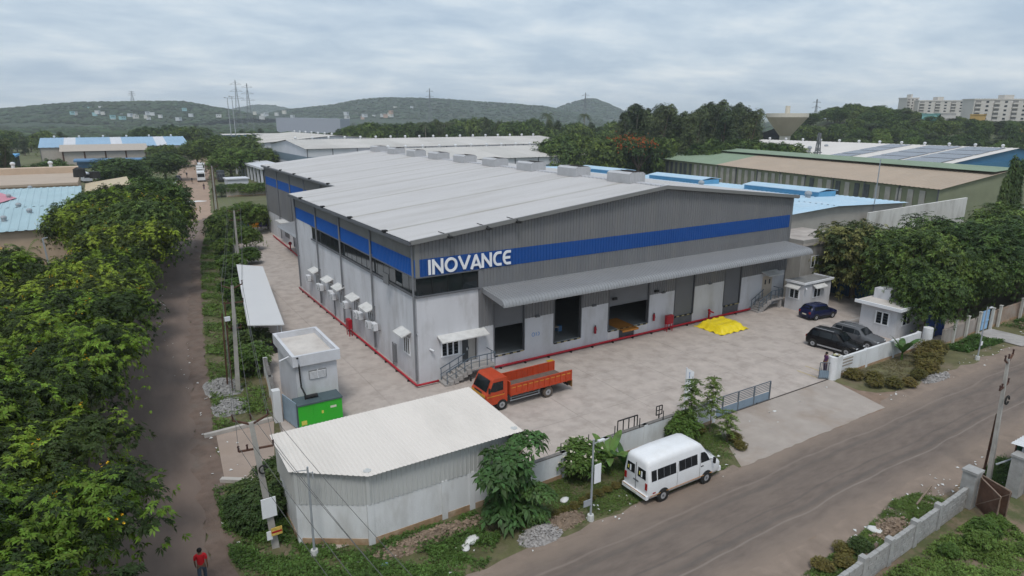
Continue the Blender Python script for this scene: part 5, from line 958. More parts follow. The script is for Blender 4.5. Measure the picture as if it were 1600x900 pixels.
# ================================================================ people
def skin(name, verts, edges, radii, mat, parent, sub=2):
    me = bpy.data.meshes.new(name); me.from_pydata(verts, edges, []); o = bpy.data.objects.new(name, me); COL.objects.link(o)
    md = o.modifiers.new('skin', 'SKIN'); sv = me.skin_vertices[0].data
    for i, r_ in enumerate(radii): sv[i].radius = (r_, r_) if not isinstance(r_, tuple) else r_; sv[i].use_root = i == 0
    ss = o.modifiers.new('sub', 'SUBSURF'); ss.levels = sub; ss.render_levels = sub
    dg = bpy.context.evaluated_depsgraph_get(); m2 = bpy.data.meshes.new_from_object(o.evaluated_get(dg)); m2.name = name; m2.materials.clear(); m2.materials.append(mat); m2.shade_smooth(); bpy.data.objects.remove(o); return link(name, m2, parent)
skin_m = M('skin', (.20,.105,.065), .6, .05, coord='obj'); hair_m = M('hair', (.008,.007,.006), .6, .1, coord='obj')
def person(loc, rz, label, shirt, trousers, stride=.2, bent=.0):
    t = thing('person', label, 'person', loc, rz, local=True)
    # local: +y is where the person faces
    V = [(0,0,.95),(0,.0,1.12),(0,-.01,1.32),(0,0,1.45),(0,.01,1.54),(0,.02,1.62),(0,.02,1.70)]; Rr = [(.15,.105),(.14,.10),(.165,.105),(.10,.085),(.055,.06),(.08,.095),(.05,.065)]; E = [(0,1),(1,2),(2,3),(3,4),(4,5),(5,6)]
    for s in (-1, 1):
        k = len(V); st = stride*s
        V += [(s*.10,0,.88),(s*.105,st*.45+.02,.50),(s*.105,st*.8-.05,.10),(s*.11,st*.8+.0,.04),(s*.12,st*.8+.14,.03)]; Rr += [.098,.065,.045,.042,(.042,.03)]; E += [(0,k),(k,k+1),(k+1,k+2),(k+2,k+3),(k+3,k+4)]
        k = len(V); V += [(s*.20,0,1.40),(s*.245,-.02-st*.25,1.12),(s*.25,.06-st*.4+bent,.88+bent*.8),(s*.25,.08-st*.42+bent,.80+bent*.8)]; Rr += [.06,.045,.034,(.04,.022)]; E += [(3,k),(k,k+1),(k+1,k+2),(k+2,k+3)]
        w = k+3; bx, by_, bz = V[w]
        for j in range(4):
            k = len(V); oy = (j-1.5)*.019; ln = (.07,.08,.076,.06)[j]; V += [(bx, by_+oy, bz-.045), (bx-s*.012, by_+oy+.008, bz-.045-ln*.55), (bx-s*.03, by_+oy+.014, bz-.045-ln)]; Rr += [.010,.009,.007]; E += [(w,k),(k,k+1),(k+1,k+2)]
        k = len(V); V += [(bx-s*.02, by_+.035, bz-.015), (bx-s*.035, by_+.055, bz-.05)]; Rr += [.011,.008]; E += [(w,k),(k,k+1)]
    skin('body', V, E, Rr, skin_m, t, 2)
    V2 = [(0,0,.90),(0,.0,1.12),(0,-.01,1.32),(0,0,1.44)]; R2_ = [(.178,.135),(.165,.125),(.19,.13),(.125,.105)]; E2_ = [(0,1),(1,2),(2,3)]
    for s in (-1, 1): k = len(V2); st = stride*s; V2 += [(s*.20,0,1.405),(s*.235,-.015-st*.18,1.18)]; R2_ += [.08,.068]; E2_ += [(3,k),(k,k+1)]
    skin('shirt', V2, E2_, R2_, shirt, t, 2)
    V3 = [(0,0,.96),(0,0,.90)]; R3 = [(.165,.12),(.16,.12)]; E3_ = [(0,1)]
    for s in (-1, 1): k = len(V3); st = stride*s; V3 += [(s*.10,0,.84),(s*.105,st*.45+.02,.50),(s*.105,st*.8-.05,.09)]; R3 += [.112,.083,.066]; E3_ += [(1,k),(k,k+1),(k+1,k+2)]
    skin('trousers', V3, E3_, R3, trousers, t, 2)
    MB().ball((0,-.005,1.675),.108,12,8,1.05).build('hair', hair_m, t, True)
    f_ = MB().cyl((0,.105,1.63),(0,.14,1.595),.012,.02,6).ball((-.03,.105,1.645),.012,6,4).ball((.03,.105,1.645),.012,6,4).box(-.025,.025,.1,.112,1.56,1.57).ball((-.088,.02,1.63),.022,6,4).ball((.088,.02,1.63),.022,6,4); f_.build('face', skin_m, t, True)
    return t
person((-17.2,-15.1,-.03), R(-10), 'person in a bright red shirt and jeans walking away along the side road', M('shirt_red', (.55,.012,.02), .8, .06, 5, coord='obj'), M('jeans', (.055,.075,.10), .85, .15, 6, coord='obj'))
person((29.0,-15.0,0), R(60), 'person in a purple top and white scarf standing behind the gate pillar', M('shirt_purple', (.09,.03,.10), .8, .2, 6, coord='obj'), M('dress_dark', (.07,.03,.08), .8, .2, 6, coord='obj'), .05)
person((29.7,-15.2,0), R(240), 'person in a white shirt standing behind the wall facing the other', M('shirt_white', (.6,.62,.65), .8, .05, 6, coord='obj'), M('jeans'), .05)
person((5.2,160,0), R(170), 'distant person in dark clothes walking on the dirt road', M('shirt_dark', (.03,.03,.035), .8, .1, coord='obj'), M('dress_dark'), .2)
# ================================================================ vegetation near the camera
rt = random.Random(21)
ky = [-26,-19.5,-12.5,-5.5,1.5,8.5,15.5,22.5,29.5]
for i, y in enumerate(ky):
    s = (1.0+rt.uniform(-.08,.1))*(1 if y < 14 else .92); plant('copperpod%d' % (i % 3), (rr(max(y,-20))-8.1+rt.uniform(-.5,.4), y, -.05), 'yellow flowering roadside tree of the left row, %s from the camera' % ords[i], 'flowering_tree', s=s, sz=s*rt.uniform(.92,1.05), group='flowering trees along the side road', rg=rt)
for i, y in enumerate([-17,-8,1,10,18.5,26.5]):
    plant('copperpod%d' % ((i+1) % 3), (rr(max(y,-20))-16.5+rt.uniform(-.5,.5), y, -.05), 'flowering tree behind the roadside row on the far left, %s from the camera' % ords[i], 'flowering_tree', s=1.02, group='flowering trees behind the roadside row', rg=rt)
for i, (x, y, s, sz) in enumerate(((-17.8,38,.95,1.0),(-16.0,46,1.05,1.16),(-15.2,53,1.1,1.25),(-13.6,61,1.1,1.28),(-17.0,61,1.0,1.15),(-12.4,69,1.0,1.25),(-21.0,50,1.05,1.1),(-20.5,59,1.05,1.15),(-17.6,68,1.0,1.2))):
    plant(('broad%d' if i % 2 else 'copperpod%d') % (i % 3), (x,y,0), 'tall dark tree at the far end of the left row, %s from the camera' % ords[i], 'roadside_tree', s=s, sz=sz, group='tall trees ending the left row', rg=rt)
plant('broad0', (-13.5,172,0), 'wide spreading tree overhanging the dirt road on its left', 'spreading_tree', s=1.5, sz=.95, rg=rt); plant('broad2', (-1.5,196,0), 'wide dark tree beyond the spreading one on the dirt road', 'spreading_tree', s=1.5, sz=1.0, rg=rt); plant('broad1', (-14,205,0), 'dark tree behind the parked buses', 'spreading_tree', s=1.2, sz=.8, rg=rt)
plant('tall0', (-41,182,0), 'tall slender tree in front of the blue striped shed', 'slender_tree', s=.75, sz=.72, rg=rt); plant('round0', (-31,188,0), 'small round tree beside the slender tree', 'tree', s=1.3, rg=rt); plant('flame', (-95,322,0), 'red flowering flame tree at the far left', 'flame_tree', s=1.9, sz=1.4, rg=rt); plant('flame', (-82,318,0), 'smaller red flame tree right of the far left one', 'flame_tree', s=1.7, sz=1.4, rg=rt); plant('palm', (-74,270,0), 'lone palm near the blue open shed', 'palm', s=1.0, rg=rt)
for i, (x, y, s) in enumerate(((-58,200,1.9),(-49,198,1.6),(-64,206,1.5),(-36,190,1.3))): plant('round%d' % (i % 2), (x,y,0), 'low bushy tree before the far blue sheds, %s from the left' % ords[i], 'bushy_tree', s=s, sz=s*.8, group='bushy trees before the far blue sheds', rg=rt)
# right-hand trees over the gatehouse
plant('mango0', (52.6,-3.2,0), 'dense yellowish mango tree between the warehouse corner and grove', 'mango_tree', s=1.22, sz=1.12, rg=rt)
for i, (x, y, k, s, sz) in enumerate(((49.4,-10.8,0,.95,1.02),(55.5,-8.0,1,1.05,.95),(59.5,-12.6,2,1.05,.98),(64.5,-7.0,0,1.1,.95),(67,-13.5,1,1.1,.98),(74,-9,2,1.2,.95),(60.5,-2.5,2,.95,.72),(78,-15,0,1.2,1.0),(70,-3,1,1.0,.72),(84,-7,2,1.3,1.0),(92,-13,0,1.3,1.15),(54.6,-13.4,2,.72,.8))):
    plant('broad%d' % k, (x,y,0), 'large dark rain tree of the grove behind the gatehouse, %s from the hut' % ords[i], 'rain_tree', s=s, sz=sz, group='rain trees behind the gatehouse', rg=rt)
plant('broad1', (44.9,-14.7,0), 'small leaning tree covering the gatehouse side', 'tree', s=.62, sz=.74, rg=rt)
for i, (x, y, s) in enumerate(((92.5,-1.5,1.15),(89.6,-2.0,.95),(96,-1,1.1))): plant('ashoka', (x,y,0), 'narrow columnar tree at the green shed gable, %s from the right' % ('second','third','first')[i], 'columnar_tree', s=1.1*s, sz=s*.98, group='columnar trees by the green shed', rg=rt)
# front verge planting
plant('teak', (-3.3,-18.4,0), 'large leaved green sapling before the corner store', 'sapling', s=1.05, rz=.4); plant('teak', (-2.2,-19.0,0), 'lower large leaved clump beside the big sapling', 'sapling', s=.62, sz=.55, rz=2.1)
plant('sapling0', (11.4,-16.9,0), 'taller of two slender saplings by the sliding gate', 'sapling', s=1.15, rz=1); plant('sapling0', (13.0,-17.2,0), 'dark slender sapling at the gate edge with drooping sprays', 'sapling', s=1.05, sz=1.12, rz=3.3); plant('sapling1', (12.9,-18.7,0), 'short slender sapling nearest the road by the apron', 'sapling', s=1.0, sz=.85, rz=2); plant('shrub0', (10.6,-17.0,0), 'bright green bush below the two slender saplings', 'shrub', s=1.35, rz=.5)
FS = plant('shrub0', (2.6,-17.0,0), 'white flowering climber shrub against the front wall', 'flowering_shrub', s=1.65, sz=1.55, rz=1.0); P_, n_ = shell_points(cluster_blobs(101,5,.55,.62,.3,.55,.85), 70, np.random.RandomState(2), .97, 0); V_, F_ = leaves(P_, n_, 4, .08, .05, 0, np.random.RandomState(3), lift=.8); o = link('blossoms', fast_mesh('blossoms', V_, F_, M('white_blossom', (.6,.55,.45), .8, .1)), FS); o['kind'] = 'stuff'
plant('banana', (4.3,-17.3,0), 'banana plant beside the white flowering shrub', 'banana_plant', s=.95, rz=0); plant('banana', (4.9,-18.0,0), 'smaller banana plant near the minibus tail', 'banana_plant', s=.7, rz=1.1); plant('banana', (37.2,-16.8,0), 'banana plant before the white slotted wall', 'banana_plant', s=1.0, rz=2.2)
for i, (x, y, s) in enumerate(((29.6,-16.9,.85),(30.5,-18.1,.8),(29.6,-18.9,.75),(30.6,-19.6,.8),(31.8,-20.1,.7),(34.2,-19.7,.8),(36.0,-19.3,1.0),(37.6,-18.9,1.25),(38.9,-18.2,1.15),(40.3,-17.6,1.25),(41.5,-17.3,1.1))): plant('clipped', (x,y,0), 'coppery clipped bush round the lawn by the gate, %s along' % ords[i], 'bush', s=s, group='coppery bushes round the lawn', rg=rt)
for i, (x, y, s) in enumerate(((12.3,-16.9,.6),(13.3,-18.9,.6),(12.9,-19.7,.5))): plant('clipped', (x,y,0), 'small coppery bush under the saplings, %s from the wall' % ords[i], 'bush', s=s, group='coppery bushes under the saplings', rg=rt)
for i in range(9): plant('clipped', (-1.0+i*.62,-19.4+.05*i,0), 'low hedge bush between the lamp and the sapling, %s from the left' % ords[i], 'bush', s=.34, group='low hedge bushes by the street lamp', rg=rt)
for i, (x, y, s) in enumerate(((-11.6,-10.4,1.5),(-12.6,-11.6,1.5),(-13.3,-12.2,1.2),(-13.6,-9.8,1.1),(-11.9,-8.6,1.3),(-13.9,-11.0,1.0))): plant('shrub1', (x-.9,y,0), 'dark weedy bush beside the corner store side wall, %s along' % ords[i], 'bush', s=s, group='weedy bushes beside the corner store', rg=rt)
# left verge shrubs, wall side
for i in range(12):
    y = 8+i*6.6+rt.uniform(-1.5,1.5); plant('shrub%d' % (i % 2), (wall_x(y)-1.1+rt.uniform(-.5,.3), y, 0), 'bush along the left boundary wall verge, %s from the near end' % ords[i], 'bush', s=rt.uniform(1.3,2.1), group='bushes along the left wall verge', rg=rt)
for i, (x, y, k, s) in enumerate(((1.9,78,'round1',.9),(-1.2,62,'round1',.62),(-2.9,52,'shrub0',1.9),(6.0,81,'round0',.7),(-3.2,70,'round0',.75),(-.8,80,'round1',.75))): plant(k, (x,y,0), 'small leafy tree inside the rear of the left yard, %s in order' % ords[i], 'small_tree', s=s, group='small trees at the rear left yard', rg=rt)
for i in range(7): plant('round%d' % (i % 2), (7.0+i*2.3,140+rt.uniform(-1,1),0), 'clipped green hedge tree behind the rear yard, %s from the road' % ords[i], 'hedge_tree', s=.62, sz=.5, group='hedge behind the rear yard', rg=rt)
plant('round1', (18.5,196,0), 'bright green round tree right of the dirt road', 'round_tree', s=2.0, sz=1.6, rg=rt)
for i, (x, y, s) in enumerate(((30,205,1.6),(27,222,2.0),(22,245,2.2),(31,250,2.2),(16,262,1.8),(4,258,1.6),(38,215,1.5))): plant('broad%d' % (i % 3), (x,y,0), 'dark tree of the clump beyond the round green tree, %s in order' % ords[i], 'tree', s=s*.8, sz=s*.65, group='clump beyond the round green tree', rg=rt)
# weeds and grass
grass_m = leaf_mat('grass', (.09,.145,.033), (.055,.09,.022), .4, .2, .3); weed_m = leaf_mat('weed', (.095,.165,.035), (.05,.09,.022), .4, .2, .4); dry_m = leaf_mat('dry_grass', (.17,.15,.075), (.10,.10,.045), .4, .1, .4)
scatter('weeds', 'rank green weeds on the corner verge around the utility pole', 'weeds', [[(-15.7,-7.2),(-13,-8.5),(-12.95,-11.2),(-12.9,-14.8),(-9.9,-16.7),(-4.4,-16.8),(-4.2,-19.2),(-6,-20.9),(-10.5,-21.0),(-13.6,-19.9),(-15.3,-17.4),(-15.9,-14)]], 13000, weed_m, .13, .06, 4, 3, .30, .36, .6)
scatter('grass', 'short grass on the front verge beside the minibus', 'grass', [[(-4,-20.6),(10.8,-20.9),(14.2,-18.5),(14.2,-16.5),(-1.5,-16.7)]], 15000, grass_m, .10, .03, 4, 5, .06, .22, .5)
scatter('weeds', 'weeds on the long left verge below the poles', 'weeds', [[(rr(0)+.3,0),(wall_x(0)-.5,0),(wall_x(30)-.3,30),(wall_x(60)-.3,60),(wall_x(95)-.3,95),(rr(95)+.3,95),(rr(60)+.3,60),(rr(30)+.3,30)]], 13000, weed_m, .20, .08, 4, 7, .35, .42, .35)
scatter('grass', 'patchy dry lawn between the slotted wall and coppery bushes', 'grass', [[(29.2,-16.3),(41,-16.3),(38,-18.6),(30.8,-19.4)]], 4000, dry_m, .09, .03, 4, 9, .05, .35, .7)
scatter('weeds', 'dark weeds below the neighbour wall', 'weeds', [[(43,-17.2),(50,-17.2),(50,-19.4),(44,-19)]], 2600, weed_m, .16, .07, 4, 10, .4, .2, .7); scatter('weeds', 'weeds and rough grass on the right hand far verge', 'weeds', [[(55,-17),(90,-17),(90,-20),(56,-20)]], 3000, weed_m, .22, .09, 4, 12, .4, .45, .4)
scatter('grass', 'rough grass outside the grey block wall', 'grass', [[(4,-29.8),(17.4,-29.8),(18,-28.4),(15.5,-27.9),(10.5,-28.7),(5,-29)]], 7000, grass_m, .12, .035, 4, 13, .14, .3, .8); scatter('weeds', 'weeds inside the grey block wall', 'weeds', [[(8,-31.0),(17.0,-31.0),(18.2,-32.4),(16,-34.5),(10,-33.5)]], 7000, weed_m, .14, .06, 4, 14, .3, .28, .8); scatter('grass', 'grass patch round the foot of the right hand pole', 'grass', [[(19.8,-29.2),(26,-28.8),(26,-30),(22,-30.6),(20,-30.6)]], 2500, grass_m, .14, .04, 4, 15, .2, .2, .8)
for i, (x, y, s) in enumerate(((16.0,-31.9,.75),(17.1,-32.0,.6),(14.7,-32.2,.7),(12.8,-31.8,.5))): plant('shrub0', (x,y,0), 'leafy weed bush behind the block wall, %s from the rusty gate' % ords[i], 'bush', s=s, group='weed bushes behind the block wall', rg=rt)
plant('shrub1', (9.6,-29.3,0), 'pale dying shrub in the rubbish by the block wall', 'shrub', s=.6, rg=rt)
for i, (x, y) in enumerate(((7.0,-29.2),(8.0,-29.5),(8.8,-29.0))): plant('clipped', (x,y,0), 'brown withered bush at the bottom right, %s from the left' % ords[i], 'bush', s=.6, sz=.45, group='withered bushes at the bottom right', rg=rt)
# heaps and litter
def heap(name, label, c, rx, ry, h_, mat, n, sz, seed):
    rg = np.random.RandomState(seed); mb = MB(); k = 26; rgp = random.Random(seed)
    for j in range(k+1):
        for i in range(k+1):
            u, v = i/k*2-1, j/k*2-1; r_ = math.hypot(u, v); mb.v.append((c[0]+u*rx, c[1]+v*ry, max(-.06, h_*math.exp(-(r_*1.6)**2)*(1+.35*rg.randn()*.5)-.05)))
    mb.f = [(j*(k+1)+i, j*(k+1)+i+1, (j+1)*(k+1)+i+1, (j+1)*(k+1)+i) for j in range(k) for i in range(k)]
    t = tag(thing(name, label, 'heap', (c[0],c[1],0)), kind=None); mb.build('mound', mat, t)
    st = MB()
    for _ in range(n):
        a, r_ = rgp.uniform(0,6.28), rgp.random()**.6*.95; x_, y_ = c[0]+rx*r_*math.cos(a), c[1]+ry*r_*math.sin(a); z_ = h_*math.exp(-(r_*1.6)**2); q = sz*rgp.uniform(.5,1.4); b0 = len(st.v)
        st.ball((x_,y_,z_),q,5,3,.7,.5,rgp)
    o = st.build('stones', M(mat.name+'_stones', tuple(q*1.25 for q in mat_col[mat.name]), .95, .35, 5), t, fix=False); o['kind'] = 'stuff'; return t
mat_col = {'rubble_grey': (.27,.255,.245), 'rubble_brown': (.20,.15,.11), 'gravel': (.26,.255,.25)}
for nme, c_ in mat_col.items(): M(nme, c_, .95, .3, 4, bump=.6, bscale=12)
heap('rubble_heap', 'grey rubble heap at the foot of the large sapling', (-2.6,-20.3), 1.3, .75, .45, M('rubble_grey'), 260, .07, 1); heap('rubble_heap', 'brown earth heap right of the grey rubble', (-.9,-20.0), 1.3, .7, .4, M('rubble_brown'), 90, .06, 2); heap('gravel_heap', 'pale gravel heap under the second utility pole', (-13.0,7.6), 1.3, 2.0, .6, M('gravel'), 300, .07, 3); heap('gravel_heap', 'lower gravel heap nearer the concrete pad', (-13.1,3.6), 1.2, 1.6, .45, M('gravel'), 220, .07, 4)
heap('earth_heap', 'brown rubble and stones along the store footing', (-7.2,-17.6), 3.2, .75, .38, M('rubble_brown'), 260, .09, 5); heap('rubble_heap', 'brick rubble on the far right verge', (60,-18.4), 4, 1.1, .5, M('rubble_brown'), 200, .14, 6); heap('earth_heap', 'low grey earth mound beside the coppery bushes', (35.5,-20.4), 2.2, .6, .28, M('rubble_grey'), 120, .07, 7); heap('rubbish_heap', 'heap of rubbish and rags against the block wall', (12.6,-29.2), 1.6, .7, .4, M('rubble_brown'), 140, .09, 8)
rl_ = random.Random(5); lit = [M('litter_white', (.62,.62,.6), .8, .1), M('litter_blue', (.2,.32,.5), .7, .1), M('litter_red', (.45,.15,.1), .7, .1)]
lm = MB()
for (x0, x1, y0, y1, n) in ((-14,-5,-20.6,-17.2,26),(-4,11,-21.4,-19.4,40),(-15.9,-13.6,-20,40,60),(10,20,-29.6,-27.8,60),(28,45,-21.2,-19.5,36),(45,70,-20.5,-18,50),(19,26,-30.5,-27.6,40),(12,27,-20.5,-16.5,8)):
    for _ in range(n):
        x, y = rl_.uniform(x0,x1), rl_.uniform(y0,y1); s = rl_.uniform(.04,.13); a = rl_.uniform(0,6.28); dx, dy = math.cos(a)*s, math.sin(a)*s; z = .02; lm.poly((x-dx,y-dy,z),(x+dy*.6,y-dx*.6,z+s*.5),(x+dx,y+dy,z),(x-dy*.6,y+dx*.6,z+.02))
tag(lm.build('litter', lit[0], None, fix=False), 'scattered white paper and plastic litter along the verges', 'litter', kind='stuff')
def sack(x, y, s, lb, mat, rz=0): 
    mb = MB().ball((0,0,s*.22),s,10,7,.36,.12,random.Random(int(x*10))); mb.v = [(a*1.3, b*.8, max(0, c)) for a, b, c in mb.v]; o = tag(mb.build('plastic_bag', mat, None, True), lb, 'bag', 'bags dumped on the verge'); o.location = (x,y,0); o.rotation_euler.z = rz
sack(-5.7,-18.9,.36,'white plastic sack dumped on the corner verge', lit[0], .3); sack(-6.2,-19.2,.26,'smaller white sack leaning on the larger sack', lit[0], 1.1); sack(.2,-18.5,.25,'white bag on the grass left of the lamp', lit[0], .5); sack(-9.9,-18.3,.16,'blue plastic bag among the corner weeds', lit[1]); sack(13.4,-29.0,.2,'orange bag on the rubbish by the block wall', lit[2], .4); sack(11.8,-28.9,.35,'grey white sack on the rubbish by the block wall', lit[0], 1.9); sack(19.3,-17.5,.13,'crumpled white bag on the gate apron', lit[0])
# ---- block wall, pillar, rusty gate and sheds at the lower right
blk = M('concrete_block', (.33,.325,.315), .95, .16, 3, dirt=(.24,.23,.215), dscale=1.2, damt=.5, bump=.35, bscale=18)
BW = thing('block_wall', 'unplastered grey concrete block wall at the bottom right', 'wall', (12,-30.5,0)); bmesh_ = MB().box(-.19,.19,-.10,.10,-.09,.09).mesh('block', blk); rb = random.Random(9)
A0, B0 = Vector((5.2,-30.7,0)), Vector((17.9,-30.2,0)); dd = (B0-A0).normalized(); ang = math.atan2(dd.y, dd.x); ln = (B0-A0).length
for c in range(6):
    n = int(ln/.41)
    for i in range(n):
        p = A0+dd*((i+.5+(.5 if c % 2 else 0))*.41); link('block', bmesh_, BW, (p.x-12+rb.uniform(-.006,.006), p.y+30.5+rb.uniform(-.008,.008), .10+c*.203), ang)
MB().bar(A0+Vector((0,0,.6)),B0+Vector((0,0,.6)),.14,1.19).build('mortar', M('mortar', (.26,.25,.235), .95, .2, 3), BW)
for t_ in (.18,.36,.55,.74): p = A0+dd*(ln*t_); MB().box(p.x-.16,p.x+.16,p.y-.16,p.y+.16,0,1.42).build('pier', blk, BW)
GP = tag(MB().box(17.85,18.55,-30.5,-29.85,0,2.0).box(17.8,18.6,-30.55,-29.8,2.0,2.14).build('gate_pillar', blk), 'thick rough concrete gate pillar at the end of the block wall', 'pillar')
RG = thing('rusty_gate', 'rusty sheet steel gate hanging open beside the block pillar', 'gate', (18.3,-31.2,0)); rs = M('rust_sheet', (.115,.06,.04), .9, .35, 1.5, dirt=(.2,.13,.1), dscale=1, damt=.6)
for (a, b, k_) in (((18.2,-30.6),(17.2,-31.9),.0),((18.3,-30.6),(18.0,-32.0),.1)):
    MB().bar((*a,1.0+k_),(*b,.9+k_),.02,1.6).build('gate_leaf', rs, RG); MB().bar((*a,1.85+k_),(*b,1.75+k_),.05).bar((*a,.2),(*b,.1),.05).bar((*a,.2),(*a,1.85+k_),.05).bar((*b,.1),(*b,1.75+k_),.05).bar((*a,.25),(*b,1.7),.04).build('gate_frame', M('rusty_pale', (.24,.17,.13), .85, .25, 3), RG)
SH = thing('roadside_shed', 'grey plank sided shed with white sheet roof at the right edge', 'shed', (24,-32,0))
tag(MB().box(21.15,21.85,-31.35,-30.75,0,2.3).box(21.1,21.9,-31.4,-30.7,2.3,2.42).build('gate_pillar', blk), 'grey concrete pillar beside the roadside shed', 'pillar')
for i in range(10): MB().box(22.0,30,-31.05-.004*i,-31.0,.02+i*.26,.25+i*.26).build('plank', M('grey_plank', (.27,.275,.28), .8, .12, 1.5, stretch=(.4,1,4)), SH)
MB().box(22.0,22.08,-36,-31.1,0,2.6).build('end_wall', blk, SH); MB().ribs((21.7,-30.4,2.75),(1,0,0),(0,-1,.08),(0,0,1),0,9,.3,.05,0,6).build('roof_sheet', M('white_roof_sheet2', (.62,.63,.64), .5, .05), SH, fix=False); MB().box(21.9,21.98,-31.0,-30.9,0,2.7).bar((21.95,-30.95,2.2),(20.9,-30.2,1.6),.06).build('post', galv, SH)
GN = thing('shade_net_fence', 'green shade net fence behind the right hand pole', 'fence', (27,-29.6,0)); 
for i in range(4): MB().bar((24.2+i*2,-29.9+i*.12,.85),(26.15+i*2,-29.8+i*.12,.85),.03,1.7).build('net_panel', M('shade_net', (.02,.11,.06), .9, .3, 5), GN); MB().bar((24.2+i*2,-29.9+i*.12,0),(24.2+i*2,-29.9+i*.12,1.9),.06).build('post', rust, GN)
tag(MB().bar((15.9,-28.8,.06),(18.4,-28.3,.1),.09).build('fallen_pole', M('weathered_timber', (.22,.17,.13), .9, .2, 3)), 'fallen timber pole on the dirt by the gate pillar', 'timber'); tag(MB().cyl((8.6,-29.9,.12),(10.6,-29.6,.16),.13,.1,8).build('tree_log', bark), 'brown tree log lying against the block wall', 'log')
# ================================================================ surroundings: neighbouring sheds, houses, towers
def shed(name, label, cat, x0, x1, y0, y1, ze, zr, axis, wall_m, roof, stripe=None, base=None, rz=0, vents=0, wins=(), piv=None, npan=6, pitch=.9, gable=None, over=.6):
    """gabled shed; axis: direction of its ridge"""
    piv = piv or ((x0+x1)/2, (y0+y1)/2); t = thing(name, label, cat, (*piv,0), rz); OFF[t] = (*piv, 0)
    xm, ym = (x0+x1)/2, (y0+y1)/2
    MB().box(x0,x1,y0,y0+.2,0,ze).build('wall', wall_m, t); MB().box(x0,x0+.2,y0+.2,y1-.2,0,ze).build('wall', wall_m, t); MB().box(x1-.2,x1,y0+.2,y1-.2,0,ze).build('wall', wall_m, t); MB().box(x0,x1,y1-.2,y1,0,ze).build('wall', wall_m, t)
    gm2 = gable or wall_m
    if axis == 'x':
        for x in (x0, x1-.2): MB().sweep([(y0,ze+.003),(y1,ze+.003),(ym,zr)],'x',x,x+.2).build('gable', gm2, t)
    else:
        for y in (y0, y1-.2): MB().sweep([(x0,ze+.003),(x1,ze+.003),(xm,zr)],'y',y,y+.2).build('gable', gm2, t)
    for i in range(npan):
        if axis == 'x':
            a, b = x0-over+(x1-x0+2*over)*i/npan, x0-over+(x1-x0+2*over)*(i+1)/npan
            for sg, ye in ((1,y0-over),(-1,y1+over)):
                v = Vector((0, ym-ye, zr-ze+.1)); ln = v.length; v.normalize(); MB().ribs((0,ye,ze+.06),(sg,0,0),v,(0,0,1), *((a,b) if sg > 0 else (-b,-a)), pitch, .06, 0, ln+.02).build('roof_sheet', roof[i % len(roof)], t, fix=False)
        else:
            a, b = y0-over+(y1-y0+2*over)*i/npan, y0-over+(y1-y0+2*over)*(i+1)/npan
            for sg, xe in ((1,x0-over),(-1,x1+over)):
                v = Vector((xm-xe, 0, zr-ze+.1)); ln = v.length; v.normalize(); MB().ribs((xe,0,ze+.06),(0,-sg,0),v,(0,0,1), *((a,b) if sg < 0 else (-b,-a)), pitch, .06, 0, ln+.02).build('roof_sheet', roof[i % len(roof)], t, fix=False)
    if stripe:
        sm, z0, z1 = stripe; MB().box(x0-.06,x1+.06,y0-.06,y0,z0,z1).build('stripe', sm, t); MB().box(x0-.06,x0,y0,y1,z0,z1).build('stripe', sm, t)
    if base: bm_, zb = base; MB().box(x0-.05,x1+.05,y0-.05,y0,0,zb).box(x0-.05,x0,y0,y1,0,zb).build('plinth', bm_, t)
    for i in range(vents):
        f_ = (i+.5)/vents; p = (x0+(x1-x0)*f_, ym, zr+.1) if axis == 'x' else (xm, y0+(y1-y0)*f_, zr+.1)
        MB().cyl(p,(p[0],p[1],p[2]+.45),.3,.34,8).ball((p[0],p[1],p[2]+.65),.5,8,6,.8).build('turbine_vent', M('vent_white', (.6,.61,.62), .5, .1), t)
    for (w, a, b, z0, z1) in wins:
        (MB().box(a,b,y0-.08,y0-.0,z0,z1) if w == 'f' else MB().box(x0-.08,x0,a,b,z0,z1)).build('window', glass, t)
    mbp = MB()
    n = max(2, int(((x1-x0) if axis == 'x' else (y1-y0))/8))
    for i in range(n+1):
        if axis == 'x': xx = x0+(x1-x0)*i/n; mbp = MB().box(xx-.1,xx+.1,y0-.2,y0-.06,0,ze)
        else: yy = y0+(y1-y0)*i/n; mbp = MB().box(x0-.2,x0-.06,yy-.1,yy+.1,0,ze)
        mbp.build('downpipe', trim, t)
    return t
cream_roof = M('aged_white_roof', (.50,.475,.445), .6, .07, .12, dirt=(.40,.375,.34), dscale=.08, damt=.6); cream_roof2 = M('aged_white_roof2', (.46,.44,.41), .6, .07, .12, dirt=(.38,.35,.32), dscale=.08, damt=.6); nw = M('neighbour_wall', (.55,.56,.59), .8, .06, .3); slate = M('slate_stripe', (.16,.21,.25), .6, .06)
shed('neighbour_warehouse', 'white walled warehouse with slate stripe directly behind the main building', 'warehouse', 50, 138, 116, 162, 8.8, 11.0, 'x', nw, [cream_roof, cream_roof2], (slate, 4.6, 6.6), vents=16, npan=9, pitch=1.2, wins=[('f',86+i*9,88+i*9,.2,3.4) for i in range(6)])
shed('neighbour_warehouse', 'long pale roofed warehouse with rooftop vents, farthest of the white row', 'warehouse', 36, 140, 164, 214, 10.4, 12.4, 'x', nw, [cream_roof2, cream_roof], (slate, 5.5, 8), vents=18, npan=9, pitch=1.2)
shed('neighbour_warehouse', 'white warehouse with upper windows beyond the round green tree', 'warehouse', 34, 96, 228, 300, 10, 12.6, 'y', nw, [cream_roof, cream_roof2], (slate, 5.6, 7.6), vents=7, npan=7, pitch=1.2, wins=[('l',232+i*9,238+i*9,8,9.2) for i in range(7)])
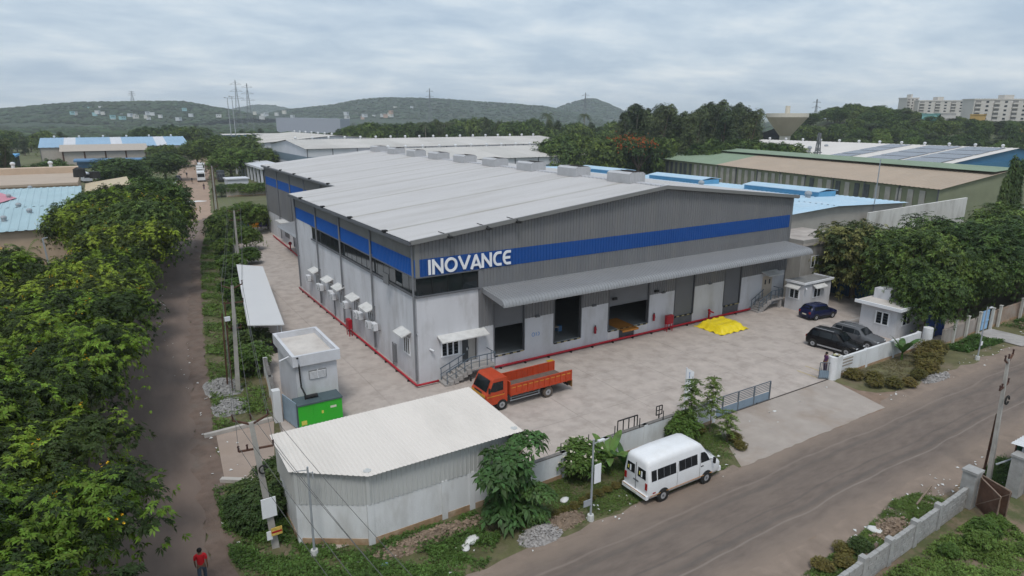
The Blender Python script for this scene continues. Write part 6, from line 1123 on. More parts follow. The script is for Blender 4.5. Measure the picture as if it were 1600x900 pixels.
t = thing('entrance_porch', 'white columned porch before the neighbouring warehouse', 'porch', (27,180,0)); MB().box(22,31,166,212,4.6,5.2).build('roof_slab', nw, t); MB().box(30,31,166,212,0,4.6).build('wall', M('porch_dark', (.07,.08,.09), .8, .1), t)
for i in range(9): MB().box(22.3,22.9,167+i*5.4,167.6+i*5.4,0,4.6).build('column', nw, t)
gbx = thing('grey_hall', 'big plain grey box hall on the horizon', 'building', (230,660,0)); c = far(480,186,640); gm3 = M('grey_hall', (.33,.35,.40), .7, .04, .05)
for i in range(5): a = far(431+20*i,186,640); b = far(431+20*(i+1),186,640); gbx_p = MB(); gbx_p.v = [(a.x,a.y,0),(b.x,b.y,0),(b.x,b.y,19.5-.25*i),(a.x,a.y,19.5-.25*i),(a.x+30,a.y+60,0),(b.x+30,b.y+60,0),(b.x+30,b.y+60,19.5-.25*i),(a.x+30,a.y+60,19.5-.25*i)]; gbx_p.f = [(0,1,2,3),(3,2,6,7),(1,5,6,2),(0,3,7,4),(4,7,6,5)]; gbx_p.build('wall_panel', gm3, gbx)
shed('blue_trim_block', 'low building with blue parapet left of the white warehouses', 'building', 46, 92, 385, 410, 9.5, 9.9, 'x', M('blue_parapet', (.10,.20,.42), .7, .08), [cream_roof], base=(nw, 6))
# light blue roofed works between the warehouse and the green shed
lblue = M('pale_blue_roof', (.38,.53,.64), .5, .07, .3, dirt=(.47,.56,.63), dscale=.25, damt=.7); lb2 = M('pale_blue_edge', (.12,.33,.52), .5, .1)
LB = shed('blue_roof_works', 'works with pale blue sheet roof and raised ridge vents beside the main warehouse', 'factory', 46.6, 81, 7.2, 90, 7.9, 8.5, 'y', M('works_wall', (.38,.36,.33), .9, .1, .5), [lblue], npan=8, pitch=.9)
for y in (23,46,69):
    v = MB().sweep([(73.4,9.0),(76,9.35),(78.6,9.0),(78.6,9.1),(76,9.45),(73.4,9.1)],'y',y-7,y+7).build('ridge_vent', lblue, LB); MB().box(73.8,78.2,y-6.9,y+6.9,7.9,9.0).build('vent_side', lb2, v)
for x, y in ((60,20),(64,34),(70,36),(71,16),(62,52)): MB().cyl((x,y,8.0),(x,y,8.8),.35,.4,8).ball((x,y,9.0),.55,8,6,.8).build('turbine_vent', galv, LB)
MB().poly((61,15.5,8.46),(63.5,15.5,8.56),(63.5,18.5,8.56),(61,18.5,8.46)).build('skylight', lb2, LB)
CH = thing('concrete_house', 'weathered flat roofed concrete building squeezed against the warehouse side', 'building', (49,4,0)); wth = M('weathered_concrete', (.34,.325,.30), .95, .2, .8, dirt=(.17,.16,.15), dscale=.6, damt=.7, stretch=(1,1,.35)); MB().box(46.2,56,-.4,6.4,0,6.2).build('wall', wth, CH); MB().box(46.0,56.2,-.6,6.5,6.2,6.5).build('roof_slab', M('roof_stained', (.40,.36,.33), .95, .2, .6, dirt=(.25,.22,.2), dscale=.5, damt=.7), CH); MB().box(46.0,56.2,-.6,-.45,6.5,6.9).box(46,46.15,-.45,6.4,6.5,6.9).build('parapet', wth, CH); MB().box(48,49.2,4,5,6.5,7.4).build('tank', wth, CH); window(48.2,49.4,3.6,4.8,2,'f',CH,-.4)
PW = thing('parapet_wall', 'stained white high wall in front of the green shed', 'wall', (84,7,0)); 
for i in range(6): a, b = Vector((70+i*5.2,6.0+i*.25,0)), Vector((75.2+i*5.2,6.25+i*.25,0)); MB().bar(a+Vector((0,0,3.7)),b+Vector((0,0,3.7)),.3,7.4).build('wall_panel', M('stained_white', (.62,.61,.58), .95, .12, .5, dirt=(.30,.28,.25), dscale=.4, damt=.7, stretch=(1,1,.3)), PW)
mast = tag(MB().bar((73,7,0),(73,7,14.5),.1).bar((72.7,7,10.5),(73.3,7,10.5),.06).build('mast', galv), 'thin lightning mast rising before the green shed', 'mast')
# green shed with tan roof
gw = M('olive_wall', (.20,.215,.14), .8, .12, .4); olive2 = M('olive_roof', (.20,.26,.18), .7, .1, .2); tan = M('tan_roof', (.38,.30,.23), .7, .08, .2, dirt=(.33,.27,.21), dscale=.12, damt=.5)
GSH = shed('green_shed', 'long olive green shed with tan roof and striped translucent side wall', 'factory', 106, 142, 14, 110, 7.8, 10.9, 'y', gw, [tan, tan, tan, tan, tan, tan, olive2, olive2, olive2], rz=R(-13.5), piv=(106,14), npan=9, pitch=1.0, over=.5)
MB().sweep([(118,10.6),(124,11.14),(130,10.6),(130,10.66),(124,11.2),(118,10.66)],'y',13.4,110.6).build('ridge_sheet', olive2, GSH)
for i in range(38): y = 16.5+i*2.45; MB().box(105.86,105.98,y,y+1.15,1.2,7.3).build('side_panel', [M('dusty_panel', (.36,.34,.31), .8, .2, .6), M('dark_panel', (.07,.08,.085), .6, .2)][1 if i in (5,6,8,11) or i > 29 else 0], GSH)
# white roof with blue gable
FWR = shed('white_roof_factory', 'wide white roofed factory with blue gable and grey solar panels', 'factory', 160, 246, 40, 140, 8.2, 11.6, 'y', M('factory_wall', (.5,.5,.52), .8, .06), [M('bright_white_roof', (.60,.565,.53), .6, .05, .1, dirt=(.52,.48,.44), dscale=.06, damt=.6)], npan=8, pitch=1.5, vents=14, gable=M('blue_gable', (.04,.15,.27), .6, .08))
MB().box(159,247,39.3,39.9,3,8.3).build('blue_fascia', M('blue_gable'), FWR)
for (y0, y1) in ((42,52),(53.5,63),(68,75)):
    for k in range(4): xa = 165+k*9.3; za = 8.3+(xa-159.4)*(11.7-8.26)/43.6+.15; zb = za+8.6*(3.44/43.6); MB().poly((xa,y0,za),(xa+8.6,y0,zb),(xa+8.6,y1,zb),(xa,y1,za)).build('solar_panel', M('solar', (.12,.135,.17), .25, .1), FWR)
for x, y in ((172,84),(180,100),(188,115),(176,125),(190,90)): MB().cyl((x,y,9),(x,y,10.6),.4,.4,8).ball((x,y,10.9),.7,8,6,.8).build('turbine_vent', galv, FWR)
tag(MB().box(100,112,-6,2,0,5.6).box(99.7,112.3,-6.3,2.3,5.6,5.9).box(101.5,102.8,-6.05,-5.95,2.5,4.2).build('white_house', nw), 'small white house right of the columnar trees', 'house')
# left-hand buildings
teal = M('teal_roof', (.33,.45,.49), .6, .08, .3, dirt=(.38,.48,.52), dscale=.2, damt=.5); pink = M('pink_roof', (.50,.22,.27), .6, .08); beige = M('beige_wall', (.50,.38,.28), .85, .08, .5)
TB = shed('teal_roof_factory', 'factory with pale teal sheet roof and a pink patch at the left edge', 'factory', -62, -23.2, 56, 76, 6.4, 8.0, 'x', beige, [teal], npan=7, pitch=.9); shed('teal_roof_factory', 'second teal roofed factory bay behind the pink patch', 'factory', -66, -22.6, 77, 104, 6.6, 8.4, 'x', beige, [teal], npan=7, pitch=.9)
MB().poly((-48,76.8,6.95),(-35,76.8,6.95),(-30.5,83.5,7.78),(-34,89.5,8.62),(-48,89.5,8.62)).build('pink_sheet', pink, TB)
for i, (x, y, z) in enumerate(((-30,60,7.2),(-27.5,63,7.6),(-33.5,88,8.3),(-36,92,8.3),(-31.5,84,7.7),(-29.5,95,7.9),(-29,68,7.9))): MB().cyl((x,y,z-.3),(x,y,z+.3),.24,.28,8).ball((x,y,z+.45),.36,8,6,.8).build('turbine_vent', galv, TB)
tag(MB().sweep([(-40,0),(-31.8,0),(-31.8,4.6),(-33,6.4),(-40,6.4)],'y',46,52).build('blue_tank_shed', M('dark_blue_sheet', (.03,.09,.20), .6, .1)), 'dark blue curved sheet annex at the left edge', 'shed')
plant('areca', (-27.3,47,0), 'young palm in front of the beige teal roofed factory', 'palm', s=1.2, sz=2.2, rg=rt)
t = thing('steel_pole', 'short angled steel post beside the young palm', 'pole', (-25.1,46.5,0)); MB().bar((-25.1,46.5,0),(-25.4,46.7,6.6),.16).bar((-25.4,46.7,6.6),(-24.9,46.7,6.7),.12).build('post', galv, t)
FB = thing('flat_roof_block', 'long beige flat roofed block with roof vents on the left', 'building', (-42,150,0)); MB().box(-70,-24,134,165,0,5.2).build('wall', beige, FB); MB().box(-70.3,-23.7,133.7,165.3,5.2,5.7).build('roof_slab', M('tan_slab', (.42,.34,.27), .9, .1, .3, dirt=(.36,.30,.25), dscale=.15, damt=.5), FB); MB().box(-70,-24,165.3,170,0,7.2).build('rear_parapet', beige, FB)
for x in (-66,-58,-50,-43,-38,-30): MB().cyl((x,168,7.2),(x,168,7.9),.4,.4,8).ball((x,168,8.3),.6,8,6,.8).build('turbine_vent', M('vent_white'), FB)
tag(MB().cyl((-23.5,150,5.7),(-23.5,150,7.6),1.4,1.3,14).cyl((-23.5,150,7.6),(-23.5,150,8.0),1.3,.5,14).cyl((-20.4,151,5.2),(-20.4,151,6.8),1.2,1.1,14).build('water_tank', black_m), 'pair of black plastic water tanks on the flat roof', 'water tank')
tag(MB().box(-22.4,-13.8,128,150,0,3.8).sweep([(-22.6,3.9),(-13.6,5.2),(-13.6,5.35),(-22.6,4.05)],'y',127.8,150.2).build('lean_to', M('yellowish_wall', (.48,.40,.28), .9, .12)), 'yellowish lean to with a pale sloping roof beside the flat block', 'building')
sb = M('shed_blue', (.26,.39,.52), .6, .08, .1); BS = shed('blue_striped_shed', 'long blue and white striped shed in the left distance', 'factory', -40, 17, 302, 345, 7.2, 10.6, 'x', M('shed_beige', (.40,.36,.32), .8, .08), [sb, sb, nw, sb], npan=13, pitch=2.5, vents=6)
MB().box(-32,-1,294,302,0,5.6).build('annex_wall', M('shed_beige'), BS); MB().poly((-33,293,5.8),(0,293,5.8),(0,303,8.3),(-33,303,8.3)).build('annex_roof', M('annex_roof', (.40,.35,.30), .8, .06), BS)
for i in range(5): MB().box(-32.2+i*7.7,-31.6+i*7.7,293.9,294.1,0,5.6).build('annex_post', rust, BS)
tag(MB().box(-27,0,274,286,0,2.4).sweep([(-28,2.4),(1,2.4),(1,2.8),(-28,3.1)],'y',272,287).build('low_blue_store', M('low_blue', (.10,.20,.34), .8, .1)), 'low blue and white store before the striped shed', 'building')
BO = thing('open_blue_shed', 'open fronted blue roofed shed at the far left', 'shed', (-50,262,0)); MB().box(-63,-45,255,275,5.6,6.3).build('roof', M('shed_blue_bright', (.08,.30,.55), .6, .08), BO); MB().box(-63,-45,270,271,0,5.6).build('back_wall', M('porch_dark'), BO)
for x in (-62.5,-54,-45.5): MB().box(x-.3,x+.3,255,255.6,0,5.6).build('post', M('shed_blue_bright'), BO)
t = thing('entry_kiosk', 'white kiosk with shutter at the yard behind the hedge', 'building', (12,150,0)); MB().box(9.6,15,147,152,0,3.6).build('wall', nw, t); MB().box(10.2,14,146.95,147,.2,2.4).build('shutter', M('grille_grey'), t); MB().box(9.3,15.3,146.7,152.3,3.6,3.9).build('roof_slab', nw, t)
wall_run('boundary_wall', 'plain beige wall behind the rear yard hedge', [(8,139),(34,138)], 2.2, mat=M('beige_plaster', (.42,.37,.32), .9, .1, .4), pst=6, cap=False)
# ---- vehicles on the dirt road
def far_truck(label, loc, rz, L_, col, cabc, group, n):
    t = thing('goods_truck' if n else 'bus', label, 'truck' if n else 'bus', loc, rz, group, local=True); pm = M('ft%d%d%d' % tuple(int(q*99) for q in col), col, .5, .05, coord='obj'); h2 = L_/2
    if n: MB().loft([[(h2-1.7,-1.1,.6),(h2-1.7,1.1,.6),(h2-1.7,1.1,2.7),(h2-1.7,-1.1,2.7)],[(h2-.3,-1.1,.6),(h2-.3,1.1,.6),(h2-.3,1,2.6),(h2-.3,-1,2.6)],[(h2,-1.05,.6),(h2,1.05,.6),(h2,1.0,1.5),(h2,-1.0,1.5)]]).build('cab', cabc, t); MB().box(-h2,h2-1.9,-1.15,1.15,.9,3.2).build('cargo_box', pm, t); MB().poly((h2+.02,-.9,1.6),(h2+.02,.9,1.6),(h2-.25,.85,2.4),(h2-.25,-.85,2.4)).build('windscreen', car_glass, t)
    else:
        MB().box(-h2,h2,-1.15,1.15,.5,3.0).build('body', pm, t); MB().poly((h2+.02,-1,1.5),(h2+.02,1,1.5),(h2+.02,1,2.6),(h2+.02,-1,2.6)).build('windscreen', car_glass, t)
        for s in (-1,1):
            for i in range(6): a = -h2+.5+i*(L_-1)/6; MB().box(a,a+(L_-1)/6-.15,s*1.16-.01,s*1.16+.01,1.6,2.4).build('side_window', car_glass, t)
    for x in (-h2+1.3, h2-1.1):
        for s in (-1,1): wheel(t, x, s*1.0, .45, .28)
    return t
wt = M('truck_white', (.65,.66,.67), .4, .05, coord='obj')
far_truck('white bus nearest on the right side of the dirt road', (8.2,190,0), R(-96), 9, (.65,.66,.67), wt, 'vehicles lining the dirt road', 0); far_truck('white box truck second in line on the dirt road', (10.6,212,0), R(-96), 8, (.6,.6,.6), wt, 'vehicles lining the dirt road', 1); far_truck('white bus third in line on the dirt road', (13.5,232,0), R(-96), 9, (.65,.66,.67), wt, 'vehicles lining the dirt road', 0); far_truck('dark lorry parked beside the nearest white bus', (13.6,186,0), R(-96), 7, (.06,.07,.08), M('truck_dark', (.05,.055,.06), .5, .1), 'vehicles lining the dirt road', 1)
for i in range(4): far_truck('white and blue bus parked in a row left of the road, %s from the left' % ords[i], (-24+i*4.6,206+i*1.2,0), R(-75), 9.5, (.55,.57,.62), wt, 'buses parked left of the road', 0)
for i, (x, y, c_, nm) in enumerate(((-1.2,176,(.55,.56,.57),'white'),(.4,186,(.12,.14,.16),'dark grey'),(2.2,197,(.30,.31,.32),'silver'),(-3.2,166,(.16,.18,.2),'grey'))): t = car('roadside_car%d' % i, nm+' car parked on the left edge of the dirt road', (x,y,0), R(84), c_, 4.2, 1.75, 1.5, plate=False); t['group'] = 'cars on the dirt road'; t.name = 'roadside_car'
for i, (x, y) in enumerate(((5.6,205),(4.6,182))): t = thing('motorbike', 'dark motorbike on the dirt road, %s from the camera' % ('second','first')[i], 'motorbike', (x,y,0), R(84), local=True); MB().cyl((-.6,-.06,.32),(-.6,.06,.32),.32,None,10).cyl((.6,-.06,.32),(.6,.06,.32),.32,None,10).build('wheel', black_m, t); MB().box(-.7,.5,-.12,.12,.5,.95).build('body', black_m, t); MB().ball((-.1,0,1.3),.28,8,6,1.5).build('rider', M('shirt_dark'), t)
sheet('puddle', jag([(-5.2,133),(-3,131.5),(.8,131.2),(2.2,132)], .2, .6, 31), jag([(-5.2,133.2),(-3,134.6),(.6,134.2),(2.2,132.6)], .2, .6, 32), -.018, M('white_spill', (.62,.61,.59), .5, .08))
# ---- water tower
c = far(1226,218,310); WT = thing('water_tower', 'concrete water tower with inverted cone tank', 'water tower', (c.x,c.y,0)); WT_ = OFF[WT]; wtm = M('tower_concrete', (.52,.45,.35), .9, .08, .1, dirt=(.42,.36,.28), dscale=.08, damt=.6); lt = M('tower_pale', (.56,.52,.44), .9, .06)
mpp = 310/FPX; zt = 20+(183.6-172)*mpp; zb = 20-(211-183.6)*mpp; rt_ = 31*mpp; zc_ = 20-(182-183.6)*mpp
MB().cyl((c.x,c.y,0),(c.x,c.y,zb),8*mpp,8*mpp,20).build('shaft', lt, WT); MB().cyl((c.x,c.y,zb),(c.x,c.y,zc_-.2),8.3*mpp,rt_*.98,32).build('tank', wtm, WT); MB().cyl((c.x,c.y,zc_-.2),(c.x,c.y,zc_+1.6),rt_,rt_,32).build('rim', lt, WT); MB().cyl((c.x,c.y,zc_+1.6),(c.x,c.y,zc_+5),3.6*mpp,3.6*mpp,12).build('cupola', lt, WT)
# ---- apartment blocks on the wooded hill
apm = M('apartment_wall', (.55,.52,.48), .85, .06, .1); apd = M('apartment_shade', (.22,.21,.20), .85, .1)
def apartments(label, u0, u1, v0, v1, D, floors, seed):
    a, b = far(u0, v0, D), far(u1, v0, D); zt_ = a.z; zb_ = far((u0+u1)/2, v1, D).z-8; ax = Vector((b.x-a.x, b.y-a.y, 0)); ln = ax.length; ax.normalize(); nn = Vector((ax.y,-ax.x,0)); 
    if nn.dot(Vector((CAM[0]-a.x, CAM[1]-a.y, 0))) < 0: nn = -nn
    t = thing('apartment_block', label, 'apartment block', (a.x,a.y,zb_)); rg = random.Random(seed); dp = 12; A_ = Vector((a.x,a.y,0)); fh = (zt_-zb_-8)/floors
    def slab(s0, s1, d0, d1, z0, z1, nme, mt):
        mb = MB(); P = [A_+ax*s0+nn*d0, A_+ax*s1+nn*d0, A_+ax*s1+nn*d1, A_+ax*s0+nn*d1]; mb.prism([(p.x,p.y) for p in P], z0, z1); return mb.build(nme, mt, t)
    slab(0, ln, -dp, 0, zb_, zt_, 'wall', apm); slab(-.3, ln+.3, -dp-.3, .3, zt_, zt_+.8, 'parapet', apm); slab(ln*.42, ln*.55, -8, -2, zt_+.8, zt_+3.4, 'stair_room', apm)
    n = max(3, int(ln/6))
    for f_ in range(floors):
        z = zt_-fh*(f_+1)
        for i in range(n):
            s0 = ln*(i+.14)/n; w = ln/n*.6
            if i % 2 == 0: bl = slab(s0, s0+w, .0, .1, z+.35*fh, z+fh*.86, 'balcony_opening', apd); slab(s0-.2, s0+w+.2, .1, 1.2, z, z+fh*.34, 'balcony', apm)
            else: slab(s0+w*.25, s0+w*.75, .0, .08, z+.3*fh, z+fh*.75, 'window', glass)
apartments('pale apartment block on the wooded hill, the more distant one', 1436, 1510, 158, 176, 520, 4, 1); apartments('tall stair end of the distant apartment block', 1418, 1436, 154, 172, 525, 4, 2); apartments('large cream apartment block at the right edge of the photo', 1523, 1640, 156, 189, 440, 5, 3)
def house(p, w, d, h_, col, label, roofc=None, group=None, rz=.5):
    t = thing('house', label, 'house', p, rz, group, local=True); MB().box(-w/2,w/2,-d/2,d/2,-2,h_).build('wall', M('h%d_%d_%d' % tuple(int(q*99) for q in col), col, .85, .08), t); MB().box(-w/2-.3,w/2+.3,-d/2-.3,d/2+.3,h_,h_+.4).build('roof_slab', M('h%d_%d_%d' % tuple(int(q*99) for q in (roofc or col)), roofc or col, .85, .08), t)
    for i in range(2): MB().box(-w*.3+i*w*.4-.6,-w*.3+i*w*.4+.6,-d/2-.05,-d/2,h_*.35,h_*.7).build('window', glass, t)
rh = random.Random(3)
for i, (u, v, c_, nm) in enumerate(((1455,183,(.25,.50,.48),'turquoise'),(1480,182,(.55,.52,.5),'white'),(1528,184,(.50,.33,.12),'ochre'),(1457,201,(.5,.36,.12),'yellow'),(1325,212,(.55,.56,.58),'whitewashed'),(1346,194,(.45,.18,.12),'red roofed'),(1598,207,(.55,.42,.12),'bright yellow'),(1063,190,(.55,.55,.56),'pale'))):
    D = 360 if u > 1200 else 520; p = far(u, v, D); house((p.x,p.y,p.z-4), 9, 7, 5.5, c_, nm+' house among the trees of the wooded hillside', rz=rh.uniform(0,1))
for i in range(24):                       # standing on the flanks of the two long hills
    Hh, wd, lo_i, hi_i = (HL, 420, 2.0, 10.5) if i < 17 else (HM, 520, 1.0, 6.0); q_ = rh.uniform(lo_i, hi_i); k_ = int(q_); c0_ = Hh[k_].lerp(Hh[k_+1], q_-k_); o_ = wd*rh.uniform(.45,.95); dr_ = Vector((CAM[0]-c0_.x, CAM[1]-c0_.y, 0)).normalized(); c_ = rh.choice([(.6,.6,.6),(.58,.56,.52),(.55,.57,.6),(.62,.62,.62),(.3,.5,.52),(.5,.34,.28)])
    house((c0_.x+dr_.x*o_, c0_.y+dr_.y*o_, c0_.z*math.exp(-(o_/wd)**2*1.6)+1.5), rh.uniform(6,10), 7, 4.0, c_, 'small pale house on the flank of the '+('left hill' if i < 17 else 'long green hill'), group='far houses on the hills', rz=rh.uniform(0,1.5))
for i in range(34):
    u = rh.choice([rh.uniform(60,300), rh.uniform(100,260), rh.uniform(390,470), rh.uniform(540,640)]); D = rh.uniform(1080,1230); v = rh.uniform(172,182); p = far(u, v, D); c_ = rh.choice([(.6,.6,.6),(.58,.56,.52),(.55,.57,.6),(.6,.6,.6),(.3,.5,.52),(.5,.36,.3)]); house((p.x,p.y,p.z-4), rh.uniform(5,9), 6, 3.6, c_, 'small pale house among the far trees below the hills', group='far houses below the hills', rz=rh.uniform(0,1.5))
t = shed('long_white_store', 'long low white roofed store behind the palms', 'building', 190, 330, 330, 352, 5.5, 7, 'x', nw, [nw], npan=6, pitch=3)
# ---- lattice pylons and masts
pym = M('pylon_steel', (.16,.17,.18), .6, .1)
def pylon(label, u, vtop, D, zb, w=4.0, arms=3, name='pylon', group='lattice power pylons'):
    p = far(u, vtop, D); t = thing(name, label, 'pylon', (p.x,p.y,zb), group=group); H_ = p.z-zb; r_ = max(.12, D*.00022); mb = MB()
    L_ = 9
    def cor(k, f_): wv = w*(1-f_)**1.3+.5; return Vector((p.x+(wv/2 if k in (0,3) else -wv/2), p.y+(wv/2 if k < 2 else -wv/2), zb+H_*f_))
    for i in range(L_):
        f0, f1 = i/L_, (i+1)/L_
        for k in range(4): mb.bar(cor(k,f0), cor(k,f1), r_*1.5); mb.bar(cor(k,f0), cor((k+1)%4,f1), r_); mb.bar(cor(k,f1), cor((k+1)%4,f1), r_)
    mb.build('lattice', pym, t)
    for a in range(arms): z = zb+H_*(.66+.13*a); s = w*(1.0-.12*a)*(1 if arms > 1 else .6); d = Vector((RGT[0],RGT[1],0)); q = Vector((p.x,p.y,z)); MB().bar(q-d*s, q+d*s, r_*1.5).bar(q-d*s, q+Vector((0,0,H_*.05)), r_).bar(q+d*s, q+Vector((0,0,H_*.05)), r_).build('crossarm', pym, t)
for i, (u, v, D, zb, lb) in enumerate(((367,125,800,0,'taller of the twin pylons left of the grey hall'),(385,130,830,0,'shorter of the twin pylons left of the grey hall'),(205,142,1480,50,'pylon standing on the left hill'),(671,138,1300,0,'lone pylon before the long green hill'),(915,145,1100,0,'lone pylon before the cone shaped hill'),(1277,155,600,0,'thin pylon right of the water tower'))): pylon(lb, u, v, D, zb, 9 if D > 700 else 5)
pylon('small lattice telecom mast rising behind the olive shed', 1281, 208, 182, 0, 2.0, 1, 'telecom_mast', 'telecom masts')
for i, (u, v, D, lb) in enumerate(((355,153,300,'left floodlight mast beside the dirt road'),(362,151,300,'right floodlight mast beside the dirt road'))): p = far(u,v,D); t = thing('floodlight_mast', lb, 'mast', (p.x,p.y,0)); MB().cyl((p.x,p.y,0),(p.x,p.y,p.z),.28,.14,8).build('pole', galv, t); MB().bar((p.x-1.2,p.y,p.z),(p.x+1.0,p.y,p.z),.2).box(p.x-1.4,p.x-.8,p.y-.3,p.y+.3,p.z,p.z+.35).build('lamp_head', galv, t)
# ================================================================ background woods
rw = random.Random(77)
def wood(label, group, name, kinds, us, tops, Ds, n, wmul=1.0):
    for i in range(n):
        f_ = (i+rw.random())/n; u = us[0]+(us[1]-us[0])*f_; D = rw.uniform(*Ds); vt = np.interp(u, [q[0] for q in tops], [q[1] for q in tops])+rw.uniform(-3,12); vt = max(vt, 207) if 420 < u < 540 and D < 640 else vt; vt = max(vt, 222) if 1182 < u < 1268 and D < 305 else vt; p = far(u, vt, D); k = rw.choice(kinds); hk = KIND[k].get('h', 11); s = max(3.0, p.z)/hk; sxy = min(max(s*wmul*rw.uniform(.75,1.05), .7), 1.9)
        plant(k, (p.x,p.y,-.1), label+', '+('near its left end' if f_ < .33 else 'near its middle' if f_ < .67 else 'near its right end'), name, s=sxy, sz=s, group=group, rg=rw)
wood('tall dark tree of the wood behind the olive shed and warehouses', 'dark wood behind the warehouses', 'wood_tree', ['tall0','tall1','tall2','tall0','eucalypt'], (970,1230), [(970,180),(985,166),(1030,158),(1060,176),(1090,166),(1110,154),(1140,160),(1180,168),(1230,176)], (195,285), 46)
wood('mid green tree edging the dark wood behind the warehouses', 'trees edging the dark wood', 'tree', ['round0','round1','broad0','broad2'], (860,1240), [(860,205),(1000,208),(1100,212),(1240,216)], (188,215), 26, .9)
wood('tree in the belt behind the pale roofed warehouses', 'tree belt behind the pale roofs', 'tree', ['round0','broad1','broad2','tall1'], (530,980), [(530,196),(640,190),(760,184),(800,186),(860,188),(930,192),(980,188)], (300,420), 60, 1.0)
wood('dark tree of the belt right of the distant striped shed', 'dark belt beyond the dirt road', 'tree', ['round0','broad0','broad1','tall2'], (200,540), [(200,200),(300,194),(360,204),(420,196),(540,200)], (360,520), 44, 1.1)
wood('tree among the far left sheds', 'trees among the far left sheds', 'tree', ['round0','broad0','broad2','tall2'], (-20,110), [(-20,205),(110,206)], (330,420), 16, 1.0)
for i, (u, v, D) in enumerate(((660,190,330),(678,189,345),(694,191,340),(704,190,350),(855,177,340),(913,178,360),(748,186,380),(665,192,320))): p = far(u, v, D); plant('palm', (p.x,p.y,0), 'tall palm rising above the tree belt', 'palm', s=1.5, sz=max(.9,(p.z-1)/9), group='palms above the tree belt', rg=rw)
for u, v, D in ((975,214,190),(1000,217,188)): p = far(u, v, D); plant('flame', (p.x,p.y,0), 'orange flowering flame tree at the edge of the wood, %s' % ('left one' if u < 990 else 'right one'), 'flame_tree', s=1.2, sz=p.z/8, rg=rw)
plant('round1', (144,104,0), 'small tree between the white wall and the olive shed', 'tree', s=1.1, rg=rw)
# wooded hillside on the right
def hill_z(x, y):
    best = 0
    for a, b in zip(HR, HR[1:]):
        d = Vector((b.x-a.x, b.y-a.y)); t = max(0, min(1, ((x-a.x)*d.x+(y-a.y)*d.y)/d.length_squared)); q = Vector((a.x+d.x*t, a.y+d.y*t)); r_ = math.hypot(x-q.x, y-q.y); best = max(best, (a.z+(b.z-a.z)*t)*math.exp(-(r_/110)**2*1.6)-1)
    return best
for i in range(170):
    D = 250+170*rw.random()**.8; u = rw.uniform(1235,1640); p = far(u, 200, D); z = max(-.2, hill_z(p.x, p.y)-.5)
    lim = np.interp(u, [1235,1290,1320,1345,1400,1420,1440,1510,1530,1600,1640], [186,168,160,162,161,166,174,184,186,188,188]); k = rw.choice(['round0','round0','broad0','broad1','broad2','tall1','round1']); hk = KIND[k]['h']
    lim = 214 if 1185 < u < 1266 and D < 306 else lim; zmax = far(u, lim+rw.uniform(0,6), D).z; h_ = min(rw.uniform(6,11), zmax-z)
    if h_ < 2.5: continue
    plant(k, (p.x,p.y,z), ('low' if h_ < 6.5 else 'tall')+' tree of the wooded hillside '+('beside the water tower' if u < 1300 else 'on its bare left flank' if u < 1400 else 'below the distant apartment block' if u < 1515 else 'below the large cream apartment block'), 'hillside_tree', s=rw.uniform(.85,1.35), sz=h_/hk, group='trees of the wooded hillside', rg=rw)
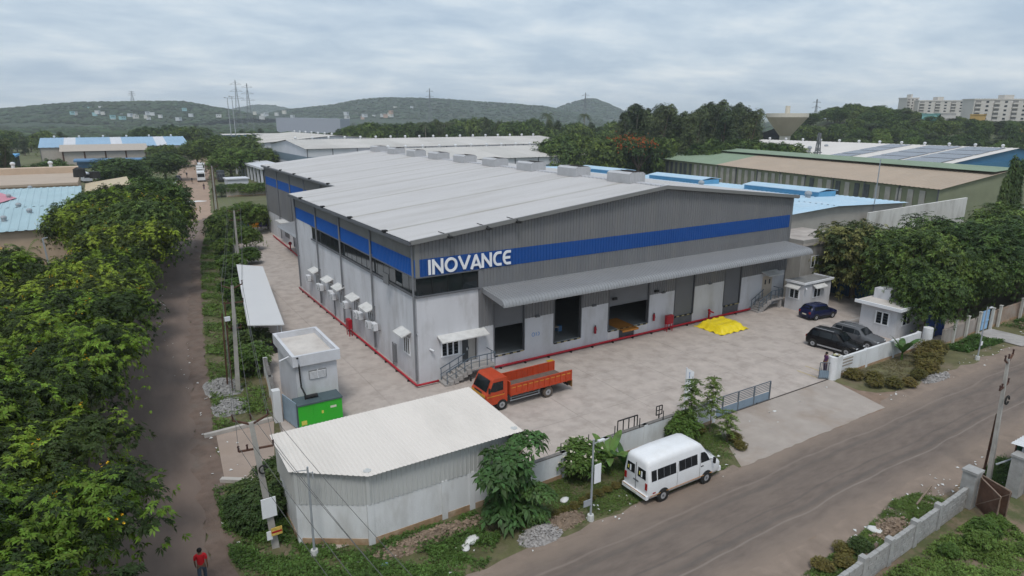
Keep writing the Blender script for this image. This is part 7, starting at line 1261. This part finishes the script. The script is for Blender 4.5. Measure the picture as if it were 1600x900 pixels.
# far plain and hills: trees that read as one mass
def far_mass(name, label, pts, seed, mat, tall):
    rg = np.random.RandomState(seed); V = []; F = []; b = 0; ang = np.linspace(0, 2*np.pi, 7)[:-1]
    for (x, y, z, r_) in pts:
        rr_ = r_*(.8+.5*rg.rand(13)); pv = [(x+rr_[i]*math.cos(ang[i]), y+rr_[i]*math.sin(ang[i]), z+r_*tall*.35*(.6+.8*rg.rand())) for i in range(6)]+[(x+rr_[6+i]*.62*math.cos(ang[i]+.5), y+rr_[6+i]*.62*math.sin(ang[i]+.5), z+r_*tall*(.75+.35*rg.rand())) for i in range(6)]+[(x, y, z+r_*tall*(1.0+.3*rg.rand()))]+[(x+r_*.5*math.cos(a), y+r_*.5*math.sin(a), z-1) for a in ang]
        V += pv
        for i in range(6):
            j = (i+1) % 6; F += [(b+i,b+j,b+6+i),(b+j,b+6+j,b+6+i),(b+6+i,b+6+j,b+12),(b+13+i,b+13+j,b+i),(b+13+j,b+j,b+i)]
        b += 19
    tag(link(name, fast_mesh(name, np.array(V), np.array(F), mat)), label, 'trees', kind='stuff')
rg = np.random.RandomState(8); pts = []
for _ in range(6500):
    D = 430+1500*rg.rand()**1.5; u = rg.uniform(-60,1290); p = far(u, 190, D); pts.append((p.x,p.y,-.3,rg.uniform(3.0,6.0)*(1+D/2500)))
fm = M('far_foliage', (.036,.055,.028), .9, .35, .05, dirt=(.06,.078,.036), dscale=.01, damt=.7, island=.45); far_mass('distant_woodland', 'hazy patchwork of distant trees on the plain below the hills', pts, 1, fm, .85)
pts = []
for H_, wd, n in ((HL,420,2600),(HM,520,2600),(HC,420,900),(HF,500,500)):
    P = np.array([tuple(p) for p in H_])
    for _ in range(n):
        s = rg.rand()*(len(P)-1); i = int(s); q = P[i]+(P[i+1]-P[i])*(s-i); d = P[i+1]-P[i]; ln = math.hypot(d[0], d[1]); px, py = -d[1]/ln, d[0]/ln; o = rg.uniform(-1.0,.12)*wd; 
        x, y = q[0]+px*o, q[1]+py*o
        if (x-CAM[0])**2+(y-CAM[1])**2 > (q[0]-CAM[0])**2+(q[1]-CAM[1])**2: x, y = q[0]-px*o*.0, q[1]-py*o*.0; o = 0
        pts.append((x, y, q[2]*math.exp(-(o/wd)**2*1.6)-2, rg.uniform(4,8)))
far_mass('hillside_scrub', 'scrub and small trees covering the distant hills', pts, 2, fm, .7)
# ================================================================ air
hz = MB().box(-4200,5200,-2200,4600,-3,118).build('haze', M('haze_dummy', (.5,.5,.5))); tag(hz, 'thin grey blue haze over the whole landscape', 'haze', kind='stuff'); hm = bpy.data.materials.new('haze'); hm.use_nodes = True; t_ = hm.node_tree; t_.nodes.clear(); o_ = t_.nodes.new('ShaderNodeOutputMaterial'); pv = t_.nodes.new('ShaderNodeVolumePrincipled'); pv.inputs['Density'].default_value = .00017; pv.inputs['Color'].default_value = (.86,.92,1,1); pv.inputs['Anisotropy'].default_value = .2; t_.links.new(pv.outputs[0], o_.inputs['Volume']); hz.data.materials.clear(); hz.data.materials.append(hm)
